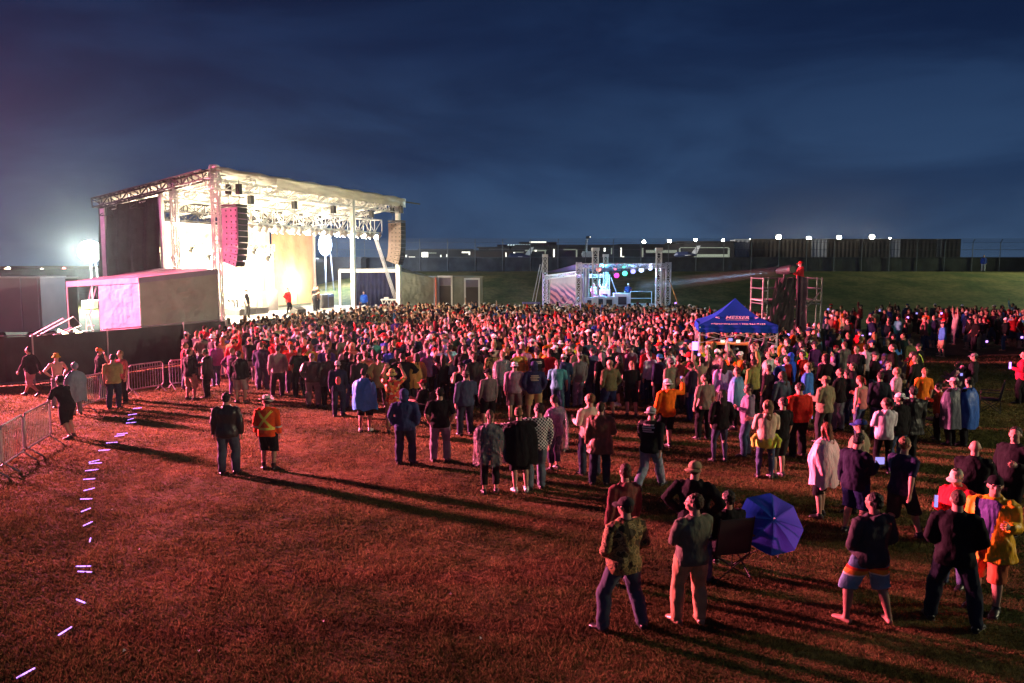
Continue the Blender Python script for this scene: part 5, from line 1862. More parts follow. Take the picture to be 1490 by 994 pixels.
# hangar with a parked jet's tail
Y = 104
t = shed(986, 1066, 353, 'dark hangar with lit greenish bay and roof band', Y=Y, wins=((990,359.8,1060,361,LITD), (1059,361,1061.5,378,LITD), (1010,370,1059,375.5,emit('hangar_floor_glow', (.75,.85,.65), .5)), (988,361,990,378,LITD)))
AIRW = mat('aircraft_white', (.72,.73,.74), .35, 0, .05)
AIRB = mat('aircraft_dark_blue', (.03,.04,.10), .4, 0, .1)
def jet(px, py, s, label):
    p = aty(px, py, 101.5)
    t = thing('aircraft', label, 'aircraft', p)
    mb = MB(); mb.tube([p + V((-3*s,0,0)), p + V((-2.4*s,0,.25*s)), p + V((0,0,.3*s)), p + V((2.2*s,0,.1*s))], [.15*s,.6*s,.65*s,.2*s], 14); mb.build('fuselage', AIRB, t)
    mb = MB(); vs = [p + V((.9*s,y,.5*s)) for y in (-.08,.08)] + [p + V((2.2*s,y,.4*s)) for y in (-.08,.08)] + [p + V((3.0*s,y,2.3*s)) for y in (-.05,.05)] + [p + V((2.2*s,y,2.2*s)) for y in (-.05,.05)]
    mb.add(vs, [(0,2,4,6),(7,5,3,1),(0,1,3,2),(2,3,5,4),(4,5,7,6),(6,7,1,0)]); mb.build('tail_fin', AIRW, t)
    mb = MB(); mb.box(p + V((-.2*s,-1.6*s,.05*s)), (1.0*s,3.0*s,.10*s)); mb.build('wing', AIRW, t)
jet(1000, 372, .55, 'small dark aircraft with white tail before the hangar bay')
jet(758, 374, .55, 'small aircraft with slanted white tail among the dark sheds')
# far roofs
for px0, px1, py, lb in ((770,795,352,'bright flat roof light on the far skyline'), (738,772,356,'row of far bluish roof lights on the skyline')):
    Y = 240
    xa, xb = (px0-CX)/FPX*Y, (px1-CX)/FPX*Y; z = aty(CX,py,Y).z
    t = thing('warehouse', 'far dark warehouse under a ' + lb, 'building', ((xa+xb)/2,Y,5.2))
    mb = MB(); mb.box(((xa+xb)/2,Y+5,(5.2+z)/2), (xb-xa+6,10,z-5.2)); mb.build('wall', SHED, t)
    n = 1 if px0 == 770 else 9
    for k in range(n):
        xm = xa + (xb-xa)*(k+.5)/n
        mb = MB(); mb.box((xm, Y-.1, z-.1), ((xb-xa)/n*(.95 if n == 1 else .6), .1, .35)); mb.build('roof_light', LITW if n == 1 else LITB, t)
tag(MB().box(((865-CX)/FPX*230, 236, 7.5), (46, 10, aty(CX,356,230).z*2-15)).build('warehouse', SHED), 'far long dark warehouse along the skyline', 'building')
# far left horizon lights
FARL = [(8,392,.5,'amber far light at the left photo edge',(1,.6,.35)), (12,391,.8,'bright far light second from the left',(1,.9,.6)), (16,393,.5,'small far light beside the bright one',(1,.9,.6)), (23,394,.45,'reddish far light third cluster',(1,.55,.4)), (27,394,.45,'pale far light right of the reddish one',(1,.95,.8)), (38,394,.6,'far light above a lower twin',(1,.95,.8)), (38,400,.4,'far light below its twin',(1,1,.9)), (61,393,.8,'brightest far light left of the red one',(1,.95,.75)), (93,391,.6,'red far beacon left of the white flood',(1,.2,.18)), (120,394,.4,'faint far light beside the flood poles',(1,.95,.8))]
FLM = {}
for px, py, r, lb, c_ in FARL:
    if c_ not in FLM:
        FLM[c_] = emit('far_lamp', c_, 14)
    p = aty(px, py, 280)
    t = thing('lamp_post', lb + ' on the horizon', 'lamp post', (p.x,p.y,0), 'far lamps on the left horizon')
    mb = MB(); mb.tube([(p.x,p.y,0), (p.x,p.y,p.z)], .09, 6); mb.build('pole', STEEL, t)
    mb = MB(); mb.ball(p, (r,.3,r*.8), None, 10, 6); mb.build('lamp_head', FLM[c_], t)
shed_l = thing('shed', 'long low dark shed on the far left horizon', 'building', (-120,210,0))
mb = MB(); mb.box((-120,214,1.6), (120,8,3.2)); mb.build('wall', SHED, shed_l); mb = MB(); mb.box((-120,214,3.3), (121,9,.2)); mb.build('roof', SHED, shed_l)
t = thing('shed', 'dark block behind the stage right of the blue white flood', 'building', (-14,82,0))
Y=84; xa, xb = (476-CX)/FPX*Y, (526-CX)/FPX*Y
mb = MB(); mb.box(((xa+xb)/2,Y+2,2.5), (xb-xa,4,aty(CX,376,Y).z*2-5)); mb.build('wall', SHED, t); mb = MB(); mb.box(((xa+xb)/2,Y+2,aty(CX,375,Y).z), (xb-xa+.3,4.3,.15)); mb.build('roof', SHED, t)
tag(MB().box(((545-CX)/FPX*90, 92, 2.0), (9, 3, aty(CX,388,90).z*2-4)).build('shed', SHED), 'low dark wall block behind the pale peaked side tent', 'building')

# ---------------------------------------------------------------- glow sticks on the grass
GS = [(200,594,30),(193,603,35),(190,610,80),(191,615,20),(174,634,35),(178,631,20),(163,644,12),(152,655,15),(139,674,15),(137,671,50),(134,684,20),(130,697,12),(130,712,60),(126,726,4),(125,742,75),(128,762,80),(131,786,-55),(122,824,2),(124,832,-4),(118,875,-22),(95,918,80),(38,979,72)]
for k, (px, py, a) in enumerate(GS):
    p = gp(px, py, .02)
    L = .12 if k > 10 else .14
    d = V((math.cos(R(a)), math.sin(R(a))*1.6, 0)).normalized() if abs(a) < 60 else V((math.cos(R(a)), math.sin(R(a)), 0))
    t = thing('glow_stick', 'thin purple glow stick lying in the line across the red grass', 'glow stick', p, 'purple glow sticks lying in a line on the grass')
    mb = MB(); mb.tube([p - d*L, p - d*L*.9, p + d*L*.85, p + d*L*.9], [.006,.009,.009,.007], 8); mb.build('tube', GLOW_P, t)
    mb = MB(); mb.tube([p + d*L*.9, p + d*L], [.011,.008], 8); mb.build('stopper', WHITEP, t)

PAPER = mat('paper', (.75,.74,.72), .8)
for k, (px, py) in enumerate(((310,708),(163,742),(202,800),(181,948),(289,948),(425,680),(563,742),(655,865),(700,930),(470,905))):
    p = gp(px, py, .05)
    mb = MB(); a = k*1.3; c_, s_ = math.cos(a)*.022, math.sin(a)*.022
    mb.add([p + V((c_,s_,0)), p + V((-s_,c_,.02)), p + V((-c_,-s_,.005)), p + V((s_,-c_,.03))], [(0,1,2,3)])
    tag(mb.build('paper_scrap', PAPER), 'tiny white paper scrap lying alone on the red grass', 'litter', 'paper scraps on the grass')

# ---------------------------------------------------------------- camp chairs and the umbrella
CHAIRF = mat('camp_chair_fabric', (.018,.018,.025), .8, 0, .2, 5)
CHAIRB = mat('camp_chair_blue', (.02,.05,.20), .8, 0, .2, 5)
def camp_chair(x, y, rot, label, m=CHAIRF, group='folding camp chairs on the field'):
    t = bpy.data.objects.new('camp_chair', None); COL.objects.link(t)
    t.location = (x,y,0); t.rotation_euler = (0,0,rot); tag(t, label, 'chair', group)
    L = MB.build
    mb = MB(); mb.box((0,.02,.42), (.52,.48,.025)); mb.box((0,.25,.40), (.52,.03,.06)); L(mb, 'seat', m, t)
    mb = MB(); q = Matrix.Rotation(R(12),3,'X'); mb.box((0,-.30,.70), (.56,.025,.56), q); L(mb, 'backrest', m, t)
    for s in (-1,1):
        mb = MB(); mb.box((s*.32,.0,.66), (.09,.50,.02)); L(mb, 'armrest', m, t)
        for a, b in (((s*.30,.27,.02),(s*.27,-.27,.42)), ((s*.30,-.29,.02),(s*.27,.25,.42)), ((s*.30,.27,.02),(s*.33,.26,.66)), ((s*.27,-.26,.40),(s*.27,-.37,1.0))):
            mb = MB(); mb.tube([a,b], .011, 6); L(mb, 'leg', BLACKP, t)
    for y_ in (-.28,.27):
        mb = MB(); mb.tube([(-.30,y_,.03),(.27,y_,.42)], .010, 6); mb.tube([(.30,y_,.03),(-.27,y_,.42)], .010, 6); L(mb, 'crossbar', BLACKP, t)
    return t

UMB = []
def _umb():
    m, nt, b, out = _mat('umbrella_nylon')
    co = N(nt, 'ShaderNodeTexCoord').outputs['Object']
    nt.links.new(colour_vary(nt, (.007,.075,.50), co, 6, .1), b.inputs['Base Color'])
    b.inputs['Roughness'].default_value = .7
    b.inputs['Specular IOR Level'].default_value = .1
    tl = N(nt, 'ShaderNodeBsdfTranslucent'); tl.inputs[0].default_value = (.05,.05,.4,1)
    mx = N(nt, 'ShaderNodeMixShader'); mx.inputs[0].default_value = .25
    nt.links.new(b.outputs[0], mx.inputs[1]); nt.links.new(tl.outputs[0], mx.inputs[2]); nt.links.new(mx.outputs[0], out.inputs[0])
    return m
UM = _umb()
uc = aty(1121, 762, 11.7)
ua = V((.04,-.78,.63)).normalized()
us_ = ua.cross(V((0,0,1))).normalized(); uu = us_.cross(ua)
t = thing('umbrella', 'open blue umbrella resting over a camp chair', 'umbrella', uc)
RU = .50
def upt(r, a, sag=0):
    z = .15*(1 - (r/RU)**2) + sag
    return uc + us_*r*math.cos(a) + uu*r*math.sin(a) + ua*z
for k in range(8):
    mb = MB(); a0_ = 2*math.pi*k/8 + .2; n = 8; vs = []; ids = []
    for i in range(n+1):
        r_ = RU*i/n
        for j in range(7):
            s = j/6
            a = a0_ + math.pi/4*s
            rr = r_*(1 - .07*math.sin(s*math.pi)*(i/n))
            vs.append(upt(rr, a, -.035*math.sin(s*math.pi)*(i/n)**.8))
    mb.add(vs, [(i*7+j, (i+1)*7+j, (i+1)*7+j+1, i*7+j+1) for i in range(n) for j in range(6)])
    mb.build('canopy_gore', UM, t)
    mb = MB(); mb.tube([upt(RU*i/5, a0_, -.008) for i in range(6)], .004, 5); mb.build('rib', STEEL, t)
mb = MB(); mb.tube([uc + ua*.20, uc + ua*.245], [.012,.006], 8); mb.build('tip', ALU, t)
mb = MB(); mb.tube([uc + ua*.2, uc - ua*.45], .008, 6); mb.build('shaft', STEEL, t)
mb = MB(); hp_ = uc - ua*.45; mb.tube([hp_, hp_ - ua*.08, hp_ - ua*.12 + uu*.04, hp_ - ua*.09 + uu*.075], .014, 8); mb.build('handle', BLACKP, t)
# ---------------------------------------------------------------- people one can tell apart in the photograph (pixel of the feet, looks)
def fx_hivis(root, d):
    m = mat('reflective_band', (.85,.80,.10), .45, 0, .05)
    pts = [[(-.15,1.42),(.16,1.02)], [(.15,1.42),(-.16,1.02)], [(-.20,1.01),(.20,1.01)]]
    for p in pts:
        o = wrap_strip(d, p, .055).build('reflective_band', m, root)
    for k in 'rl':
        sh, el, wr, f, th, cu, sg = RIGS[d['pose']].arm[k]
        c = el.lerp(wr, .35)
        mb = MB(); a = (wr-el).normalized(); mb.tube([c - a*.022, c + a*.022], .079, 14, cap=False)
        mb.build('sleeve_band', mat('sleeve_band', (.75,.72,.6), .5), root)
def fx_print(col, lines):
    def f(root, d):
        m = mat('print_ink', col, .7)
        for pts, w in lines:
            wrap_strip(d, pts, w, .004).build('back_print', m, root)
    return f
TEXTY = [([(-.10,1.36),(.10,1.36)],.035), ([(-.12,1.31),(.12,1.31)],.030), ([(-.11,1.265),(.07,1.265)],.028), ([(-.10,1.225),(.11,1.225)],.026)]
def fx_open(root, d):
    """raincoat worn open over a shirt"""
    for c in root.children:
        if c.name.startswith('raincoat'):
            me = c.data.copy(); bm = bmesh.new(); bm.from_mesh(me)
            kill = [f for f in bm.faces if f.calc_center_median().y > .06 and abs(f.calc_center_median().x - .02) < .03 + .12*max(0, min(1, (f.calc_center_median().z-.7)/.75)) and f.calc_center_median().z < 1.47]
            bmesh.ops.delete(bm, geom=kill, context='FACES'); bm.to_mesh(me); bm.free(); c.data = me
            c.material_slots[0].link = 'OBJECT'; c.material_slots[0].material = NYLON
    o = bpy.data.objects.new('t_shirt', get_mesh('tee', d['pose'])); COL.objects.link(o); o.parent = root
    if not o.data.materials: o.data.materials.append(FAB)
    o.material_slots[0].link = 'OBJECT'; o.material_slots[0].material = FAB; o.color = (.13,.10,.30,1)
    o.scale = (.93,.93,1)
    fx_face(root, d)
def fx_face(root, d):
    m = bpy.data.materials.get('eye') or mat('eye', (.02,.015,.012), .2)
    for s in (1,-1):
        mb = MB(); mb.ball((s*.033,.083,1.650), (.012,.008,.007), RIGS[d['pose']].head, 8, 6); mb.build('eye', m, root, True)
def fx_waist(root, d):
    """jacket tied round the waist"""
    rig = RIGS[d['pose']]
    mb = MB()
    mb.loft([ering(rig, z, -.012, rx, ry, 24) for z, rx, ry in ((.72,.215,.17),(.80,.222,.175),(.92,.215,.165),(1.0,.185,.145),(1.03,.170,.13))])
    for s in (1,-1):
        mb.tube([rig.up((s*.20,.02,.98)), rig.up((s*.28,-.10,.90)), rig.up((s*.26,-.16,.74))], [.05,.05,.035], 10)
    me = fuse(mb, .012, 2, 1200, .014, 9, 3)
    o = bpy.data.objects.new('tied_jacket', me); COL.objects.link(o); o.parent = root; me.materials.append(FAB); o.color = (.62,.72,.10,1)
def fx_bag(col):
    def f(root, d):
        mb = MB(); mb.ball((.03,-.19,1.16), (.085,.06,.14)); mb.ball((.03,-.22,1.10), (.06,.04,.07))
        o = bpy.data.objects.new('backpack', fuse(mb, .014, 2, 600)); COL.objects.link(o); o.parent = root; o.data.materials.append(NYLON); o.color = (*col, 1)
        for s in (1,-1):
            wrap_strip(d, [(s*.10,1.44),(s*.11,1.05)], .04, .006, 1).build('strap', BLACKP, root)
    return f
def fx_strap(root, d):
    wrap_strip(d, [(-.16,1.40),(.14,1.0)], .035).build('reflective_strap', mat('lime_strap', (.7,.95,.10), .5), root)

# --- right foreground
P(906,918,'person in brown camouflage jacket and jeans with feet wide apart, dark cap','the camouflage jacket man',pose='wide',rot=28,top='jacket',tm='camo',hat='cap',hatc=(.05,.045,.045),hair='buzz',w=1.08,s=1.0,bc=(.075,.095,.13))
P(1004,908,'person in grey green sweater and khaki trousers with folded arms looking left','the khaki trousers man',pose='crossed',rot=12,top='sweater',tc=(.13,.135,.10),bot='trousers',bc=(.42,.29,.15),w=1.12,s=.98,sc='tan',hc='brown')
P(905,848,'person in maroon hoodie half hidden behind the camouflage jacket man',None,pose='stand2',rot=35,top='hoodie',tc=(.14,.06,.05),bot='trousers',bc='black',s=1.0,hc='brown')
P(1008,845,'person in black hoodie with patterned cap behind the khaki trousers man','the patterned cap man',pose='hips',rot=-25,top='hoodie',tc='black',hat='cap_back',hatc=(.28,.24,.14),hair='buzz',w=1.08,s=1.02)
P(1052,838,'person in black sitting in a camp chair beside the blue umbrella','the seated man in black',pose='seat',rot=15,top='jacket',tc='black',bc='black',hc='black',w=1.05)
P(1262,908,'person in dark grey hoodie and striped blue board shorts with bare feet','the board shorts man',pose='wide',rot=14,top='hoodie',tc=(.05,.05,.055),bot='shorts',bm='board',shoes=None,hair='short',hc='black',w=1.1,s=1.0,skin=3)
P(1384,910,'person in plain black jacket and dark jeans, back turned beside the yellow raincoat','the black jacket man',pose='wide',rot=-28,top='jacket',tc='black',bc=(.02,.025,.04),hair='buzz',hc='brown',w=1.08,s=1.03)
P(1437,888,'person in open mustard yellow raincoat over violet shirt, black cap and bare legs','the yellow raincoat man',pose='drinkl',rot=128,top='raincoat',tc=(.78,.42,.02),bot='shorts',bc=(.45,.12,.05),hat='cap_back',hatc='black',hair='buzz',w=1.08,s=1.04,fx=fx_open)
P(1385,852,'person in bright red hoodie and pale cap holding a glowing stick','the red hoodie person',pose='phone',rot=120,top='hoodie',tc=(.62,.025,.04),hat='cap',hatc=(.62,.58,.42),hair='short',bc='denim',s=.98,fx=fx_face)
P(1411,790,'bald person in black jacket reaching toward a taller person in black','the bald man in black',pose='clap',rot=-40,top='jacket',tc='black',bc='black',hair=None,w=1.1,s=.98)
P(1468,778,'tall person in black jacket at the right edge facing the bald man',None,pose='drinkl',rot=105,top='jacket',tc='black',bc='black',hc='dark',w=1.08,s=1.06)
P(1196,752,'person with red hair in a pale pink knee length poncho','the pink poncho woman',pose='stand2',rot=45,top='tee',tc='light_grey',bot='shorts',bc='black',hair='long',hc='red',poncho='poncho',pc=(.85,.55,.60),s=.99,w=1.0)
P(1242,778,'person in dark navy jacket bent over a bright phone','the phone reader in navy',pose='phone',rot=-60,top='jacket',tc=(.015,.015,.035),bot='shorts',bc='navy',hc='black',w=1.1,s=1.0)
P(1308,786,'person in navy t-shirt and shorts striding right past the phone reader','the striding navy shirt man',pose='walk',rot=-65,top='tee',tc=(.025,.025,.07),bot='shorts',bc='charcoal',hc='fair',w=1.05,s=1.02)
P(1246,744,'person in tan camouflage jacket and blue cap turned left','the blue cap man',pose='hips',rot=60,top='jacket',tc=(.30,.25,.16),hat='cap',hatc=(.03,.06,.25),bc='charcoal',w=1.1,s=1.0)
P(1284,690,'person in light lilac hooded jacket and black trousers','the lilac jacket woman',pose='crossed',rot=-10,top='hoodie',tc=(.66,.60,.66),bot='slim',bc='black',hair='tail',hc='brown',s=.97)
P(1113,697,'person with long fair hair in pale hoodie, lime jacket tied at the waist','the lime waist jacket woman',pose='crossed',rot=-15,top='hoodie',tc=(.60,.50,.36),bot='slim',bc='denim',hair='long',hc='fair',s=.98,fx=fx_waist)
P(1134,694,'person in black t-shirt and dark shorts beside the lime waist jacket woman',None,pose='hugl',rot=25,top='tee',tc='black',bot='shorts',bc='charcoal',hc='black',s=1.0)
P(1086,664,'person in purple grey hoodie seen from the side holding a drink','the purple hoodie man',pose='drinkl',rot=70,top='hoodie',tc=(.22,.17,.26),bc='denim',hc='dark',w=1.06)
P(1047,672,'person wrapped in a dark hooded jacket with slim dark jeans','the dark hooded figure',pose='pockets',rot=10,top='jacket',tc='black',bot='slim',bc=(.04,.05,.09),hair='long',hc='black',s=.97)
P(969,652,'person in vivid orange hoodie and white cap waving one hand','the orange hoodie man',pose='wave',rot=25,top='hoodie',tc=(.85,.16,.012),bot='shorts',bc='black',hat='cap_back',hatc='white',hair='buzz',w=1.12)
P(945,712,'person in black printed t-shirt, white cap and pale jeans walking right','the white cap walker',pose='walk',rot=-35,top='sweater',tc=(.018,.02,.02),bc='pale_denim',hat='cap_back',hatc='light_grey',hair='buzz',w=1.1,s=1.0,fx=fx_print((.6,.6,.55),TEXTY))
P(857,692,'person in cream sweater holding a drink beside the olive jacket man','the cream sweater man',pose='drinkl',rot=20,top='sweater',tc=(.62,.54,.44),bc=(.05,.06,.10),hair='short',hc='fair',w=1.12,s=1.03)
P(873,706,'person in brown olive jacket with khaki tail and jeans','the olive jacket man',pose='drink',rot=-12,top='raincoat',tc=(.13,.09,.05),bc=(.03,.04,.06),hc='brown',w=1.05,s=1.0)
P(808,684,'person in shiny clear plastic poncho over purple, black capri trousers','the purple clear poncho woman',pose='phone',rot=40,top='sweater',tc=(.20,.10,.24),bot='capris',bc=(.03,.02,.05),hc='dark',poncho='poncho_long',pm='clear',s=.97)
P(781,712,'person in black and white checked shirt with pale jeans leaning close','the checked shirt man',pose='hugl',rot=18,top='sweater',tm='plaid',tc=(.72,.72,.70),bc=(.13,.16,.20),hc='dark',w=1.1,s=1.02)
P(757,716,'person in wide black top and black shorts with white sneakers','the wide black top woman',pose='hugr',rot=10,top='sweater',tc='black',bot='shorts',bc='black',hc='fair',sc='white',poncho='poncho',pc='black',pm=None,w=1.02,s=.99)
P(713,718,'person in shiny clear plastic poncho over black with capri trousers','the black clear poncho woman',pose='stand',rot=5,top='tee',tc='black',bot='capris',bc='black',hair='tail',hc='brown',poncho='poncho',pm='clear',s=.97)
P(641,672,'person in black t-shirt and pale grey jeans with elbows out','the black t-shirt man',pose='pockets',rot=5,top='tee',tc='black',bc=(.20,.20,.24),hc='black',w=1.12)
P(590,676,'person in dark blue hoodie, hood up, and dark jeans','the blue hooded man',pose='pockets',rot=-4,top='hooded',tc=(.035,.06,.15),bc=(.035,.045,.085),w=1.14)
P(531,628,'person in sky blue rain poncho with black shorts','the blue poncho man',pose='stand',rot=-5,top='tee',tc='black',bot='shorts',bc='black',poncho='poncho',pc=(.05,.38,.85),pm='nylon',hc='black',sc='white')
P(572,632,'person in floral shirt and straw hat holding a camera up','the floral shirt man',pose='photo',rot=0,top='tee',tm='floral',bot='capris',bc='tan',hat='sunhat',hatc=(.6,.42,.15),w=1.02,s=1.02)
P(333,690,'person in black leather jacket and blue jeans standing alone on the grass','the leather jacket man',pose='stand',rot=5,top='jacket',tc='black',tm='leather',bc=(.07,.09,.13),hc='black',w=1.12,s=1.03)
P(391,684,'person in orange safety jacket with yellow cross bands and white cowboy hat','the safety jacket man',pose='left',rot=-8,top='jacket',tc=(.85,.10,.02),bot='shorts',bc='black',shoes='boot',hat='cowboy',hatc=(.70,.68,.58),w=1.05,s=.96,fx=fx_hivis)
# --- by the barriers on the left
P(96,637,'person in black t-shirt and black shorts leaning by the barrier','the barrier leaner in black',pose='lean',rot=75,top='tee',tc='black',bot='shorts',bc='black',hc='black',s=1.0,w=1.08)
P(86,592,'shirtless person in a yellow sun hat leaning on the barrier','the shirtless man',pose='hips',rot=-120,top=None,bot='trousers',bc='grey',hat='sunhat',hatc='mustard',hair='buzz',skin=2,s=1.0)
P(47,577,'person in black hoodie and pale shorts walking along the dark fence','the fence walker',pose='walk',rot=80,top='hoodie',tc='black',bot='shorts',bc=(.45,.25,.27),hc='black',s=1.02)
P(112,604,'person in grey blue rain poncho with hood up behind the barrier','the hooded poncho person',pose='stand',rot=60,top='tee',tc='navy',bot='trousers',bc='grey',poncho='poncho_hood',pc=(.22,.30,.38),s=.92)
P(148,580,'person in black jacket and bright orange cap by the fence','the orange cap man',pose='drink',rot=-70,top='jacket',tc='black',bc='navy',hat='cap',hatc=(.85,.25,.02),s=1.0)
P(167,595,'person in olive yellow t-shirt and dark trousers with back turned','the olive shirt man',pose='phone',rot=10,top='tee',tc=(.40,.33,.13),bc=(.02,.03,.06),hc='dark',w=1.1,s=1.0)
P(178,587,'person in maroon t-shirt mostly hidden behind the olive shirt man',None,pose='wave',rot=160,top='tee',tc=(.3,.08,.10),bc='black',hc='fair',s=1.0)
P(278,582,'person in black jacket and khaki shorts near the barrier end','the khaki shorts man',pose='drink',rot=-30,top='jacket',tc=(.02,.015,.02),bot='shorts',bc=(.42,.30,.20),hc='brown',w=1.1)
P(272,568,'person with fair hair behind the khaki shorts man',None,pose='stand2',rot=-40,top='jacket',tc='maroon',bc='denim',hc='fair')
P(303,579,'person in black coat and dark green cap facing left','the green cap person',pose='phone',rot=80,top='raincoat',tc='black',bc='black',hat='cap',hatc=(.03,.12,.04),s=.97)
P(316,562,'person in purple hoodie and jeans behind the green cap person','the purple hoodie woman',pose='stand2',rot=60,top='hoodie',tc=(.25,.06,.26),bc='denim',hc='dark',s=.97)
P(329,548,'person in blue purple jacket and jeans holding a phone near the fence',None,pose='phone',rot=50,top='jacket',tc=(.10,.12,.42),bc='denim',hat='cap',hatc='white')
P(312,549,'person in white hat near the dark fence, left of the blue purple jacket',None,pose='drink',rot=-40,top='tee',tc='charcoal',bc='black',hat='sunhat',hatc='white')
P(350,587,'person in black jacket and grey shorts with pale legs at the crowd edge','the grey shorts man',pose='stand',rot=-10,top='jacket',tc='black',bot='shorts',bc=(.33,.28,.28),hc='black',w=1.12)
P(340,577,'person with fair hair in purple jacket and jeans, hand on hip',None,pose='hips',rot=-20,top='jacket',tc=(.12,.05,.12),bot='slim',bc=(.13,.10,.24),hair='short',hc='fair',s=.98)
P(382,567,'person in navy jacket and blue jeans standing between purple and grey shirts','the navy jacket man',pose='stand',rot=-8,top='jacket',tc=(.025,.025,.07),bc=(.04,.05,.10),hc='brown',w=1.12)
P(405,577,'person in light grey sweater and dark trousers at the crowd edge','the grey sweater man',pose='stand2',top='sweater',tc=(.36,.30,.30),bc=(.04,.03,.04),hc='dark',w=1.12,s=1.02)
P(425,572,'person in dark red t-shirt and jeans right of the grey sweater man','the dark red shirt man',pose='stand',top='tee',tc=(.38,.03,.03),bc=(.06,.06,.10),hc='brown',w=1.08)
P(437,578,'person in black t-shirt between dark red shirt and black leather jacket',None,pose='pockets',top='tee',tc='black',bc='black',hc='brown',w=1.1)
P(456,592,'person with short grey hair in quilted black leather jacket and grey trousers','the grey haired leather man',pose='pockets',rot=2,top='jacket',tm='leather',tc=(.03,.022,.022),bc=(.20,.17,.18),hair='buzz',hc='grey',w=1.14)
P(474,568,'person in pale lilac sweatshirt behind two dark jackets',None,pose='stand',top='hoodie',tc=(.55,.45,.50),bc='denim',hc='grey',w=1.08)
P(479,592,'person in dark grey coat and black trousers left of the navy backpack','the dark coat man',pose='pockets',top='raincoat',tc=(.05,.045,.045),bc='black',hc='dark',w=1.05)
P(493,606,'person in navy coat carrying a red and white bag, grey cap','the red bag person',pose='stand',rot=5,top='jacket',tc=(.02,.025,.06),bc=(.02,.03,.06),hat='cap_back',hatc='light_grey',hair='buzz',s=.97,fx=fx_bag((.62,.10,.08)))
P(512,594,'person in black jacket between the red bag and the blue poncho',None,pose='drink',top='jacket',tc='black',bc='denim',hc='brown')
P(524,596,'person in dark jacket with brown hair just left of the blue poncho man',None,pose='stand',top='hoodie',tc='charcoal',bc='navy',hc='brown')
P(505,575,'person in grey windbreaker with backpack in the second row',None,pose='stand2',top='jacket',tc=(.30,.29,.30),bc='black',hc='brown',fx=fx_bag((.05,.05,.05)))
P(533,588,'person in tan sweater left of the blue rain jacket','the tan sweater man',pose='stand',top='sweater',tc=(.42,.33,.20),bc='denim',hc='brown',w=1.08)
P(553,594,'person in black jacket with khaki tail left of the blue rain jacket',None,pose='hips',top='raincoat',tc=(.20,.16,.07),bc='black',hc='dark',w=1.04)
P(569,575,'person in royal blue rain jacket in the second row','the blue rain jacket man',pose='pockets',top='raincoat',tc=(.03,.08,.48),bc='black',hc='fair')
P(586,592,'broad person in black jacket right of the blue rain jacket','the broad man in black',pose='hips',top='jacket',tc='black',bc='black',hc='dark',w=1.22)
P(606,590,'person in mustard yellow poncho over a brown skirt','the mustard poncho woman',pose='stand2',top='tee',tc='mustard',bot='slim',bc='black',hair='long',hc='dark',poncho='poncho',pc=(.45,.27,.07),pm='nylon',s=.98)
P(624,582,'person in dark violet jacket left of the raised camera',None,pose='stand',top='jacket',tc=(.09,.04,.13),bc='black',hc='brown')
P(645,592,'person in black top holding both arms up to take a picture','the arms up photographer',pose='photo',rot=10,top='tank',tc='black',bot='slim',bc='black',hair='long',hc='dark',s=.98)
P(640,574,'person in pale violet jacket with arms raised','the violet jacket photographer',pose='photo',rot=15,top='jacket',tc=(.30,.30,.62),bc='denim',hc='dark')
P(655,572,'person in pale turquoise rain jacket next to the violet one','the turquoise jacket person',pose='stand',top='raincoat',tc=(.25,.60,.62),bc='denim',hc='dark')
P(671,610,'person in black tank top with black cap, left arm bare','the tank top woman',pose='drinkl',rot=15,top='tank',tc='black',bot='slim',bc='black',hat='cap_back',hatc='black',hair='tail',hc='dark',s=.98)
P(612,618,'person in dark shirt crouched low on a camp chair beside the black t-shirt man','the crouching man',pose='seat',rot=80,top='tee',tc='black',bot='shorts',bc='charcoal',hat='cap',hatc='maroon')
P(678,633,'person in steel blue jacket over grey, dark jeans and cap','the steel blue jacket man',pose='drink',rot=18,top='jacket',tc=(.06,.085,.15),bc=(.03,.035,.06),hat='cap',hatc=(.20,.17,.15),w=1.1)
P(711,624,'person in grey t-shirt and black cap with bare legs','the black cap person in grey',pose='left',rot=20,top='sweater',tc=(.16,.14,.15),bot='shorts',bc='black',hat='cap',hatc='black',s=.97)
P(749,612,'person in mauve long sleeve shirt and white cap','the mauve shirt man',pose='stand',rot=0,top='sweater',tc=(.30,.24,.30),bot='shorts',bc=(.12,.09,.10),hat='cap_back',hatc='white',w=1.08)
P(690,594,'person in black coat two rows behind the steel blue jacket',None,pose='stand',top='raincoat',tc=(.02,.022,.02),bc='black',hc='brown',w=1.1)
P(716,582,'person in patterned grey jacket and pink cap',None,pose='pockets',top='jacket',tm='camo',bc='black',hat='cap',hatc='pink')
P(731,588,'person in shiny clear rain poncho, deep in the crowd edge','the clear poncho in the second row',pose='stand',top='sweater',tc='grey',bc='black',hc='fair',poncho='poncho',pm='clear')
P(755,582,'person in yellow brown rain jacket in the second row','the yellow brown jacket man',pose='stand',top='raincoat',tc=(.42,.34,.05),bc='black',hc='dark',w=1.1)
P(777,612,'person in navy hoodie, hood up, with pale back print and khaki shorts','the printed navy hoodie man',pose='pockets',rot=5,top='hooded',tc=(.03,.04,.11),bot='shorts',bc=(.36,.28,.13),w=1.12,fx=fx_print((.45,.42,.32),TEXTY))
P(811,604,'person in bright teal t-shirt with brown hair','the teal shirt woman',pose='drinkl',rot=-20,top='tee',tc=(.10,.42,.46),bot='slim',bc=(.05,.15,.2),hair='tail',hc='brown',s=.97,w=1.08)
P(798,582,'person in red sweater deep behind the teal shirt','the red sweater man',pose='stand2',top='sweater',tc=(.48,.03,.03),bc='black',hc='brown')
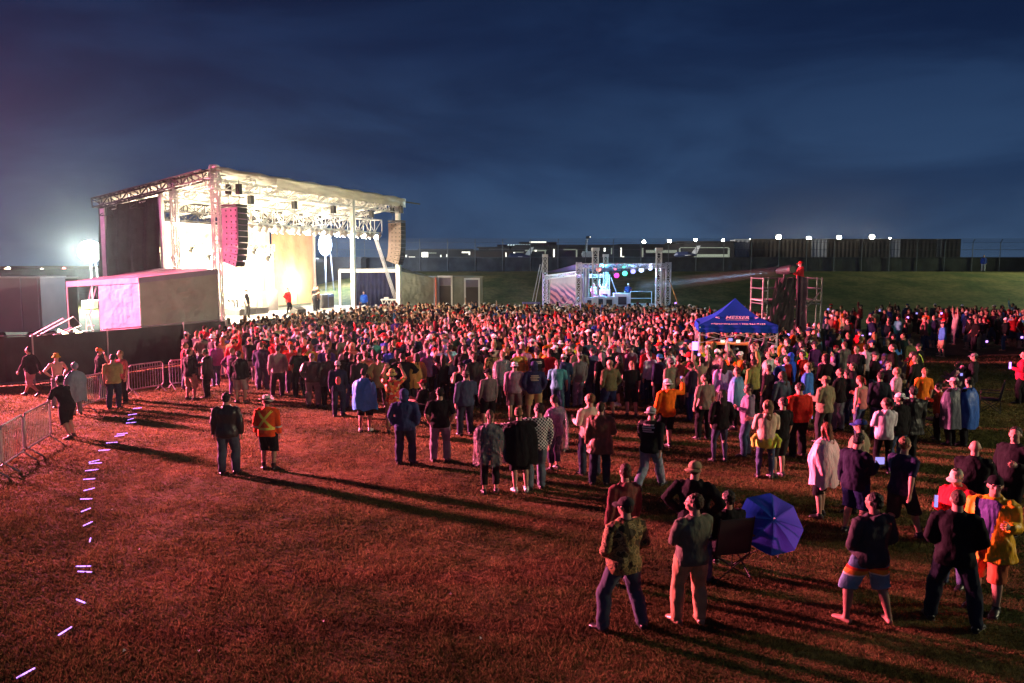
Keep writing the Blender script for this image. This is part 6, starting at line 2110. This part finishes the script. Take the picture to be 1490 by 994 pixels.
P(781,584,'person in black printed t-shirt right of the yellow brown jacket',None,pose='stand',top='tee',tc='black',bc='black',hat='cap',hatc='black',fx=fx_print((.35,.33,.3),TEXTY[:2]))
P(820,594,'person in dark blue jacket and white cap right of the red sweater',None,pose='drink',rot=-15,top='jacket',tc=(.02,.05,.10),bc='navy',hat='cap',hatc='white')
P(842,592,'person in grey hooded jacket and pale grey jeans','the grey hooded jacket person',pose='stand2',top='hoodie',tc=(.12,.12,.125),bc='pale_denim',hat='cap',hatc='grey')
P(861,580,'person in navy windbreaker right of the grey hooded jacket','the navy windbreaker man',pose='stand',top='jacket',tc=(.05,.06,.12),bc='denim',hat='cap',hatc='charcoal',w=1.08)
P(833,568,'person in bright yellow t-shirt in mid crowd','the bright yellow shirt person',pose='stand',top='tee',tc=(.75,.68,.05),bc='denim',hc='dark')
P(886,607,'bald person in olive hoodie and navy shorts','the olive hoodie man',pose='pockets',top='hoodie',tc=(.12,.12,.06),bot='shorts',bc=(.015,.02,.07),hair=None,w=1.16,skin=1)
P(918,606,'person with tied hair in black t-shirt and black shorts','the black shorts woman',pose='drinkl',rot=0,top='tee',tc='black',bot='shorts',bc='black',hair='tail',hc='fair',s=.97)
P(882,566,'person in pale grey t-shirt in mid crowd right of the yellow shirt',None,pose='raise',top='tee',tc='light_grey',bc='black',hc='brown')
P(945,588,'person with long white sleeves carrying a bright bag',None,pose='phone',rot=30,top='sweater',tc=(.62,.55,.68),bot='slim',bc='navy',hc='dark')
P(958,594,'person in navy jacket and glossy blue cap','the glossy blue cap man',pose='stand',top='jacket',tc=(.015,.02,.05),bc='black',hat='cap_back',hatc=(.04,.22,.5))
P(974,604,'person in grey olive t-shirt left of the brown shirt','the grey olive shirt man',pose='drink',top='tee',tc=(.19,.18,.13),bc='charcoal',hat='cap_back',hatc='grey',w=1.1)
P(986,598,'person in brown t-shirt right of the grey olive shirt',None,pose='wave',rot=0,top='tee',tc=(.22,.12,.08),bc='charcoal',hc='brown')
P(1005,612,'person in dark jacket with a small white light, facing left','the small light holder',pose='phone',rot=55,top='jacket',tc=(.02,.015,.03),bc='navy',hat='cap',hatc='maroon')
P(1024,640,'person in grey brown t-shirt and black jeans, head turned left','the grey brown shirt man',pose='left',rot=15,top='tee',tc=(.24,.19,.16),bc='black',hair='short',hc='black',w=1.06)
P(1018,600,'person holding a glowing phone up with both arms','the glowing phone holder',pose='raise2',rot=20,top='tee',tc=(.30,.22,.15),bc='black',hc='dark')
P(1047,598,'person in dark grey hoodie with a lit badge facing the camera','the lit badge man',pose='phone',rot=165,top='hoodie',tc=(.10,.09,.12),bc='maroon',hc='dark')
P(1061,602,'person in dark brown jacket right of the lit badge man',None,pose='stand2',rot=30,top='jacket',tc=(.06,.04,.04),bc='black',hc='dark')
P(1070,625,'person in swirling blue printed poncho lifted by a turn','the swirling blue poncho woman',pose='wave',rot=60,top='tee',tc='sky_blue',bot='slim',bc='black',hc='brown',poncho='poncho',pc=(.12,.28,.48),pm='nylon')
P(1075,588,'person in orange t-shirt and white cap by the canopy leg','the orange shirt by the canopy',pose='left',rot=70,top='tee',tc=(.80,.20,.02),bc='black',hat='cap',hatc='white')
P(1095,604,'person in olive yellow jacket with one arm raised high','the arm raiser in olive',pose='raise',rot=30,top='jacket',tc=(.28,.26,.08),bc='black',hc='dark')
P(1132,602,'person in bright navy jacket and khaki trousers','the navy and khaki man',pose='phone',rot=50,top='jacket',tc=(.02,.05,.22),bot='trousers',bc=(.42,.34,.16),hc='brown',w=1.04)
P(1147,592,'person in cobalt blue hooded top beside the navy and khaki man',None,pose='stand',rot=40,top='hooded',tc=(.02,.06,.42),bc='black')
P(1160,664,'person in plain red long sleeve shirt and black jeans','the red shirt man',pose='stand',rot=15,top='sweater',tc=(.55,.03,.02),bc='black',hc='dark',w=1.2,s=1.02)
P(1198,645,'person in patterned olive jacket and cap right of the red shirt man','the patterned olive jacket man',pose='drinkl',rot=20,top='jacket',tc=(.24,.21,.13),bc='charcoal',hat='cap',hatc='tan',w=1.06)
P(1219,627,'person in black jacket with pale jeans turned left',None,pose='drinkl',rot=40,top='jacket',tc='black',bc=(.12,.14,.18),hc='dark')
P(1257,572,'person in light grey hoodie and black trousers standing in the open','the light grey hoodie man',pose='pockets',rot=-20,top='hoodie',tc=(.48,.42,.46),bc='black',hc='dark')
P(1226,566,'person in dark grey coat left of the light grey hoodie man',None,pose='stand',rot=20,top='raincoat',tc=(.09,.085,.085),bc='charcoal',hc='brown')
P(1250,640,'person with red hair in pink tank top and bare shoulders','the pink tank top woman',pose='phone',rot=35,top='tank',tc=(.65,.20,.20),bot='slim',bc='denim',hair='tail',hc='red',s=.97)
P(1277,636,'person in black tee and jeans right of the pink tank top woman',None,pose='stand',rot=-10,top='jacket',tc=(.02,.025,.035),bc='denim',hc='dark')
P(1301,625,'person with fair hair in pale mauve t-shirt','the pale mauve shirt woman',pose='drinkl',rot=40,top='tee',tc=(.50,.32,.36),bc='denim',hc='fair',hair='short')
P(1304,684,'person in black jacket and white striped cap behind the lilac jacket woman',None,pose='left',rot=10,top='jacket',tc='black',bc='denim',hat='cap_back',hatc='white',w=1.04)
P(1322,676,'tall person in long black coat beside the white striped cap',None,pose='stand2',rot=10,top='raincoat',tc=(.012,.014,.016),bc='black',hc='black',w=1.06,s=1.04)
P(1340,622,'person with long fair hair in orange t-shirt','the orange shirt woman',pose='stand2',rot=10,top='tee',tc=(.85,.20,.02),bot='slim',bc='charcoal',hair='tail',hc='fair',s=.97)
P(1334,570,'person in black jacket with a lime reflective strap','the lime strap man',pose='left',rot=30,top='jacket',tc='black',bc='black',hat='cap',hatc='charcoal',fx=fx_strap)
P(1322,558,'person in olive green jacket walking on the open grass',None,pose='stand',rot=20,top='jacket',tc=(.12,.13,.06),bc='charcoal',hc='dark')
P(1301,566,'person reclining in a camp chair with knees up, tan blanket','the reclining pair left sitter',pose='seat2',rot=70,top='hoodie',tc=(.42,.30,.25),bc='tan',hc='fair')
P(1315,574,'person slouching in a low camp chair right of the reclining person',None,pose='seat',rot=75,top='jacket',tc=(.28,.22,.20),bc='tan',hat='cap',hatc='maroon')
P(1385,580,'person reclining with raised arms in the right hand chairs','the right chair recliner',pose='seat2',rot=60,top='hoodie',tc=(.50,.25,.28),bc='khaki',hair='long',hc='dark')
P(1393,590,'person in pink cap sitting beside the right chair recliner',None,pose='seat',rot=70,top='jacket',tc=(.30,.20,.20),bc='tan',hat='cap',hatc='pink')
P(1412,592,'person in black jacket and jeans standing behind the right chairs','the standing man behind the chairs',pose='pockets',rot=50,top='jacket',tc='black',bc='charcoal',hat='cap',hatc='grey')
P(1383,648,'person in long dark grey poncho with a bright headlamp glow','the dark grey poncho person',pose='stand',rot=30,top='tee',tc='black',bot='trousers',bc='black',hat='cap',hatc='light_grey',poncho='poncho_long',pc=(.08,.09,.12),pm='nylon')
P(1404,648,'person in long royal blue poncho with hood down','the royal blue poncho person',pose='stand2',rot=40,top='tee',tc='black',bc='black',hair='short',hc='black',poncho='poncho_long',pc=(.025,.09,.36),pm='nylon')
P(1364,640,'small figure in dark orange jacket left of the two long ponchos',None,pose='phone',rot=60,top='jacket',tc=(.30,.08,.03),bc='black',hc='dark',s=.85)
P(1486,588,'person in deep red jacket holding a violet light at the right edge','the deep red jacket man',pose='drinkl',rot=40,top='jacket',tc=(.45,.02,.05),bc='black',hc='black',w=1.1)
P(1428,0,'person in blue jacket standing alone before the far fence','the man by the far fence',pose='stand',rot=160,top='jacket',tc=(.03,.06,.30),bot='trousers',bc='light_grey',at=((1428-CX)/FPX*86.2,86.2,ground_z(40,86.2)))
# on the platforms
P(1176,0,'person in red hoodie steering the follow spot on the scaffold','the follow spot operator',pose='clap',rot=78,top='hoodie',tc=(.55,.03,.04),bc=(.16,.16,.18),hc='dark',at=((1172-CX)/FPX*YS,YS+.75,zp+.04),s=1.0,hat='cap',hatc='red')
for k,(u,v,c_,ps,lb) in enumerate(((5.2,2.3,'black','drinkl','guitarist at the left microphone in the glare of the stage'),(9.0,2.0,'red','hips','singer at the middle microphone on the bright stage'),(12.6,2.4,'charcoal','drink','guitarist at the right microphone on the bright stage'),(14.4,3.4,'brown','phone','bending person at the right end of the bright stage'))):
    q = S(u,v,DZ); P(*to_px(q), 'performing ' + lb, None, pose=ps, rot=-95-10*k, top='tee' if k != 1 else 'jacket', tc=c_, bc='black', hc='dark', at=q, group='performers on the stages')
q = S(8.4,6.1,DZ+.4); P(*to_px(q), 'drummer sitting behind the drum kit on the bright stage', None, pose='seat', rot=-110, top='tee', tc='black', bc='black', hc='dark', at=q, group='performers on the stages')
for px, Y, c_, ps, rt_, lb in ((914,62.5,'navy','drinkl',170,'guitarist in dark clothes standing on the truss stage'),(877,63,'white','raise2',185,'drummer in white bathed in cyan light on the truss stage'),(864,62.5,'light_grey','drink',200,'player behind the tall front tower of the truss stage')):
    P(px,0,lb,None,pose=ps,rot=rt_,top='tee',tc=c_,bc='charcoal',hc='dark',at=(X(px,Y),Y,d2),group='performers on the stages')
q = aty(530,450,66.2); P(530,0,'person lit deep blue in front of the side tent curtain',None,pose='stand2',rot=190,top='jacket',tc='blue',bc='navy',hc='dark',at=(q.x,q.y,.62))

# camp chairs under the sitters
for d in list(PEOPLE):
    if d['pose'] in ('seat','seat2') and d['group'] != 'performers on the stages':
        camp_chair(d['x'], d['y'], d['rot'], {1052:'black camp chair of the seated man in black',612:'low camp chair beside the black t-shirt man',1301:'camp chair of the reclining person in tan',1315:'camp chair of the slouching person in a maroon cap',1385:'camp chair of the right recliner with raised arms',1393:'camp chair of the sitter in a pink cap'}[d['px']])
q = gp(1108,806); camp_chair(q.x, q.y, R(165), 'empty camp chair under the open blue umbrella', CHAIRB).scale = (.8,.8,.76)
q = gp(1440,600); camp_chair(q.x, q.y, R(60), 'empty dark camp chair on the open grass at right')
q = gp(1358,632); camp_chair(q.x, q.y, R(20), 'empty camp chair left of the dark grey poncho person')

# ---------------------------------------------------------------- the rest of the crowd
PAL = [('black',38),('charcoal',16),('navy',12),('grey',6),('light_grey',4),('white',4),('red',7),('maroon',5),('orange',4),('olive',4),('brown',4),('blue',4),('tan',3),('slate',5),('purple',2),('sky_blue',2),('yellow',2),('lilac',2),('teal',1),('pink',2),('green',1)]
PALN = [c for c, w_ in PAL for _ in range(w_)]
GP = ['stand','stand2','left','pockets','drink','drinkl','crossed','hips','photo','raise','raise2','clap','phone','wave']
GW = [24,22,13,17,8,7,8,4,3,3,1,4,5,2]
def rand_spec(x, y, right=False):
    pose = rng.choices(GP, GW)[0]
    a = toward(x, y) + R(rng.gauss(0, 16))
    if rng.random() < (.30 if right else .06):
        a = rng.uniform(-3.1, 3.1)
    top = rng.choices(['tee','jacket','hoodie','sweater','hooded','raincoat'], [26,26,20,12,4,6])[0]
    pc = top in ('tee','sweater') and rng.random() < .04
    hat = rng.choices([None,'cap','cap_back','sunhat'], [62,24,11,3])[0]
    hair = rng.choices(['short','buzz','long','tail'], [50,16,20,14])[0]
    if hat: hair = 'buzz' if hair == 'short' else hair
    hc = rng.choices(['black','dark','brown','fair','grey'], [18,34,26,16,6])[0]
    tcn = rng.choice(PALN)
    bot = rng.choices(['trousers','shorts'], [76,24])[0]
    bcn = rng.choice(['denim','denim','denim','black','black','charcoal','navy','khaki','grey'])
    hcn = rng.choice(['black','charcoal','white','white','red','navy','light_grey','tan','maroon'])
    fem = hair in ('long','tail')
    d = dict(x=x, y=y, z=0.0, rot=a, pose=pose, top=top, tc=tuple(min(.9, c*rng.uniform(.32,.9)) for c in C[tcn]), tcn=tcn, bot=bot, bc=C[bcn], bcn=bcn, sc=rng.choice([C['black'],C['black'],C['white'],C['brown']]),
             hair=hair, hc=HAIRS[hc], hcn=hc, hat=hat, hatc=C[hcn], hatn=hcn, skin=rng.choice(SKINS[:4] if rng.random() < .9 else SKINS), s=(rng.gauss(.955,.03) if fem else rng.gauss(1.01,.035)), w=rng.uniform(.96,1.14) if not fem else rng.uniform(.92,1.06),
             tm=None, bm=None, poncho='poncho' if pc else None, pc=C[rng.choice(['sky_blue','white','yellow','blue','teal'])], pm=rng.choice(['clear','nylon']), shoes='shoe', group='people in the concert crowd', fx=None, label=None, short=None)
    return d

def inside(poly, x, y):
    c = False
    for (x1,y1), (x2,y2) in zip(poly, poly[1:] + poly[:1]):
        if (y1 > y) != (y2 > y) and x < (x2-x1)*(y-y1)/(y2-y1) + x1:
            c = not c
    return c
edge = [(268,545),(350,560),(400,566),(455,578),(500,584),(545,586),(600,580),(660,584),(720,588),(770,590),(840,586),(900,590),(960,598),(1010,606),(1060,612),(1110,606),(1150,602)]
MAIN = [tuple(gp(*e).xy) for e in edge] + [tuple(gp(1190,560).xy), tuple(gp(1195,505).xy), (13.5,52), (12.2,58.2), (3.0,58.2), (-4.5,60), (-9.4,58)] + [(-9.8,57.0), (-14.6,43.5), (-13.9,40.2)]
RIGHT = [tuple(gp(*e).xy) for e in ((1200,520),(1240,515),(1300,512),(1360,522),(1420,520),(1486,526),(1700,520),(1700,473),(1490,472),(1440,470),(1320,469),(1260,472),(1200,475))]
MID = [tuple(gp(*e).xy) for e in ((1090,640),(1200,655),(1240,625),(1290,610),(1345,600),(1340,548),(1290,535),(1220,528),(1195,525),(1150,560))]
taken = [(d['x'], d['y'], .44) for d in PEOPLE]
GRID = {}
def gput(x, y, r):
    GRID.setdefault((int(x//1), int(y//1)), []).append((x,y,r))
def gfree(x, y, r):
    for i in (-1,0,1):
        for j in (-1,0,1):
            for a, b, q in GRID.get((int(x//1)+i, int(y//1)+j), ()):
                if (a-x)**2 + (b-y)**2 < max(r,q)**2:
                    return False
    return True
for x, y, r in taken: gput(x, y, r)
def blocked(x, y):
    if abs(x-8.65) < 1.8 and 29.0 < y < 33.4: return True
    if xa2 - .4 < x < xb2 + .4 and YS-.4 < y < YS+2.2: return True
    return False
xa2, xb2 = (1110-CX)/FPX*YS, (1195-CX)/FPX*YS
CAND = []
for k in range(26000):
    x, y = rng.uniform(-16,15), rng.uniform(23,60)
    if not inside(MAIN, x, y) or blocked(x, y): continue
    yb = 24.5
    dens = .30 + .70*sstep(24.5, 31, y + .25*max(0, -x))
    dens *= .62 + .75*max(-.4, noise.noise(V((x*.55, y*.38, 4))) + .15) + (.25 if y > 40 else 0)
    if rng.random() > dens: continue
    r = .50 if y > 32 else .58
    if gfree(x, y, r):
        gput(x, y, r); CAND.append((x, y, 0))
cl_ = [(rng.uniform(14,36), rng.uniform(39,56)) for _ in range(26)]
for k in range(5000):
    c = rng.choice(cl_)
    x, y = c[0] + rng.gauss(0,1.5), c[1] + rng.gauss(0,1.4)
    if inside(RIGHT, x, y) and gfree(x, y, .6) and len([1 for q in CAND if q[2] == 1]) < 190:
        gput(x, y, .6); CAND.append((x, y, 1))
n_mid = 0
for k in range(900):
    x, y = rng.uniform(5,16), rng.uniform(22,38)
    if inside(MID, x, y) and not blocked(x, y) and gfree(x, y, .8) and n_mid < 30:
        gput(x, y, .8); CAND.append((x, y, 2)); n_mid += 1
CAND.sort(key=lambda c: math.hypot(c[0], c[1]))
N_IND = 296 - len(PEOPLE)
HEROES = [d for d in PEOPLE if d['short']]
COLN = dict(light_grey='pale grey', charcoal='dark grey', sky_blue='sky blue')
TN = dict(tee='t-shirt', jacket='jacket', hoodie='hoodie', sweater='sweater', hooded='hoodie with hood up', raincoat='rain jacket')
PN = dict(photo='taking a picture', raise_='one arm up', raise2='both arms up', clap='clapping', phone='looking at a phone', wave='waving', drink='', drinkl='', crossed='arms folded', hips='hands on hips')
def describe(d, k=0):
    """a label from the person's own looks plus a neighbour who can be named"""
    cn_ = COLN.get(d['tcn'], d['tcn'])
    if d['poncho']:
        base = f"person in a {'clear' if d['pm'] == 'clear' else 'bright'} poncho"
    else:
        base = f"person in {cn_} {TN[d['top']]}"
    if d['hat']:
        base += f" and {COLN.get(d['hatn'], d['hatn'])} {'sun hat' if d['hat'] == 'sunhat' else 'cap'}"
    elif d['hair'] in ('long','tail'):
        base += f" with {'long' if d['hair'] == 'long' else 'tied'} {d['hcn']} hair"
    act = {'raise':'one arm up','raise2':'both arms up','photo':'taking a picture','clap':'clapping','wave':'waving'}.get(d['pose'])
    if act: base += ', ' + act
    u, v = to_px((d['x'], d['y'], 1.6))
    hs = sorted(HEROES, key=lambda h: (h['x']-d['x'])**2 + (h['y']-d['y'])**2)
    h = hs[k]
    hu, hv = to_px((h['x'], h['y'], 1.6))
    dy = d['y'] - h['y']
    rel = 'beyond' if dy > 1.2 and abs(hu-u) < 40*(1+dy*.05) else ('left of' if u < hu else 'right of') if abs(dy) < 4 else ('beyond and left of' if u < hu else 'beyond and right of') if dy > 0 else 'in front of'
    return base + f", {rel} {h['short']}"
used = {d['label'] for d in PEOPLE}
CROWD = []
for x, y, kind in CAND:
    d = rand_spec(x, y, kind > 0)
    d['z'] = ground_z(x, y)
    if N_IND > 0:
        for tries in range(60):
            lb = describe(d, tries % 4)
            if lb not in used and len(lb.replace(',', '').split()) <= 16: break
            if tries % 4 == 3:
                d2_ = rand_spec(x, y, kind > 0); d2_['z'] = d['z']; d = d2_
        d['label'] = lb
        used.add(lb)
        PEOPLE.append(d); N_IND -= 1
    else:
        CROWD.append(d)
print('people', len(PEOPLE), 'crowd', len(CROWD))
for d in PEOPLE:
    nw = len(d['label'].replace(',', ' ').split())
    if nw > 16: print('LONG', nw, d['label'])
# ---------------------------------------------------------------- build people
LIMP = {'stand':'stand','stand2':'stand2','left':'left','pockets':'pockets','drink':'drink','drinkl':'drinkl','crossed':'crossed','hips':'stand','photo':'photo','raise':'raise','raise2':'raise2','clap':'clap','phone':'phone','wave':'wave'}
FAR_POSES = {'stand','stand2','left','pockets','drink','raise','raise2','photo','clap'}
def build_people():
    for d in PEOPLE:                      # shared meshes first, while the scene is small
        for name, kind, col, m in pieces(d):
            get_mesh(kind, d['pose'])
    for d in PEOPLE:
        make_person(d)

def build_crowd():
    """everyone past the nearest three hundred, as one mass"""
    vs, ts, cs = [], [], []
    off = 0
    for d in CROWD:
        pose = d['pose'] if d['pose'] in FAR_POSES else 'stand'
        d['pose'] = pose
        c, s = math.cos(d['rot']), math.sin(d['rot'])
        sw, sz = d['s']*d['w'], d['s']
        for name, kind, col, m in pieces(d):
            if kind.startswith('shoe') or kind == 'poncho_hood':
                continue
            if kind in ('hair_tail',): kind = 'hair_long'
            if kind in ('cap_back','sunhat'): kind = 'cap'
            if kind == 'raincoat': kind = 'jacket'
            co, tr = low_mesh(kind, pose)
            x = (co[:,0]*c - co[:,1]*s)*sw + d['x']
            y = (co[:,0]*s + co[:,1]*c)*sw + d['y']
            z = co[:,2]*sz + d['z']
            vs.append(np.stack([x,y,z],1)); ts.append(tr + off); off += len(co)
            cs.append(np.tile(np.array([*col,1], np.float32), (len(co),1)))
    v = np.concatenate(vs).astype(np.float32); t = np.concatenate(ts).astype(np.int32); c = np.concatenate(cs)
    me = bpy.data.meshes.new('crowd')
    me.vertices.add(len(v)); me.vertices.foreach_set('co', v.ravel())
    me.loops.add(len(t)*3); me.loops.foreach_set('vertex_index', t.ravel())
    me.polygons.add(len(t)); me.polygons.foreach_set('loop_start', np.arange(0, len(t)*3, 3, dtype=np.int32))
    me.update(calc_edges=True)
    me.polygons.foreach_set('use_smooth', np.ones(len(t), bool))
    a = me.color_attributes.new('cloth', 'FLOAT_COLOR', 'POINT'); a.data.foreach_set('color', c.ravel())
    m, nt, b, out = _mat('crowd_cloth')
    at = N(nt, 'ShaderNodeAttribute', attribute_name='cloth')
    co = N(nt, 'ShaderNodeNewGeometry').outputs['Position']
    nt.links.new(colour_vary(nt, at.outputs['Color'], co, 6, .2), b.inputs['Base Color'])
    b.inputs['Roughness'].default_value = .85; b.inputs['Specular IOR Level'].default_value = .08
    me.materials.append(m)
    o = bpy.data.objects.new('crowd', me); COL.objects.link(o)
    tag(o, 'dense far crowd of people filling the field before the stages', 'crowd', kind='stuff')

build_people()
build_crowd()

# lights people hold up
def held(px, py, Y, label, m=GLOW_P, size=(.07,.02,.13), name='phone', cat='phone', w=0):
    p = aty(px, py, Y)
    t = thing(name, label, cat, p, 'small lights held up in the crowd')
    mb = MB(); mb.box(p + V((0,.014,0)), (size[0]+.01,.012,size[2]+.01)); mb.build('case', BLACKP, t)
    mb = MB(); mb.box(p, size); mb.build('screen' if name == 'phone' else 'tube', m, t)
def hand_of(short, k='r', d_=.12):
    for d in PEOPLE:
        if d['short'] == short:
            sh, el, wr, f, th, cu, sg = RIGS[d['pose']].arm[k]
            p = wr + f*d_
            c, s = math.cos(d['rot']), math.sin(d['rot']); q = d['s']*d['w']
            return V((d['x'] + (p.x*c - p.y*s)*q, d['y'] + (p.x*s + p.y*c)*q, d['z'] + p.z*d['s']))
def held_at(p, label, m=GLOW_P, size=(.07,.02,.13), name='phone', cat='phone'):
    t = thing(name, label, cat, p, 'small lights held up in the crowd')
    mb = MB(); mb.box(p + V((0,.014,0)), (size[0]+.01,.012,size[2]+.01)); mb.build('case', BLACKP, t)
    mb = MB(); mb.box(p, size); mb.build('screen' if name == 'phone' else 'tube', m, t)
held_at(hand_of('the phone reader in navy') + V((0,-.05,.02)), 'lit blue phone in the hands of the phone reader in navy', GLOW_PH, (.15,.02,.12))
held_at(hand_of('the red hoodie person') + V((0,-.06,.06)), 'glowing white violet stick held by the red hoodie person', GLOW_PH, (.04,.03,.17), 'glow_stick', 'glow stick')
held_at(hand_of('the glowing phone holder','l') + V((.05,-.05,.05)), 'glowing violet phone held over the head with both arms', GLOW_P, (.18,.02,.26))
held_at(hand_of('the small light holder') + V((0,-.05,0)), 'small white light of the man in a maroon cap', GLOW_PH, (.07,.03,.07))
held_at(hand_of('the lit badge man') + V((-.03,-.07,0)), 'lit pale badge on the dark grey hoodie facing the camera', GLOW_PH, (.07,.02,.15))
held_at(hand_of('the deep red jacket man','l') + V((0,-.06,.05)), 'violet glow stick held by the deep red jacket man', GLOW_P, (.06,.03,.22), 'glow_stick', 'glow stick')
held_at(hand_of('the navy and khaki man') + V((-.03,-.05,0)), 'bright small light in the hand of the navy and khaki man', GLOW_PH, (.09,.03,.09))
for px, py, Y, m, lb in ((1399,545,24.5,GLOW_PH,'round white headlamp glow above the dark grey poncho'), (1155,527,27.5,GLOW_PH,'pale light left of the cobalt hooded top'), (1147,487,33,GLOW_P,'violet light under the scaffold rail'), (1205,450,42,GLOW_PH,'small blue light above the crowd right of the scaffold'),
                     (1321,462,45,GLOW_P,'violet dot held up in the right field group'), (1334,456,46,GLOW_PH,'pale blue dot near the top of the right field group'), (1280,452,47,GLOW_PH,'large white light in the right field group'), (1255,489,42,GLOW_P,'violet light low in the right field group'), (1266,486,42,GLOW_P,'violet light beside its low neighbour at right'),
                     (1370,456,46,GLOW_P,'violet dot above the red jackets at right'), (1412,461,45,GLOW_PH,'white dot in the far right group'), (1436,497,40,GLOW_P,'violet light at knee height on the open right grass'), (1487,491,38,GLOW_P,'violet light at the right photo edge'), (983,441,54,GLOW_P,'violet dot below the truss stage corner'),
                     (970,456,48,GLOW_PH,'pale violet light right of the truss stage deck'), (1017,516,27.2,GLOW_P,'violet phone glow under the canopy edge'), (963,477,38,GLOW_PH,'white light high in the crowd left of the canopy'), (980,483,37,GLOW_P,'blue light beside the canopy leg'), (905,475,40,GLOW_PH,'small pale screen in mid crowd'), (738,492,34,GLOW_PH,'blue white screen in the crowd behind the clear ponchos'), (1140,533,25,GLOW_P,'violet light near the red shirt man'), (1180,607,20.5,GLOW_PH,'small white light beside the red shirt man')):
    held(px, py, Y, lb, m, (.10,.03,.10) if Y > 35 else (.07,.03,.08))

# ---------------------------------------------------------------- haze
def make_haze():
    if not HAZE:
        return
    mb = MB()
    x0, x1, y0, y1, z0, z1 = -200, 170, -30, 330, -1.2, 13.0
    mb.box(((x0+x1)/2,(y0+y1)/2,(z0+z1)/2), (x1-x0,y1-y0,z1-z0))
    m = bpy.data.materials.new('haze'); m.use_nodes = True
    nt = m.node_tree; nt.nodes.clear()
    out = nt.nodes.new('ShaderNodeOutputMaterial')
    v = nt.nodes.new('ShaderNodeVolumePrincipled')
    v.inputs['Color'].default_value = (.85,.88,.92,1)
    v.inputs['Density'].default_value = HAZE
    v.inputs['Anisotropy'].default_value = .9
    nt.links.new(v.outputs[0], out.inputs['Volume'])
    o = mb.build('haze', m)
    tag(o, 'thin damp night haze glowing round the floodlights', 'haze', kind='stuff')
make_haze()

# a faint last light of the sunken sun
l = bpy.data.lights.new('sun', 'SUN'); l.energy = .02; l.angle = R(12); l.color = (.6,.7,1)
o = bpy.data.objects.new('sun', l); o.rotation_euler = (R(70), 0, R(-20)); COL.objects.link(o)

cam = bpy.data.cameras.new('camera')
cam.sensor_width = 36.0
cam.lens = 28.0
cam.clip_start = .1
cam.clip_end = 6000
co = bpy.data.objects.new('camera', cam)
co.location = (0, 0, CAMZ)
co.rotation_euler = (math.pi/2 - PITCH, 0, 0)
COL.objects.link(co)
scene.camera = co
scene.view_settings.view_transform = 'Standard'
scene.view_settings.look = 'None'
scene.view_settings.exposure = EXPO
scene.view_settings.gamma = 1
scene.view_settings.use_curve_mapping = False
cy = scene.cycles
cy.use_denoising = True
cy.max_bounces = 5
cy.diffuse_bounces = 2
cy.glossy_bounces = 2
cy.transmission_bounces = 3
cy.transparent_max_bounces = 8
cy.volume_bounces = 0
cy.caustics_reflective = False
cy.caustics_refractive = False
cy.sample_clamp_indirect = 6
cy.use_light_tree = True
